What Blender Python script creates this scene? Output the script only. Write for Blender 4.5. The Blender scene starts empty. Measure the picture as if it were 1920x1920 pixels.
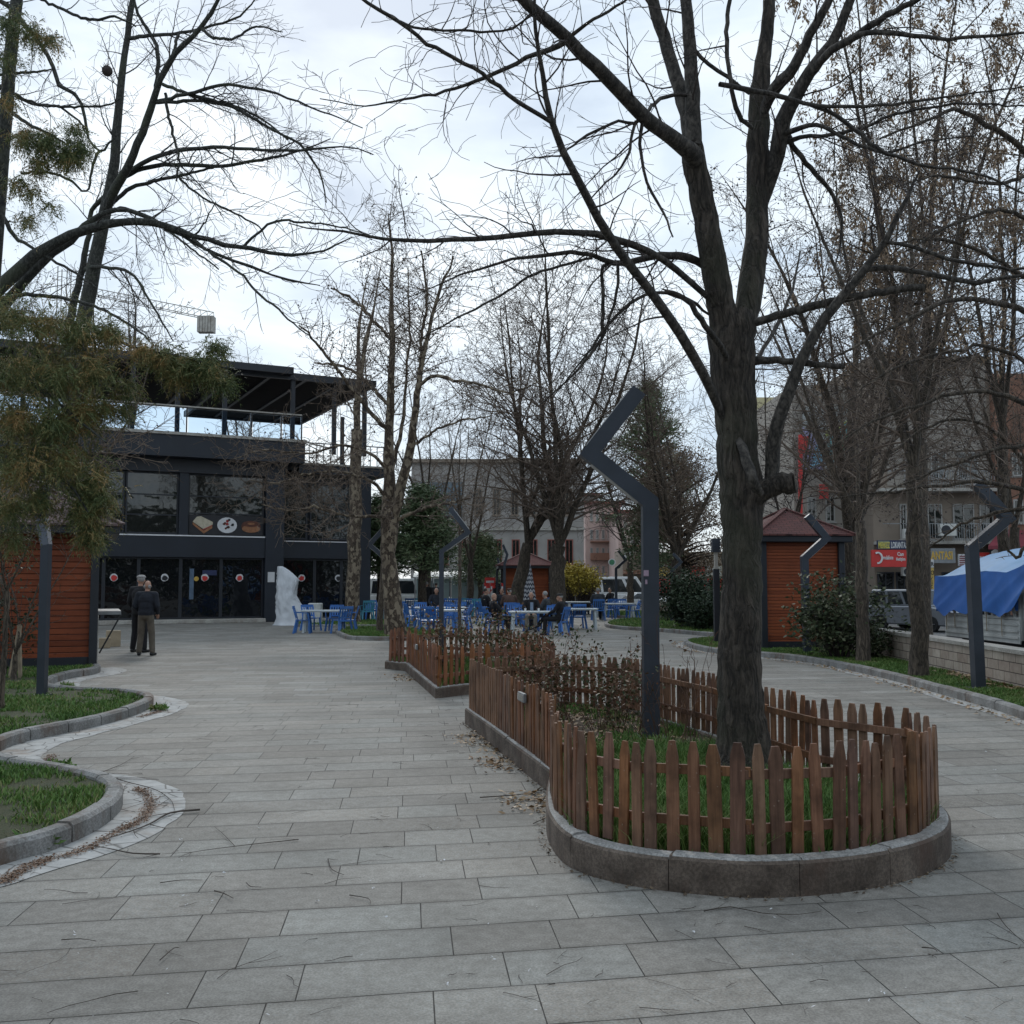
import bpy, bmesh, math, random
import numpy as np
from mathutils import Vector, Matrix

# ------------------------------------------------------------------ camera, world, sun, exposure
scene = bpy.context.scene
COL = scene.collection
R = math.radians
HORIZON, FPX, CAMH = 1095.0, 1920.0, 1.65
TH = math.atan((HORIZON - 960.0) / FPX)

cam_data = bpy.data.cameras.new("camera")
cam_data.lens = 36.0; cam_data.sensor_width = 36.0; cam_data.sensor_fit = 'HORIZONTAL'
cam_data.clip_start = 0.05; cam_data.clip_end = 2000.0
cam = bpy.data.objects.new("camera", cam_data)
cam.location = (0, 0, CAMH); cam.rotation_euler = (R(90) + TH, 0, 0)
COL.objects.link(cam); scene.camera = cam

SUN_EL, SUN_AZ = R(32), R(-10)      # behind thin cloud, ahead of the camera and a little left
w = bpy.data.worlds.new("World"); scene.world = w; w.use_nodes = True
wn = w.node_tree; wn.nodes.clear()
def wnode(t, **k):
    n = wn.nodes.new(t)
    for a, b in k.items(): setattr(n, a, b)
    return n
wo = wnode('ShaderNodeOutputWorld')
sky = wnode('ShaderNodeTexSky', sky_type='NISHITA', sun_disc=False, sun_elevation=SUN_EL, sun_rotation=SUN_AZ)
bg_sky = wnode('ShaderNodeBackground'); bg_sky.inputs[1].default_value = 0.10
wn.links.new(sky.outputs[0], bg_sky.inputs[0])
tc = wnode('ShaderNodeTexCoord')
mp = wnode('ShaderNodeMapping'); mp.inputs['Scale'].default_value = (1.0, 1.0, 2.6)
wn.links.new(tc.outputs['Generated'], mp.inputs[0])
nz = wnode('ShaderNodeTexNoise'); nz.inputs['Scale'].default_value = 2.6; nz.inputs['Detail'].default_value = 7; nz.inputs['Roughness'].default_value = 0.52
nz.inputs['Distortion'].default_value = 0.35
wn.links.new(mp.outputs[0], nz.inputs['Vector'])
cr = wnode('ShaderNodeValToRGB')
e = cr.color_ramp.elements
e[0].position = 0.36; e[0].color = (0.40, 0.505, 0.64, 1)
e[1].position = 0.58; e[1].color = (0.78, 0.865, 0.93, 1)
m_ = e.new(0.47); m_.color = (0.58, 0.69, 0.80, 1)
wn.links.new(nz.outputs['Fac'], cr.inputs[0])
bg_cl = wnode('ShaderNodeBackground'); bg_cl.inputs[1].default_value = 0.92
wn.links.new(cr.outputs[0], bg_cl.inputs[0])
mixw = wnode('ShaderNodeMixShader'); mixw.inputs[0].default_value = 0.88
wn.links.new(bg_sky.outputs[0], mixw.inputs[1]); wn.links.new(bg_cl.outputs[0], mixw.inputs[2])
wn.links.new(mixw.outputs[0], wo.inputs[0])

sl = bpy.data.lights.new("sun", 'SUN'); sl.energy = 0.9; sl.angle = R(14); sl.color = (1.0, 0.97, 0.92)
so = bpy.data.objects.new("sun", sl)
sv = Vector((math.sin(SUN_AZ) * math.cos(SUN_EL), math.cos(SUN_AZ) * math.cos(SUN_EL), math.sin(SUN_EL)))
so.rotation_euler = (-sv).to_track_quat('-Z', 'Y').to_euler(); so.location = sv * 60
COL.objects.link(so)
vs = scene.view_settings
vs.view_transform = 'Standard'; vs.look = 'None'; vs.exposure = 0.42; vs.gamma = 1.0; vs.use_curve_mapping = False
scene.cycles.max_bounces = 5; scene.cycles.diffuse_bounces = 2; scene.cycles.glossy_bounces = 3
scene.cycles.transparent_max_bounces = 6; scene.cycles.use_denoising = True

# ------------------------------------------------------------------ pixel helpers (photo pixels 1920 x 1920)
CT, ST = math.cos(TH), math.sin(TH)
def ray(px, py):
    u, v = (px - 960) / FPX, (960 - py) / FPX
    return Vector((u, CT - v * ST, ST + v * CT))
def P(px, py, d):                      # the point seen at a pixel, d metres ahead
    r = ray(px, py); return Vector((0, 0, CAMH)) + r * (d / r.y)
def G(px, py, z=0.0):                  # the ground point seen at a pixel
    r = ray(px, py); t = (z - CAMH) / r.z
    return Vector((r.x * t, r.y * t, z))
def GD(px, d, z=0.0):
    r = ray(px, HORIZON); return Vector((r.x / r.y * d, d, z))

# ------------------------------------------------------------------ object helpers
def tag(o, label=None, cat=None, group=None, kind=None):
    if label: o['label'] = label
    if cat: o['category'] = cat
    if group: o['group'] = group
    if kind: o['kind'] = kind
    return o
def thing(name, label, cat, loc=(0, 0, 0), rz=0.0, group=None):
    o = bpy.data.objects.new(name, None); COL.objects.link(o)
    o.location = loc; o.rotation_euler = (0, 0, rz); o.empty_display_size = 0.2
    return tag(o, label, cat, group)
def wloc(o):
    v = Vector((0, 0, 0))
    while o is not None: v += Vector(o.location); o = o.parent
    return v
def link(name, me, mats, parent=None, local=False):
    o = bpy.data.objects.new(name, me); COL.objects.link(o)
    if not isinstance(mats, (list, tuple)): mats = [mats]
    if not me.materials:
        for m in mats: me.materials.append(m)
    if parent is not None:
        if not local: me.transform(Matrix.Translation(-wloc(parent)))
        o.parent = parent
    return o
def copy_tree(o, parent=None):
    c = o.copy(); COL.objects.link(c)
    if parent is not None: c.parent = parent
    for ch in list(CH.get(o.name, [])) if False else [x for x in o.children]:
        copy_tree(ch, c)
    return c
CH = {}

class MB:
    def __init__(s): s.v = []; s.f = []; s.mi = []; s.M = None
    def add(s, vs_, fs, mi=0):
        n = len(s.v)
        if s.M is not None: vs_ = [s.M @ Vector(q) for q in vs_]
        s.v += [tuple(q) for q in vs_]; s.f += [tuple(n + i for i in f) for f in fs]; s.mi += [mi] * len(fs)
    def box(s, c, d, rot=None, mi=0):
        x, y, z = d[0] / 2, d[1] / 2, d[2] / 2
        q = [Vector(a) for a in ((-x, -y, -z), (x, -y, -z), (x, y, -z), (-x, y, -z), (-x, -y, z), (x, -y, z), (x, y, z), (-x, y, z))]
        if rot is not None: q = [rot @ a for a in q]
        c = Vector(c)
        s.add([c + a for a in q], [(0, 3, 2, 1), (4, 5, 6, 7), (0, 1, 5, 4), (1, 2, 6, 5), (2, 3, 7, 6), (3, 0, 4, 7)], mi)
    def box2(s, a, b, mi=0):
        s.box([(a[i] + b[i]) / 2 for i in range(3)], [abs(b[i] - a[i]) for i in range(3)], None, mi)
    def bar(s, p, q, w_, h_, up=(0, 0, 1), mi=0):      # square bar between two points
        p, q = Vector(p), Vector(q); d = (q - p); L = d.length
        if L < 1e-6: return
        y = d / L; x = y.cross(Vector(up))
        if x.length < 1e-4: x = y.cross(Vector((1, 0, 0)))
        x.normalize(); z = x.cross(y)
        s.box((p + q) / 2, (w_, L, h_), Matrix((x, y, z)).transposed(), mi)
    def prism(s, poly, z0, z1, mi=0):
        n = len(poly)
        s.add([(a[0], a[1], z0) for a in poly] + [(a[0], a[1], z1) for a in poly],
              [tuple(range(n - 1, -1, -1)), tuple(range(n, 2 * n))] + [(i, (i + 1) % n, n + (i + 1) % n, n + i) for i in range(n)], mi)
    def lathe(s, prof, c=(0, 0, 0), n=12, mi=0, sx=1, sy=1, axis='z'):
        c = Vector(c); vv = []; k = len(prof)
        for r, z in prof:
            for i in range(n):
                a = 2 * math.pi * i / n
                q = (r * math.cos(a) * sx, r * math.sin(a) * sy, z)
                if axis == 'x': q = (q[2], q[0], q[1])
                if axis == 'y': q = (q[0], q[2], q[1])
                vv.append(c + Vector(q))
        ff = [(j * n + i, j * n + (i + 1) % n, (j + 1) * n + (i + 1) % n, (j + 1) * n + i) for j in range(k - 1) for i in range(n)]
        ff += [tuple(range(n - 1, -1, -1)), tuple((k - 1) * n + i for i in range(n))]
        s.add(vv, ff, mi)
    def tube(s, pts, rad, n=6, mi=0):
        vs_, fs = tube_geo(np.array([[tuple(p) for p in pts]]), np.array([rad if hasattr(rad, '__len__') else [rad] * len(pts)]), n)
        fs = [tuple(int(i) for i in f) for f in fs]
        k = len(pts); fs.append(tuple((k - 1) * n + i for i in range(n))); fs.append(tuple(range(n - 1, -1, -1)))
        s.add([tuple(map(float, q)) for q in vs_], fs, mi)
    def mesh(s, name, smooth=False, bevel=0.0):
        me = bpy.data.meshes.new(name); me.from_pydata(s.v, [], s.f); me.update()
        if any(s.mi): me.polygons.foreach_set('material_index', s.mi)
        if bevel > 0:
            bm = bmesh.new(); bm.from_mesh(me)
            bmesh.ops.remove_doubles(bm, verts=bm.verts, dist=1e-5)
            ed = [e_ for e_ in bm.edges if len(e_.link_faces) == 2 and e_.calc_face_angle(0) > 0.5]
            bmesh.ops.bevel(bm, geom=ed, offset=bevel, segments=1, affect='EDGES', clamp_overlap=True)
            bm.to_mesh(me); bm.free()
        if smooth: me.polygons.foreach_set('use_smooth', [True] * len(me.polygons))
        return me
    def build(s, name, mats, parent=None, local=False, smooth=False, bevel=0.0):
        return link(name, s.mesh(name, smooth, bevel), mats, parent, local)

def tube_geo(Pt, Rd, n):
    """Pt (m,k,3), Rd (m,k) -> verts, quads"""
    Pt = np.asarray(Pt, float); Rd = np.asarray(Rd, float)
    m, k, _ = Pt.shape
    T = np.empty_like(Pt); T[:, 1:-1] = Pt[:, 2:] - Pt[:, :-2]; T[:, 0] = Pt[:, 1] - Pt[:, 0]; T[:, -1] = Pt[:, -1] - Pt[:, -2]
    T /= np.linalg.norm(T, axis=2, keepdims=True) + 1e-12
    av = Pt[:, -1] - Pt[:, 0]
    ax = np.argmin(np.abs(av), axis=1); ref = np.eye(3)[ax][:, None, :]
    A = np.cross(T, np.broadcast_to(ref, T.shape)); A /= np.linalg.norm(A, axis=2, keepdims=True) + 1e-12
    B = np.cross(T, A)
    an = np.arange(n) * 2 * np.pi / n
    V = Pt[:, :, None, :] + Rd[:, :, None, None] * (np.cos(an)[None, None, :, None] * A[:, :, None, :] + np.sin(an)[None, None, :, None] * B[:, :, None, :])
    V = V.reshape(-1, 3)
    i = np.arange(n); j = np.arange(k - 1); b = np.arange(m)
    base = (b[:, None, None] * k * n + j[None, :, None] * n)
    a0 = base + i; a1 = base + (i + 1) % n
    F = np.stack([a0, a0 + n, a1 + n, a1], axis=-1).reshape(-1, 4)
    return V, F
class Tubes:
    def __init__(s): s.g = {}; s.caps = []
    def add(s, pts, rad, n=None):
        if n is None: n = 10 if rad[0] > .06 else 7 if rad[0] > .03 else 5 if rad[0] > .012 else 3
        s.g.setdefault((len(pts), n), []).append(([tuple(p) for p in pts], rad))
    def mesh(s, name, smooth=True):
        VV, FF, off = [], [], 0
        for (k, n), L in s.g.items():
            V, F = tube_geo(np.array([a[0] for a in L]), np.array([a[1] for a in L]), n)
            VV.append(V); FF.append(F + off); off += len(V)
        return fast_mesh(name, np.concatenate(VV), np.concatenate(FF), smooth)
def fast_mesh(name, V, F, smooth=False):
    me = bpy.data.meshes.new(name); V = np.asarray(V, np.float32); F = np.asarray(F, np.int32); q = F.shape[1]
    me.vertices.add(len(V)); me.vertices.foreach_set('co', V.ravel())
    me.loops.add(F.size); me.loops.foreach_set('vertex_index', F.ravel())
    me.polygons.add(len(F)); me.polygons.foreach_set('loop_start', np.arange(0, F.size, q, dtype=np.int32))
    me.polygons.foreach_set('loop_total', np.full(len(F), q, np.int32))
    if smooth: me.polygons.foreach_set('use_smooth', np.ones(len(F), bool))
    me.update(calc_edges=True); return me

# ------------------------------------------------------------------ materials
class NT:
    def __init__(s, name):
        s.m = bpy.data.materials.new(name); s.m.use_nodes = True; s.t = s.m.node_tree
        s.b = s.t.nodes['Principled BSDF']; s.out = s.t.nodes['Material Output']
    def n(s, typ, ins=None, **k):
        x = s.t.nodes.new(typ)
        for a, b in k.items(): setattr(x, a, b)
        for a, b in (ins or {}).items():
            if isinstance(b, bpy.types.NodeSocket): s.t.links.new(b, x.inputs[a])
            else: x.inputs[a].default_value = b
        return x
    def math(s, op, a, b=None, c=None):
        d = {0: a}
        if b is not None: d[1] = b
        if c is not None: d[2] = c
        return s.n('ShaderNodeMath', d, operation=op).outputs[0]
    def mix(s, f, a, b, mode='MIX'):
        x = s.n('ShaderNodeMix', data_type='RGBA', blend_type=mode)
        for i, v in ((0, f), (6, a), (7, b)):
            if isinstance(v, bpy.types.NodeSocket): s.t.links.new(v, x.inputs[i])
            else: x.inputs[i].default_value = v if i == 0 else (*v[:3], 1)
        return x.outputs[2]
    def ramp(s, f, st):
        x = s.n('ShaderNodeValToRGB', {0: f}); r = x.color_ramp
        r.elements[0].position, r.elements[0].color = st[0][0], (*st[0][1], 1)
        r.elements[1].position, r.elements[1].color = st[-1][0], (*st[-1][1], 1)
        for p_, c_ in st[1:-1]:
            q = r.elements.new(p_); q.color = (*c_, 1)
        return x.outputs[0]
    def fac(s, f, a, b):
        return s.n('ShaderNodeMapRange', {0: f, 1: a, 2: b}, clamp=True).outputs[0]
    def obj(s): return s.n('ShaderNodeTexCoord').outputs['Object']
    def pos(s): return s.n('ShaderNodeNewGeometry').outputs['Position']
    def island(s): return s.n('ShaderNodeNewGeometry').outputs['Random Per Island']
    def orand(s): return s.n('ShaderNodeObjectInfo').outputs['Random']
    def noise(s, sc, vec=None, det=4, rough=.55, dim='3D'):
        d = {'Scale': sc, 'Detail': det, 'Roughness': rough}
        if vec is not None: d['Vector'] = vec
        return s.n('ShaderNodeTexNoise', d).outputs[0]
    def mapv(s, vec, scale=(1, 1, 1), rot=(0, 0, 0)):
        return s.n('ShaderNodeMapping', {'Vector': vec, 'Scale': scale, 'Rotation': rot}).outputs[0]
    def fin(s, col=None, rough=.7, bump=None, bs=.3, bd=.01, metal=0, spec=None):
        if col is not None:
            if isinstance(col, bpy.types.NodeSocket): s.t.links.new(col, s.b.inputs['Base Color'])
            else: s.b.inputs['Base Color'].default_value = (*col[:3], 1)
        if isinstance(rough, bpy.types.NodeSocket): s.t.links.new(rough, s.b.inputs['Roughness'])
        else: s.b.inputs['Roughness'].default_value = rough
        s.b.inputs['Metallic'].default_value = metal
        if spec is not None: s.b.inputs['Specular IOR Level'].default_value = spec
        if bump is not None:
            bb = s.n('ShaderNodeBump', {'Height': bump, 'Strength': bs, 'Distance': bd})
            s.t.links.new(bb.outputs[0], s.b.inputs['Normal'])
        return s.m
def simple(name, c, rough=.6, var=.25, sc=6, metal=0, bump=0.15, spec=None, vary=0.0):
    t = NT(name); v = t.pos() if False else t.obj(); nn = t.noise(sc, v, 5)
    c2 = tuple(x * (1 - var) for x in c); c1 = tuple(min(1, x * (1 + var * .6)) for x in c)
    col = t.ramp(nn, [(.3, c2), (.7, c1)])
    if vary > 0:
        hs = t.n('ShaderNodeHueSaturation', {'Color': col, 'Value': t.math('MULTIPLY_ADD', t.orand(), vary, 1 - vary / 2)})
        col = hs.outputs[0]
    return t.fin(col, rough, t.noise(sc * 6, v, 4) if bump else None, bump or 0, .01, metal, spec)

M = {}
# paving: staggered stone slabs of uneven length, rows and joints slightly out of square as laid
def mat_paving():
    t = NT('stone_paving'); sp = t.n('ShaderNodeSeparateXYZ', {0: t.pos()}); x, y = sp.outputs[0], sp.outputs[1]
    RW, LN = .395, .64
    v = t.math('DIVIDE', t.math('SUBTRACT', y, t.math('MULTIPLY', x, .185)), RW)
    wob = t.math('MULTIPLY', t.math('SUBTRACT', t.noise(.35, t.pos(), 2), .5), .22)
    v = t.math('ADD', v, wob)
    row = t.math('FLOOR', v); fv = t.math('FRACT', v)
    rr = t.n('ShaderNodeTexWhiteNoise', {'W': row}, noise_dimensions='1D').outputs[0]
    u = t.math('DIVIDE', t.math('ADD', x, t.math('MULTIPLY', y, .10)), LN)
    u = t.math('ADD', u, t.math('MULTIPLY', rr, 17.3))
    ph = t.math('ADD', t.math('MULTIPLY', u, 2.3), t.math('MULTIPLY', rr, 50)); der = t.math('MULTIPLY_ADD', t.math('COSINE', ph), .598, 1.0)
    u = t.math('ADD', u, t.math('MULTIPLY', t.math('SINE', ph), .26))
    cl = t.math('FLOOR', u); fu = t.math('FRACT', u)
    du = t.math('DIVIDE', t.math('MULTIPLY', t.math('MINIMUM', fu, t.math('SUBTRACT', 1.0, fu)), LN), der)
    dv = t.math('MULTIPLY', t.math('MINIMUM', fv, t.math('SUBTRACT', 1.0, fv)), RW)
    jn = t.noise(7, t.pos(), 3)
    wdt = t.math('MULTIPLY_ADD', jn, .0042, .0002)
    dd = t.math('MINIMUM', du, t.math('MULTIPLY', dv, .72))
    joint = t.math('SUBTRACT', 1.0, t.n('ShaderNodeMapRange', {0: dd, 1: t.math('MULTIPLY', wdt, .55), 2: t.math('MULTIPLY', wdt, 1.5)}, clamp=True).outputs[0])
    tile = t.n('ShaderNodeTexWhiteNoise', {'Vector': t.n('ShaderNodeCombineXYZ', {0: cl, 1: row}).outputs[0]}, noise_dimensions='2D')
    tv = tile.outputs[0]
    base = t.ramp(tv, [(0, (.222, .210, .192)), (.35, (.252, .242, .224)), (.6, (.258, .256, .240)), (.8, (.260, .242, .218)), (1, (.286, .280, .262))])
    edge = t.math('MULTIPLY', t.math('SUBTRACT', 1.0, t.fac(dv, .004, .045)), t.math('MULTIPLY_ADD', jn, .5, .12))
    base = t.mix(edge, base, (.12, .115, .105))
    rv = t.math('MULTIPLY_ADD', rr, .22, .89); base = t.mix(1.0, base, t.n('ShaderNodeCombineColor', {0: rv, 1: rv, 2: rv}).outputs[0], 'MULTIPLY')
    n1 = t.noise(1.1, t.pos(), 6, .6); n2 = t.noise(14, t.pos(), 6, .65); n3 = t.noise(90, t.pos(), 3, .7)
    base = t.mix(1.0, base, t.ramp(n1, [(.32, (.76, .75, .73)), (.68, (1.18, 1.17, 1.15))]), 'MULTIPLY')
    base = t.mix(.95, base, t.ramp(n2, [(.36, (.82, .81, .80)), (.64, (1.18, 1.18, 1.18))]), 'MULTIPLY')
    base = t.mix(.55, base, t.ramp(n3, [(.42, (.62, .62, .62)), (.58, (1.22, 1.22, 1.22))]), 'MULTIPLY')
    # lichen-like pale flecks on some slabs
    vo = t.n('ShaderNodeTexVoronoi', {'Vector': t.pos(), 'Scale': 42.0, 'Randomness': 1.0})
    fl = t.math('LESS_THAN', vo.outputs[0], t.math('MULTIPLY', t.fac(t.math('ADD', tv, t.math('MULTIPLY', n1, .5)), .55, 1.25), .5))
    base = t.mix(t.math('MULTIPLY', fl, .30), base, (.30, .31, .30))
    dirt = t.fac(t.noise(.55, t.pos(), 5, .6), .52, .75)
    base = t.mix(t.math('MULTIPLY', dirt, .4), base, (.11, .095, .08))
    col = t.mix(t.math('MULTIPLY', joint, .96), base, (.018, .015, .013))
    h = t.math('ADD', t.math('MULTIPLY', joint, -1.0), t.math('ADD', t.math('MULTIPLY', n2, .25), t.math('MULTIPLY', tv, .35)))
    return t.fin(col, t.math('MULTIPLY_ADD', n2, .3, .60), h, .55, .006, 0, .18)
M['paving'] = mat_paving()
def mat_asphalt():
    t = NT('asphalt'); n = t.noise(.6, t.pos(), 6); g = t.noise(120, t.pos(), 2)
    c = t.ramp(n, [(.3, (.075, .075, .078)), (.7, (.13, .13, .13))])
    return t.fin(t.mix(.5, c, t.ramp(g, [(.4, (.6, .6, .6)), (.6, (1.2, 1.2, 1.2))]), 'MULTIPLY'), .9, g, .3)
M['asphalt'] = mat_asphalt()
def mat_concrete(name, a, b, sc=3, stain=(.13, .09, .065), st=.4):
    t = NT(name); n = t.noise(sc, t.pos(), 7, .6); g = t.noise(60, t.pos(), 4, .7)
    c = t.ramp(n, [(.38, a), (.62, b)]); c = t.mix(.8, c, t.ramp(g, [(.4, (.6, .6, .6)), (.6, (1.25, 1.25, 1.25))]), 'MULTIPLY')
    s_ = t.fac(t.noise(1.7, t.mapv(t.pos(), (1, 1, .5)), 6, .7), .5, .62)
    return t.fin(t.mix(t.math('MULTIPLY', s_, st), c, stain), .88, g, .5, .006)
M['kerb'] = mat_concrete('kerb_concrete', (.20, .20, .195), (.32, .32, .31))
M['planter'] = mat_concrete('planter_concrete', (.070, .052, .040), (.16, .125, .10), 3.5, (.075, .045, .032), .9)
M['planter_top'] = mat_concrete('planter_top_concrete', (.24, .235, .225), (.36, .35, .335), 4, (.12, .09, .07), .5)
M['conc_light'] = mat_concrete('light_concrete', (.33, .31, .28), (.46, .44, .40), 3, (.2, .16, .12), .35)
def mat_crazy():
    t = NT('cracked_mortar'); p = t.pos()
    wv = t.n('ShaderNodeVectorMath', {0: p, 1: t.n('ShaderNodeTexNoise', {'Scale': 2.5}).outputs[1]}, operation='ADD').outputs[0]
    vo = t.n('ShaderNodeTexVoronoi', {'Vector': wv, 'Scale': 4.2}, feature='DISTANCE_TO_EDGE')
    cr_ = t.math('SUBTRACT', 1.0, t.fac(vo.outputs[0], .0, .035))
    n = t.noise(5, p, 6, .65)
    c = t.ramp(n, [(.3, (.30, .30, .29)), (.7, (.50, .49, .47))])
    lit = t.fac(t.noise(1.6, p, 5, .7), .52, .66)
    c = t.mix(t.math('MULTIPLY', lit, .6), c, (.20, .125, .075))
    return t.fin(t.mix(t.math('MULTIPLY', cr_, .8), c, (.07, .06, .05)), .9, t.math('SUBTRACT', n, cr_), .6, .01)
M['mortar'] = mat_crazy()
def mat_soil(name, a, b):
    t = NT(name); n = t.noise(9, t.pos(), 7, .7); g = t.noise(70, t.pos(), 4, .7)
    c = t.ramp(n, [(.3, a), (.7, b)]); return t.fin(t.mix(.7, c, t.ramp(g, [(.35, (.5, .5, .5)), (.65, (1.4, 1.3, 1.2))]), 'MULTIPLY'), .95, g, .8, .02)
M['soil'] = mat_soil('soil', (.055, .04, .028), (.13, .095, .065))
M['lawn_soil'] = mat_soil('lawn_soil', (.03, .045, .016), (.075, .075, .035))
def mat_grass(name, st, ns=.9, k=.55):
    t = NT(name); r = t.island(); p = t.noise(ns, t.pos(), 4, .6)
    f = t.math('ADD', t.math('MULTIPLY', r, 1.1 - k), t.math('MULTIPLY', t.fac(p, .25, .75), k))
    c = t.ramp(f, st); t.b.inputs['Transmission Weight'].default_value = 0
    return t.fin(c, .55, spec=.25)
M['grass'] = mat_grass('grass_blades', [(.15, (.045, .095, .022)), (.45, (.085, .17, .036)), (.7, (.14, .22, .055)), (.92, (.26, .24, .11))])
M['dry_leaf'] = mat_grass('dry_leaves', [(.1, (.16, .085, .04)), (.5, (.30, .19, .10)), (.9, (.42, .33, .22))])
M['rose_leaf'] = mat_grass('rose_leaves', [(.1, (.022, .035, .016)), (.45, (.06, .075, .03)), (.65, (.14, .06, .03)), (.9, (.20, .14, .09))])
M['bush_leaf'] = mat_grass('bush_leaves', [(.1, (.018, .03, .015)), (.5, (.05, .07, .032)), (.9, (.13, .13, .075))])
M['twig_brown'] = simple('brown_twig_bark', (.13, .095, .072), .85, .35, 5)
M['bush_dark'] = mat_grass('dark_bush_leaves', [(.1, (.010, .02, .012)), (.6, (.025, .042, .02)), (.9, (.06, .08, .045))])
M['thuja'] = mat_grass('conifer_sprays', [(.12, (.035, .058, .024)), (.42, (.10, .13, .048)), (.62, (.175, .165, .062)), (.82, (.31, .20, .08)), (.97, (.42, .26, .105))], 3.2, .75)
M['pine'] = mat_grass('pine_needles', [(.1, (.05, .075, .04)), (.6, (.11, .155, .075)), (.95, (.20, .22, .12))])
M['ash_seed'] = mat_grass('dried_seed_bunches', [(.1, (.14, .095, .06)), (.5, (.26, .18, .115)), (.9, (.36, .26, .17))])
M['brown_leaf'] = mat_grass('brown_winter_leaves', [(.1, (.09, .06, .04)), (.5, (.16, .11, .07)), (.9, (.24, .17, .11))])
M['forsythia'] = mat_grass('yellow_blossom', [(.1, (.22, .16, .03)), (.5, (.42, .32, .05)), (.9, (.55, .45, .10))])
def mat_bark(name, a, b, sc=1.0, moss=None, patches=None, zs=.16, bs=.9, bd=.02):
    t = NT(name); p = t.pos(); q = t.mapv(p, (1, 1, zs)); n0 = t.noise(5 * sc, q, 5, .7)
    wob = t.n('ShaderNodeVectorMath', {0: t.n('ShaderNodeTexNoise', {'Vector': p, 'Scale': 3.5, 'Detail': 2.0}).outputs[1], 1: (.10, .10, .0)}, operation='MULTIPLY').outputs[0]
    wv = t.n('ShaderNodeVectorMath', {0: q, 1: wob}, operation='ADD').outputs[0]
    r1 = t.math('MULTIPLY', t.math('ABSOLUTE', t.math('SUBTRACT', t.noise(17 * sc, wv, 3, .55), .5)), 6.0)
    r2 = t.math('MULTIPLY', t.math('ABSOLUTE', t.math('SUBTRACT', t.noise(38 * sc, wv, 2, .5), .5)), 5.0)
    cr_ = t.math('MINIMUM', 1.0, t.math('MULTIPLY_ADD', r2, .45, t.math('MULTIPLY', r1, .75)))
    fine = t.noise(60 * sc, t.mapv(p, (1, 1, .35)), 5, .7)
    c = t.ramp(t.math('MULTIPLY_ADD', fine, .5, t.math('MULTIPLY', n0, .5)), [(.3, a), (.7, b)])
    c = t.mix(t.math('MULTIPLY', t.math('SUBTRACT', 1.0, cr_), .95), c, tuple(x * .16 for x in a))
    if moss: c = t.mix(t.math('MULTIPLY', t.fac(t.noise(1.3, p, 5, .6), .5, .62), .6), c, moss)
    if patches:
        pv = t.n('ShaderNodeTexVoronoi', {'Vector': t.mapv(t.n('ShaderNodeVectorMath', {0: p, 1: t.n('ShaderNodeVectorMath', {0: t.n('ShaderNodeTexNoise', {'Scale': 6.0, 'Detail': 3.0}).outputs[1], 1: (.25, .25, .25)}, operation='MULTIPLY').outputs[0]}, operation='ADD').outputs[0], (1, 1, .7)), 'Scale': 11.0}).outputs[1]
        sp = t.n('ShaderNodeSeparateColor', {0: pv}).outputs[0]
        c = t.mix(t.math('MULTIPLY', t.fac(sp, .5, .75), .75), c, patches)
    return t.fin(c, .92, t.math('ADD', cr_, fine), bs, bd)
M['bark_main'] = mat_bark('furrowed_bark', (.055, .044, .035), (.165, .134, .108), .85, moss=(.055, .055, .035), zs=.13, bd=.035)
M['bark_up'] = mat_bark('smoother_grey_bark', (.060, .052, .046), (.135, .118, .10), .9, zs=.5, bs=.5, bd=.01)
M['bark_twig'] = simple('twig_bark', (.055, .042, .038), .85, .4, 5)
M['bark_green'] = mat_bark('mossy_green_bark', (.046, .048, .042), (.105, .106, .092), 1.0, moss=(.062, .07, .042), zs=.5, bs=.5, bd=.01)
M['bark_twig_g'] = simple('grey_twig_bark', (.065, .058, .055), .85, .4, 5)
M['bark_plane'] = mat_bark('plane_tree_bark', (.085, .06, .042), (.17, .125, .09), 1.0, patches=(.30, .245, .175), zs=.6, bs=.5)
M['bark_plane_twig'] = simple('plane_twig_bark', (.155, .115, .085), .85, .35, 5)
M['bark_brown'] = mat_bark('rough_brown_bark', (.075, .058, .042), (.17, .135, .10), 1.0)
M['bark_tan'] = mat_bark('tan_bark', (.12, .092, .068), (.23, .18, .135), 1.2)
M['bark_pale'] = simple('pale_twig_bark', (.22, .19, .17), .85, .3, 5)
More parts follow.
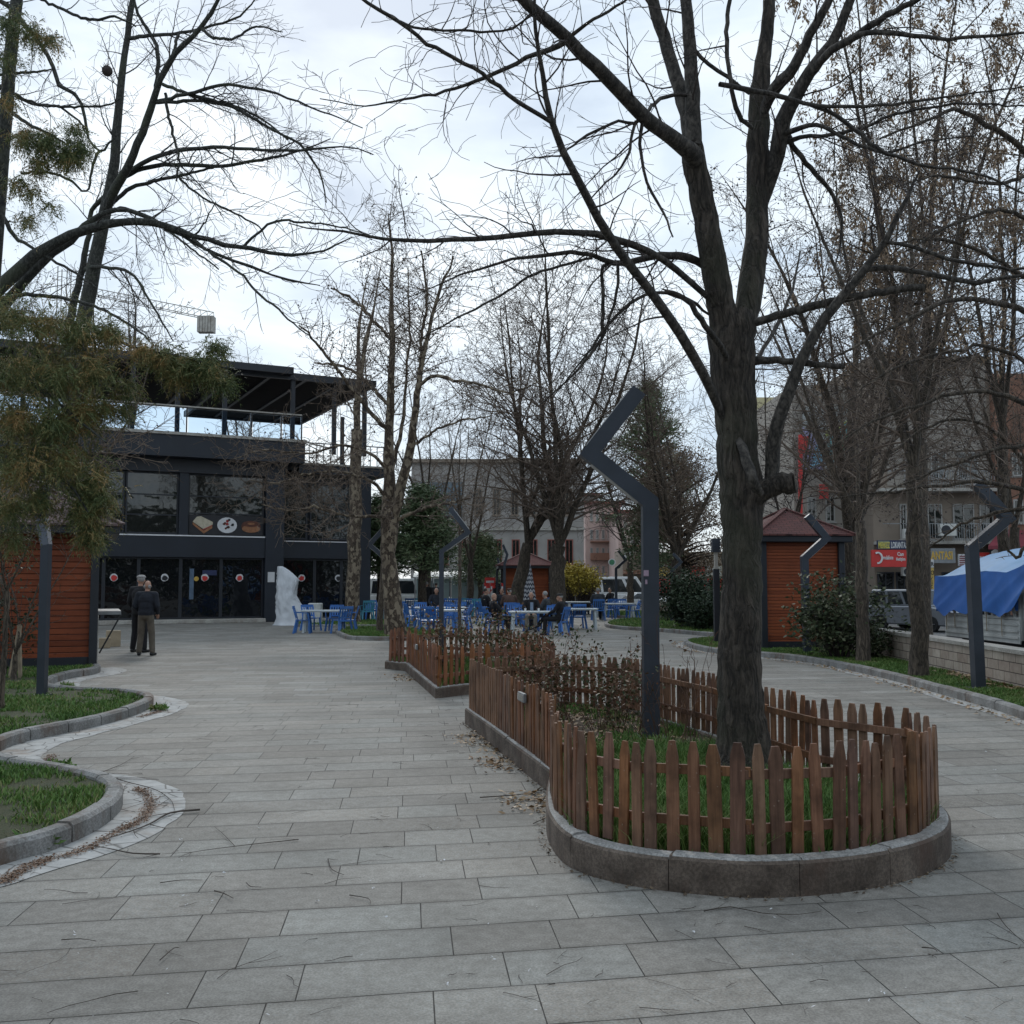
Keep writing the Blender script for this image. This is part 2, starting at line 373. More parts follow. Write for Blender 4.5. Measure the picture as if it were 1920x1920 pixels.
def mat_fence(name, a, b, c3):
    t = NT(name); o = t.obj(); r = t.orand()
    q = t.n('ShaderNodeVectorMath', {0: o, 1: t.n('ShaderNodeCombineXYZ', {0: t.math('MULTIPLY', r, 37), 1: 0.0, 2: t.math('MULTIPLY', r, 11)}).outputs[0]}, operation='ADD').outputs[0]
    g = t.noise(28, t.mapv(q, (1.6, 1.6, .10)), 6, .65); k = t.noise(3.2, q, 4, .6)
    c = t.ramp(g, [(.28, a), (.55, b), (.8, c3)])
    c = t.mix(t.fac(k, .45, .7), c, tuple(x * .55 for x in a))
    hs = t.n('ShaderNodeHueSaturation', {'Color': c, 'Hue': t.math('MULTIPLY_ADD', r, .014, .498), 'Saturation': t.math('MULTIPLY_ADD', t.math('FRACT', t.math('MULTIPLY', r, 7.3)), .3, .82), 'Value': t.math('MULTIPLY_ADD', t.math('FRACT', t.math('MULTIPLY', r, 3.7)), .5, .74)})
    sp = t.n('ShaderNodeTexVoronoi', {'Vector': q, 'Scale': 21.0}).outputs[0]
    c = t.mix(t.math('MULTIPLY', t.math('LESS_THAN', sp, .10), .45), hs.outputs[0], (.30, .24, .19))
    zfac = t.fac(t.n('ShaderNodeSeparateXYZ', {0: o}).outputs[2], .0, .14)
    c = t.mix(t.math('MULTIPLY', t.math('SUBTRACT', 1.0, zfac), .45), c, (.05, .035, .028))  # colour gets darker towards the bottom end of a picket
    return t.fin(c, .62, g, .5, .004, 0, .3)
M['fence'] = mat_fence('stained_fence_wood', (.10, .042, .022), (.205, .092, .050), (.28, .14, .082))
M['fence_far'] = mat_fence('orange_stained_fence_wood', (.12, .045, .022), (.23, .088, .044), (.29, .13, .070))
def mat_planks(name, a, b, ph, horizontal=True):
    t = NT(name); p = t.pos(); sp = t.n('ShaderNodeSeparateXYZ', {0: p}); z = sp.outputs[2]
    v = t.math('DIVIDE', z, ph); row = t.math('FLOOR', v); f = t.math('FRACT', v)
    gap = t.math('SUBTRACT', 1.0, t.fac(t.math('MINIMUM', f, t.math('SUBTRACT', 1.0, f)), .02, .10))
    rr = t.n('ShaderNodeTexWhiteNoise', {'W': row}, noise_dimensions='1D').outputs[0]
    q = t.n('ShaderNodeVectorMath', {0: p, 1: t.n('ShaderNodeCombineXYZ', {0: t.math('MULTIPLY', rr, 31), 1: 0.0, 2: 0.0}).outputs[0]}, operation='ADD').outputs[0]
    g = t.noise(9, t.mapv(q, (.35, .35, 5)), 6, .65)
    c = t.ramp(t.math('MULTIPLY_ADD', rr, .35, t.math('MULTIPLY', g, .7)), [(.2, a), (.75, b)])
    kn = t.n('ShaderNodeTexVoronoi', {'Vector': t.mapv(q, (1, 1, 1.6)), 'Scale': 2.6}).outputs[0]
    c = t.mix(t.math('MULTIPLY', t.math('SUBTRACT', 1.0, t.fac(kn, .03, .11)), .6), c, tuple(x * .3 for x in a))
    gr = t.noise(1.2, p, 5, .6); c = t.mix(t.math('MULTIPLY', t.fac(gr, .5, .7), .35), c, tuple(x * .5 for x in a))
    return t.fin(t.mix(t.math('MULTIPLY', gap, .85), c, tuple(x * .18 for x in a)), .5, t.math('SUBTRACT', g, t.math('MULTIPLY', gap, 2)), .6, .01, 0, .3)
M['planks'] = mat_planks('red_brown_planks', (.13, .030, .012), (.27, .068, .026), .115)
M['planks_r'] = mat_planks('red_orange_planks', (.16, .036, .013), (.33, .085, .030), .078)
def mat_shingle(name, a, b, sc=4.2):
    t = NT(name); p = t.obj()
    br = t.n('ShaderNodeTexBrick', {'Vector': t.mapv(p, (sc, sc, sc)), 'Color1': (*a, 1), 'Color2': (*b, 1), 'Mortar': (*[x * .25 for x in a], 1), 'Scale': 1.0, 'Mortar Size': .03, 'Row Height': .42, 'Brick Width': .8})
    g = t.noise(50, t.pos(), 3, .7)
    return t.fin(t.mix(.6, br.outputs[0], t.ramp(g, [(.3, (.6, .6, .6)), (.7, (1.3, 1.3, 1.3))]), 'MULTIPLY'), .9, g, .4)
M['shingle'] = mat_shingle('red_shingles', (.15, .055, .048), (.11, .045, .042))
M['shingle_l'] = mat_shingle('mauve_shingles', (.17, .115, .11), (.12, .085, .085), 3.2)
def mat_blocks():
    t = NT('stone_blocks'); p = t.pos(); sp = t.n('ShaderNodeSeparateXYZ', {0: p})
    v = t.n('ShaderNodeCombineXYZ', {0: sp.outputs[1], 1: sp.outputs[2]}).outputs[0]
    br = t.n('ShaderNodeTexBrick', {'Vector': v, 'Color1': (.37, .30, .25, 1), 'Color2': (.46, .40, .34, 1), 'Mortar': (.07, .05, .045, 1), 'Scale': 1.0, 'Mortar Size': .007, 'Row Height': .155, 'Brick Width': .42})
    g = t.noise(6, p, 6, .65); c = t.mix(.8, br.outputs[0], t.ramp(g, [(.3, (.62, .6, .58)), (.7, (1.1, 1.1, 1.08))]), 'MULTIPLY')
    return t.fin(c, .9, t.math('SUBTRACT', g, br.outputs[1]), .5, .01)
M['blocks'] = mat_blocks()
M['steel'] = simple('anthracite_steel', (.048, .057, .074), .42, .2, 3, .25, .05, vary=.1)
M['anthracite'] = simple('anthracite_cladding', (.012, .017, .027), .5, .25, .6, 0, .05)
M['dark_frame'] = simple('dark_frame', (.016, .019, .026), .5, .2, 2, 0, .05)
M['black'] = simple('black_plastic', (.012, .012, .013), .55, .2, 4)
M['lampglass'] = simple('lamp_diffuser', (.48, .47, .46), .4, .15, 3)
def mat_glass(name, c, rough=.05, spec=.5, wav=.02):
    t = NT(name); n = t.noise(.7, t.pos(), 3); return t.fin(c, rough, n, wav, .3, 0, spec)
M['glass'] = mat_glass('dark_window_glass', (.006, .007, .009), .03, .6, .09)
M['glass_up'] = mat_glass('grey_window_glass', (.012, .015, .015), .04, .8, .09)
M['glass_blue'] = mat_glass('blue_window_glass', (.05, .10, .14), .1, .8)
t = NT('railing_glass'); t.b.inputs['Transmission Weight'].default_value = 1.0; t.b.inputs['IOR'].default_value = 1.05
M['rail_glass'] = t.fin((.62, .75, .88), .0, spec=.8)
M['frame_dull'] = simple('dull_window_frame', (.34, .33, .31), .6, .15, 3)
M['kerb'] = mat_concrete('kerb_concrete', (.17, .165, .155), (.28, .275, .265), 3, (.12, .075, .05), .75)
M['twig_crumbs'] = mat_grass('twig_crumbs', [(.1, (.08, .042, .026)), (.5, (.16, .09, .055)), (.9, (.27, .17, .11))])
M['car_glass'] = mat_glass('car_glass', (.015, .018, .02), .05, .6, 0)
M['white'] = simple('white_paint', (.72, .73, .73), .45, .08, 3)
M['white_line'] = simple('white_trim', (.70, .70, .72), .5, .1, 3)
M['white_dirty'] = simple('worn_white_paint', (.52, .53, .51), .5, .25, 2.5)
M['paper'] = simple('white_paper', (.62, .62, .63), .8, .1, 3)
M['car_grey'] = simple('grey_car_paint', (.25, .27, .30), .25, .12, 2, .35, 0)
M['car_white'] = simple('white_car_paint', (.66, .68, .69), .28, .08, 2, 0, 0)
M['car_dark'] = simple('dark_blue_car_paint', (.03, .04, .06), .3, .1, 2, .2, 0)
M['tyre'] = simple('tyre_rubber', (.018, .018, .019), .85, .3, 8)
M['rim'] = simple('alloy', (.32, .33, .35), .35, .1, 5, .7)
M['plastic_blue'] = simple('blue_plastic', (.045, .155, .44), .38, .18, 5, 0, .05, vary=.35)
M['plastic_teal'] = simple('teal_plastic', (.05, .24, .33), .4, .15, 5, 0, .05)
M['table_white'] = simple('white_plastic', (.50, .55, .57), .45, .12, 4, 0, .05)
M['red'] = simple('red_sign_panel', (.56, .035, .03), .5, .12, 2)
M['sign_black'] = simple('black_sign_panel', (.016, .016, .02), .5, .2, 2)
M['gold'] = simple('gold_letters', (.60, .38, .07), .5, .2, 3)
M['yellow'] = simple('yellow_letters', (.66, .58, .12), .5, .15, 3)
M['yellow_banner'] = simple('yellow_banner_cloth', (.60, .42, .12), .7, .15, 3)
M['navy'] = simple('navy_sign_panel', (.02, .03, .09), .5, .2, 2)
M['tarp'] = simple('blue_tarpaulin', (.055, .17, .50), .36, .15, 3, 0, .1, .5)
M['tarp_in'] = simple('light_blue_tarpaulin', (.26, .43, .66), .45, .12, 3, 0, .1)
M['cover'] = simple('white_plastic_sheet', (.56, .58, .61), .38, .1, 3)
M['skin'] = simple('skin', (.42, .235, .165), .6, .12, 12)
M['hair_grey'] = simple('grey_hair', (.34, .33, .32), .85, .3, 30)
M['hair_dark'] = simple('dark_hair', (.03, .025, .022), .8, .3, 30)
M['stone_grey'] = simple('grey_stone_cladding', (.33, .31, .29), .85, .18, .6)
M['beige'] = simple('beige_render', (.36, .31, .255), .9, .2, .4)
M['brown_render'] = simple('brown_render', (.24, .195, .155), .9, .22, .5)
M['greige'] = simple('grey_beige_render', (.30, .27, .235), .9, .2, .3)
M['pink'] = simple('pink_render', (.46, .33, .29), .9, .15, .5)
M['orange_r'] = simple('orange_brown_render', (.24, .125, .085), .9, .2, .5)
M['ochre'] = simple('pale_yellow_render', (.50, .45, .27), .9, .12, .4)
M['olive'] = simple('olive_render', (.24, .26, .19), .9, .12, .4)
M['roof_red'] = simple('red_roof', (.26, .09, .07), .85, .2, 2)
M['maroon'] = simple('maroon_awning_cloth', (.20, .03, .045), .7, .2, 2)
M['ac_white'] = simple('air_conditioner_casing', (.55, .55, .52), .5, .1, 4)
M['carton'] = simple('carton', (.36, .29, .20), .9, .2, 6)
M['metal_grey'] = simple('grey_metal', (.24, .25, .26), .45, .15, 5, .5)
M['wood_stake'] = simple('pale_wood', (.34, .27, .19), .85, .25, 8)

# ================================================================== THE SETTING
def cat_rom(pts, step=.15, closed=False):
    pts = [np.array(p, float) for p in pts]; out = []
    n = len(pts); rng_ = range(n if closed else n - 1)
    for i in rng_:
        p1, p2 = pts[i], pts[(i + 1) % n]
        p0 = pts[i - 1] if (closed or i > 0) else 2 * p1 - p2
        p3 = pts[(i + 2) % n] if (closed or i + 2 < n) else 2 * p2 - p1
        k = max(2, int(np.linalg.norm(p2 - p1) / step))
        for j in range(k):
            t_ = j / k
            out.append(.5 * ((2 * p1) + (-p0 + p2) * t_ + (2 * p0 - 5 * p1 + 4 * p2 - p3) * t_ ** 2 + (-p0 + 3 * p1 - 3 * p2 + p3) * t_ ** 3))
    if not closed: out.append(pts[-1])
    return out
def resample(pts, step):
    pts = [np.array(p, float) for p in pts]; out = [pts[0]]; acc = 0
    for a, b in zip(pts, pts[1:]):
        L = np.linalg.norm(b - a)
        while acc + L >= step:
            f = (step - acc) / L; a = a + (b - a) * f; out.append(a); L = np.linalg.norm(b - a); acc = 0
        acc += L
    return out
def offset(pts, d):
    pts = np.array([p[:2] for p in pts], float); t_ = np.gradient(pts, axis=0); t_ /= np.linalg.norm(t_, axis=1, keepdims=True) + 1e-9
    return pts + np.stack([-t_[:, 1], t_[:, 0]], 1) * d
def kerb_stones(mb, path, wd, z0, z1, stone=.8, gap=.012, side=1, seed=0, mi=0, lip=.025):
    """kerb of separate stones; path = its outer foot line, side = +1 body to the left of it"""
    pl = resample(path, .10); rng = random.Random(seed); i = 0; n = len(pl)
    out = offset(pl, 0); inn = offset(pl, side * wd); lo = offset(pl, side * lip); li = offset(pl, side * (wd - lip))
    st = max(1, int(stone / .10))
    while i < n - 1:
        j = min(n - 1, i + st + rng.choice((0, 0, 1)))
        dz = rng.uniform(-.006, .006); ks = list(range(i, j + 1)); vs_ = []
        for q, k in enumerate(ks):
            def sh(a):
                p = a[k].copy(); o = a[k]
                if q == 0 and k + 1 < n: p = o + (a[k + 1] - o) * (gap / .1)
                if q == len(ks) - 1: p = o - (o - a[k - 1]) * (gap / .1) * .5
                return p
            a_, b_, c_, d_ = sh(out), sh(lo), sh(li), sh(inn)
            vs_ += [(*a_, z0), (*a_, z1 - lip + dz), (*b_, z1 + dz), (*c_, z1 + dz), (*d_, z1 - lip + dz), (*d_, z0)]
        m_ = len(ks); fs = []
        for q in range(m_ - 1):
            for e_ in range(5):
                a0 = q * 6 + e_; fs.append((a0, a0 + 1, a0 + 7, a0 + 6) if side > 0 else (a0, a0 + 6, a0 + 7, a0 + 1))
        fs += [(5, 4, 3, 2, 1, 0), tuple((m_ - 1) * 6 + x for x in range(6))]
        mb.add(vs_, fs, mi); i = j
def strip(mb, path, d0, d1, z, zj=0, seed=0, wob=0):
    a, b = offset(path, d0), offset(path, d1); n = len(a); rng = random.Random(seed)
    if wob:
        ph = rng.uniform(0, 6)
        t_ = b - a; s_ = np.array([1 + wob * math.sin(i * .23 + ph) + rng.uniform(-wob, wob) * .3 for i in range(n)])[:, None]; b = a + t_ * s_
    mb.add([(*p, z) for p in a] + [(*p, z - .0) for p in b], [(i, i + 1, n + i + 1, n + i) for i in range(n - 1)])
def poly_sheet(name, pts, z, mat, kind='structure', bump=0.0):
    bm = bmesh.new(); vs_ = [bm.verts.new((p[0], p[1], z)) for p in pts]
    f = bm.faces.new(vs_); f.normal_update()
    if f.normal.z < 0: f.normal_flip()
    bmesh.ops.triangulate(bm, faces=bm.faces[:], ngon_method='EAR_CLIP')
    me = bpy.data.meshes.new(name); bm.to_mesh(me); bm.free()
    o = link(name, me, mat); tag(o, kind=kind); return o
def in_poly(pts, X, Y):
    x, y = np.array([p[0] for p in pts]), np.array([p[1] for p in pts]); ins = np.zeros(X.shape, bool); j = len(x) - 1
    for i in range(len(x)):
        c = ((y[i] > Y) != (y[j] > Y)) & (X < (x[j] - x[i]) * (Y - y[i]) / (y[j] - y[i] + 1e-12) + x[i]); ins ^= c; j = i
    return ins
def vnoise(X, Y, sc, seed):
    r_ = np.random.RandomState(seed); g = r_.rand(64, 64); x, y = X * sc + 100, Y * sc + 100
    xi, yi = np.floor(x).astype(int), np.floor(y).astype(int); fx, fy = x - xi, y - yi
    fx, fy = fx * fx * (3 - 2 * fx), fy * fy * (3 - 2 * fy)
    a, b, c, d = g[xi % 64, yi % 64], g[(xi + 1) % 64, yi % 64], g[xi % 64, (yi + 1) % 64], g[(xi + 1) % 64, (yi + 1) % 64]
    return (a * (1 - fx) + b * fx) * (1 - fy) + (c * (1 - fx) + d * fx) * fy

# ground: the street sheet reaches the horizon, the plaza slab stands on it, a wall drops to the street on the right
mb = MB(); mb.add([(-700, -60, -.42), (700, -60, -.42), (700, 900, -.42), (-700, 900, -.42)], [(0, 1, 2, 3)])
tag(mb.build('road', M['asphalt']), kind='structure')
mb = MB(); wallx = [(7.45, -8), (7.5, 5), (7.55, 15), (7.95, 22), (8.25, 30), (8.4, 45), (8.5, 68)]
mb.prism([(-60, -8), *wallx, (-60, 68)], -.55, 0.0)
tag(mb.build('plaza_paving', M['paving']), kind='structure')
mb = MB()
for k in range(14): mb.box((12 + k * .001, 8 + k * 5.5, -.415), (.12, 2.6, .006))
tag(mb.build('road_marking', M['white_dirty']), kind='structure')

# left lawn
kp = [(-3.62, 4.2), (-3.03, 6.06), (-2.86, 6.42), (-2.78, 7.0), (-2.88, 7.7), (-3.2, 8.35), (-3.8, 8.85), (-4.5, 9.3), (-4.93, 9.85), (-5.1, 10.7), (-4.95, 11.4), (-4.78, 12.2), (-4.75, 13.3), (-5.0, 14.4), (-5.7, 15.2), (-6.5, 15.45), (-7.15, 16.0), (-7.6, 17.2), (-7.7, 18.2), (-7.62, 18.9), (-7.85, 19.7), (-8.3, 20.3)]
kpath = cat_rom(kp, .12)
mb = MB(); kerb_stones(mb, kpath, .13, -.01, .13, .62, side=1, seed=3)
tag(mb.build('kerb', M['kerb']), kind='structure')
mb = MB(); strip(mb, kpath, .02, -.40, .004, seed=4, wob=.13)
tag(mb.build('gutter', M['mortar']), kind='structure')
lawnL = [tuple(p) for p in offset(kpath, .12)] + [(-30, 20.3), (-30, 4.2)]
poly_sheet('lawn_soil', lawnL, .085, M['lawn_soil'])
# right lawn
kr = [(5.2, -4), (5.7, 4), (6.15, 10), (6.2, 12.3), (6.33, 13.6), (6.42, 15.6), (6.5, 18.0), (6.35, 20.8), (5.95, 22.6), (5.35, 23.6), (4.75, 24.8), (4.6, 27), (4.9, 29), (6, 30.3), (8.0, 30.6)]
krp = cat_rom(kr, .15)
mb = MB(); kerb_stones(mb, krp, .14, -.01, .13, 1.0, side=-1, seed=5)
tag(mb.build('kerb', M['kerb']), kind='structure')
mb = MB(); strip(mb, krp, -.02, .22, .004, seed=6, wob=.2)
tag(mb.build('gutter', M['mortar']), kind='structure')
lawnR = [tuple(p) for p in offset(krp, -.13)] + [(8.1, 30.6), (7.93, 22), (7.53, 15), (7.48, 5), (7.43, -4)]
poly_sheet('lawn_soil', lawnR, .088, M['lawn_soil'])
# far right lawn and the small one left of centre
kf = [(8.2, 31.6), (6.6, 31.9), (5.1, 35.5), (4.0, 37.3), (3.6, 39.5), (4.0, 43), (5.2, 46.5), (8.3, 48)]
kfp = cat_rom(kf, .3)
mb = MB(); kerb_stones(mb, kfp, .15, -.01, .13, 1.0, side=-1, seed=7)
km = [(-3.55, 36.5), (-5.6, 37.2), (-5.95, 35.6), (-5.1, 31.8), (-4.5, 30.5), (-3.5, 30.2), (-2.3, 31.2), (-2.2, 34), (-3.55, 36.5)]
kmp = cat_rom(km, .3); kerb_stones(mb, kmp, .15, -.01, .12, 1.0, side=1 if False else -1, seed=8)
kn = [(-4.2, 39), (-8, 39.5), (-8.2, 41.5), (-6, 43.5), (-3.4, 43), (-4.2, 39)]
kerb_stones(mb, cat_rom(kn, .3), .15, -.01, .12, 1.0, side=-1, seed=9)
kq = [(9, 49.5), (5.5, 50), (4.2, 53), (5, 58), (8.4, 60)]
kqp = cat_rom(kq, .3); kerb_stones(mb, kqp, .15, -.01, .12, 1.0, side=-1, seed=10)
tag(mb.build('kerb', M['kerb']), kind='structure')
lawnF = [tuple(p) for p in offset(kfp, -.14)]
poly_sheet('lawn_soil', lawnF, .09, M['lawn_soil'])
lawnM = [tuple(p[:2]) for p in kmp[:-1]]; lawnN = [tuple(p[:2]) for p in cat_rom(kn, .3)[:-1]]; lawnQ = [tuple(p[:2]) for p in kqp]
for lp in (lawnM, lawnN, lawnQ): poly_sheet('lawn_soil', lp, .08, M['lawn_soil'])

# grass blades
def grass(name, poly, z, n, h, seed, label, ymin=None, near=8.0, bare=.36, wd=1.0):
    r_ = np.random.RandomState(seed); xs = [p[0] for p in poly]; ys = [p[1] for p in poly]
    X = r_.uniform(min(xs), max(xs), n * 6); Y = r_.uniform(min(ys), max(ys), n * 6)
    ok = in_poly(poly, X, Y) & (np.abs(X) < Y * .54 + .6) & (Y > 2.5)
    ok &= r_.rand(len(X)) < np.clip((near / np.maximum(Y, 1)) ** 1.3, .06, 1)
    dn = vnoise(X, Y, 1.7, seed) * .6 + vnoise(X, Y, 5.2, seed + 1) * .4
    ok &= r_.rand(len(X)) < np.clip((dn - bare + .12) * 5, .02, 1)
    X, Y, dn = X[ok][:n], Y[ok][:n], dn[ok][:n]; m = len(X)
    a = r_.uniform(0, 2 * np.pi, m); le = r_.uniform(0, 2 * np.pi, m); hh = h * r_.uniform(.45, 1.25, m) * (.6 + dn * .8)
    wdt = wd * (.0030 + .00035 * Y) * r_.uniform(.7, 1.3, m); ln = hh * r_.uniform(.15, .9, m)
    B = np.stack([X, Y, np.full(m, z)], 1); dx = np.stack([np.cos(a) * wdt, np.sin(a) * wdt, 0 * a], 1)
    L = np.stack([np.cos(le) * ln, np.sin(le) * ln, hh], 1)
    mid = B + L * np.array([.35, .35, .6]); tip = B + L
    V = np.stack([B - dx, B + dx, mid + dx * .8, mid - dx * .8, tip], 1).reshape(-1, 3)
    i = np.arange(m)[:, None] * 5
    F = np.concatenate([i + np.array([[0, 1, 2]]), i + np.array([[0, 2, 3]]), i + np.array([[3, 2, 4]])])
    o = link(name, fast_mesh(name, V, F), M['grass']); tag(o, label, 'grass', kind='stuff'); return o
grass('grass', lawnL, .083, 170000, .045, 11, 'short green lawn grass with bare patches beside the curved left kerb', bare=.43)
grass('grass', lawnR, .086, 60000, .055, 12, 'green grass strip between the right kerb and the stone wall', near=14, bare=.30)
for lp, sd, lb in ((lawnF, 13, 'grass of the far bed with dark bushes at right'), (lawnM, 14, 'grass of the small kerbed bed around the plane tree'), (lawnN, 15, 'grass under the tree at the cafe corner'), (lawnQ, 16, 'far grass behind the white tables')):
    grass('grass', lp, .08, 9000, .09, sd, lb, near=30, bare=.2, wd=.9)

# ------------------------------------------------------------------ planters with their picket fences
PL1 = [(-.56, 12.3), (-.13, 10.25), (.12, 9.05), (.30, 8.2), (.24, 7.4), (.235, 6.7), (.34, 6.1), (.62, 5.76), (.95, 5.6), (1.28, 5.52), (1.66, 5.58), (2.05, 5.74), (2.42, 6.02), (2.70, 6.42), (2.86, 6.9), (2.88, 7.35), (2.42, 7.95), (2.24, 8.7), (2.05, 10.1), (1.72, 11.3), (1.45, 12.4), (.75, 13.0), (.15, 12.85), (-.56, 12.3)]
PL2 = [(-2.49, 20.2), (-2.02, 19.55), (-1.1, 14.9), (-.68, 15.45), (.1, 15.6), (.75, 15.9), (.6, 18.0), (-.1, 20.6), (-1.2, 21.6), (-2.4, 21.5), (-2.49, 20.2)]
def arc_smooth(pts, lo, hi):
    mid = cat_rom(pts[lo:hi + 1], .12); return [np.array(p, float) for p in pts[:lo]] + mid + [np.array(p, float) for p in pts[hi + 1:]]
pl1 = arc_smooth(PL1, 4, 15)
def make_planter(path, name_label, seed, ztop, jit=0):
    mb = MB(); c = np.mean(np.array(path), 0)
    root = thing('planter_kerb', name_label, 'planter kerb', (c[0], c[1], 0))
    p = resample([np.array(q, float) for q in path], .10)
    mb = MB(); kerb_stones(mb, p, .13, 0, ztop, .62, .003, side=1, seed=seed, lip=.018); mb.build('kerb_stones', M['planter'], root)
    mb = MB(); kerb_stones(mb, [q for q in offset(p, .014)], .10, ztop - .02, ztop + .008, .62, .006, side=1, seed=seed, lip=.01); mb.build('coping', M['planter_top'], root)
    return root
make_planter(pl1, 'stained low concrete kerb round the big tree, curved end nearest the viewer', 21, .185)
make_planter(PL2, 'straight grey concrete kerb of the second planter, with a sharp corner', 22, .15)
in1 = [tuple(q) for q in offset(resample(pl1, .1), .10)]; in2 = [tuple(q) for q in offset(resample([np.array(q, float) for q in PL2], .1), .10)]
poly_sheet('planter_soil', in1, .145, M['soil']); poly_sheet('planter_soil', in2, .12, M['soil'])
near1 = [p for p in [(.36, 6.3), (.7, 5.85), (1.3, 5.65), (2.0, 5.85), (2.6, 6.4), (2.75, 7.2), (2.2, 8.0), (2.0, 9.0), (.35, 9.2), (.42, 8.2), (.36, 7.2)]]
grass('grass', near1, .143, 30000, .15, 23, 'long green grass inside the planter around the big trunk', near=9, bare=.42, wd=.8)
grass('grass', in1, .143, 8000, .07, 24, 'thin grass among dead leaves further back in the first planter', near=12, bare=.5)
grass('grass', in2, .118, 8000, .12, 25, 'grass inside the second fenced planter', near=18, bare=.4)

def picket_mesh(seed, L=.60, wd=.071, th=.018):
    rng = random.Random(seed); mb = MB(); hw = wd / 2 * rng.uniform(.94, 1.06); tp = hw * rng.uniform(.42, .52); sh = L - .085 * rng.uniform(.85, 1.1)
    pr = [(-hw, 0), (hw, 0), (hw, sh), (tp, L), (-tp, L), (-hw, sh)]
    n = len(pr); mb.add([(x, -th / 2, z) for x, z in pr] + [(x, th / 2, z) for x, z in pr],
                        [tuple(range(n)), tuple(range(2 * n - 1, n - 1, -1))] + [((i + 1) % n, i, n + i, n + (i + 1) % n) for i in range(n)])
    return mb.mesh('picket', bevel=.002)
PK = [picket_mesh(s) for s in range(5)]
PKF = [picket_mesh(s + 9) for s in range(3)]
def fence(path, label, mat, meshes, z0, spacing, seed, near_n=100, rails=(.16, .44), skip=None):
    rng = random.Random(seed); path = [np.array(q, float) for q in path]
    c = np.mean(path, 0); root = thing('picket_fence', label, 'fence', (c[0], c[1], 0))
    # facets carrying the rails
    segs = list(zip(path, path[1:])); pk = []
    for a, b in segs:
        d = b - a; L = np.linalg.norm(d); d = d / L; nrm = np.array([-d[1], d[0]])     # inward (body is to the left of the path)
        for zr in rails:
            mb = MB(); p = a + nrm * .045; q = b + nrm * .045
            zz = z0 + zr + rng.uniform(-.012, .012)
            mb.bar((*(p - d * .01), zz), (*(q + d * .0), zz + rng.uniform(-.01, .01)), .026, .052)
            if rng.random() < 1: mb.build('rail', mat, root, bevel=.002)
        n = max(1, int(round(L / spacing)))
        for i in range(n):
            t_ = (i + .5 + rng.uniform(-.11, .11)) / n; pk.append((a + d * L * t_ + nrm * .02, math.atan2(d[1], d[0])))
    pk.sort(key=lambda q: q[0][1]); far = Tubes(); n_near = pk[:near_n]; far_l = pk[near_n:]
    for (p, an) in n_near:
        me = rng.choice(meshes)
        o = bpy.data.objects.new('picket', me); COL.objects.link(o)
        if not me.materials: me.materials.append(mat)
        o.parent = root; o.location = (p[0] - c[0], p[1] - c[1], z0 + rng.uniform(-.012, .012))
        o.rotation_euler = (rng.gauss(0, .015), rng.gauss(0, .018), an + rng.gauss(0, .02)); o.scale = (rng.uniform(.92, 1.12), 1, rng.uniform(.965, 1.03))
    if far_l:
        mb = MB()
        for (p, an) in far_l:
            me = rng.choice(meshes); Mx = Matrix.Translation((p[0], p[1], z0 + rng.uniform(-.01, .01))) @ Matrix.Rotation(an + rng.gauss(0, .03), 4, 'Z') @ Matrix.Rotation(rng.gauss(0, .025), 4, 'Y')
            mb.M = Mx; mb.add([v.co for v in me.vertices], [tuple(f.vertices) for f in me.polygons])
        mb.M = None; tag(mb.build('pickets', mat, root), kind='stuff')
    return root
FP1 = [(-.52, 12.2), (.14, 9.1), (.315, 8.15), (.255, 7.35), (.26, 6.75), (.37, 6.2), (.72, 5.81), (1.28, 5.60), (1.85, 5.72), (2.38, 6.08), (2.70, 6.55), (2.80, 7.25), (2.36, 7.9), (2.19, 8.7), (2.0, 10.05), (1.66, 11.25), (1.38, 12.3), (.72, 12.88), (.15, 12.7), (-.52, 12.2)]
fence(FP1, 'dark brown picket fence round the big tree, nearest to the viewer', M['fence'], PK, .175, .112, 31)
FP2 = [(-2.42, 20.1), (-1.96, 19.5), (-1.08, 15.0), (-.68, 15.55), (.1, 15.7), (.68, 15.95), (.53, 18.0), (-.15, 20.5), (-1.2, 21.5), (-2.35, 21.4), (-2.42, 20.1)]
fence(FP2, 'orange brown picket fence round the second planter behind', M['fence_far'], PKF, .145, .14, 32)
# small wooden plaques
def plaque(px, py, d, wd, hh, an, label):
    p = P(px, py, d); mb = MB(); rot = Matrix.Rotation(an, 3, 'Z')
    r0 = thing('plaque', label, 'plaque', p)
    mb.box(p, (wd, .03, hh), rot); mb.build('board', M['metal_grey'], r0, bevel=.004)
    mb = MB(); mb.box(p + rot @ Vector((0, -.018, 0)), (wd * .9, .006, hh * .65), rot); mb.build('face', M['conc_light'], r0)
plaque(979, 1307, 9.26, .24, .08, R(-78), 'small weathered plaque screwed to the left side of the near picket fence')
plaque(781, 1213, 17.75, .22, .09, R(-79), 'small pale plaque on the left side of the rear picket fence')

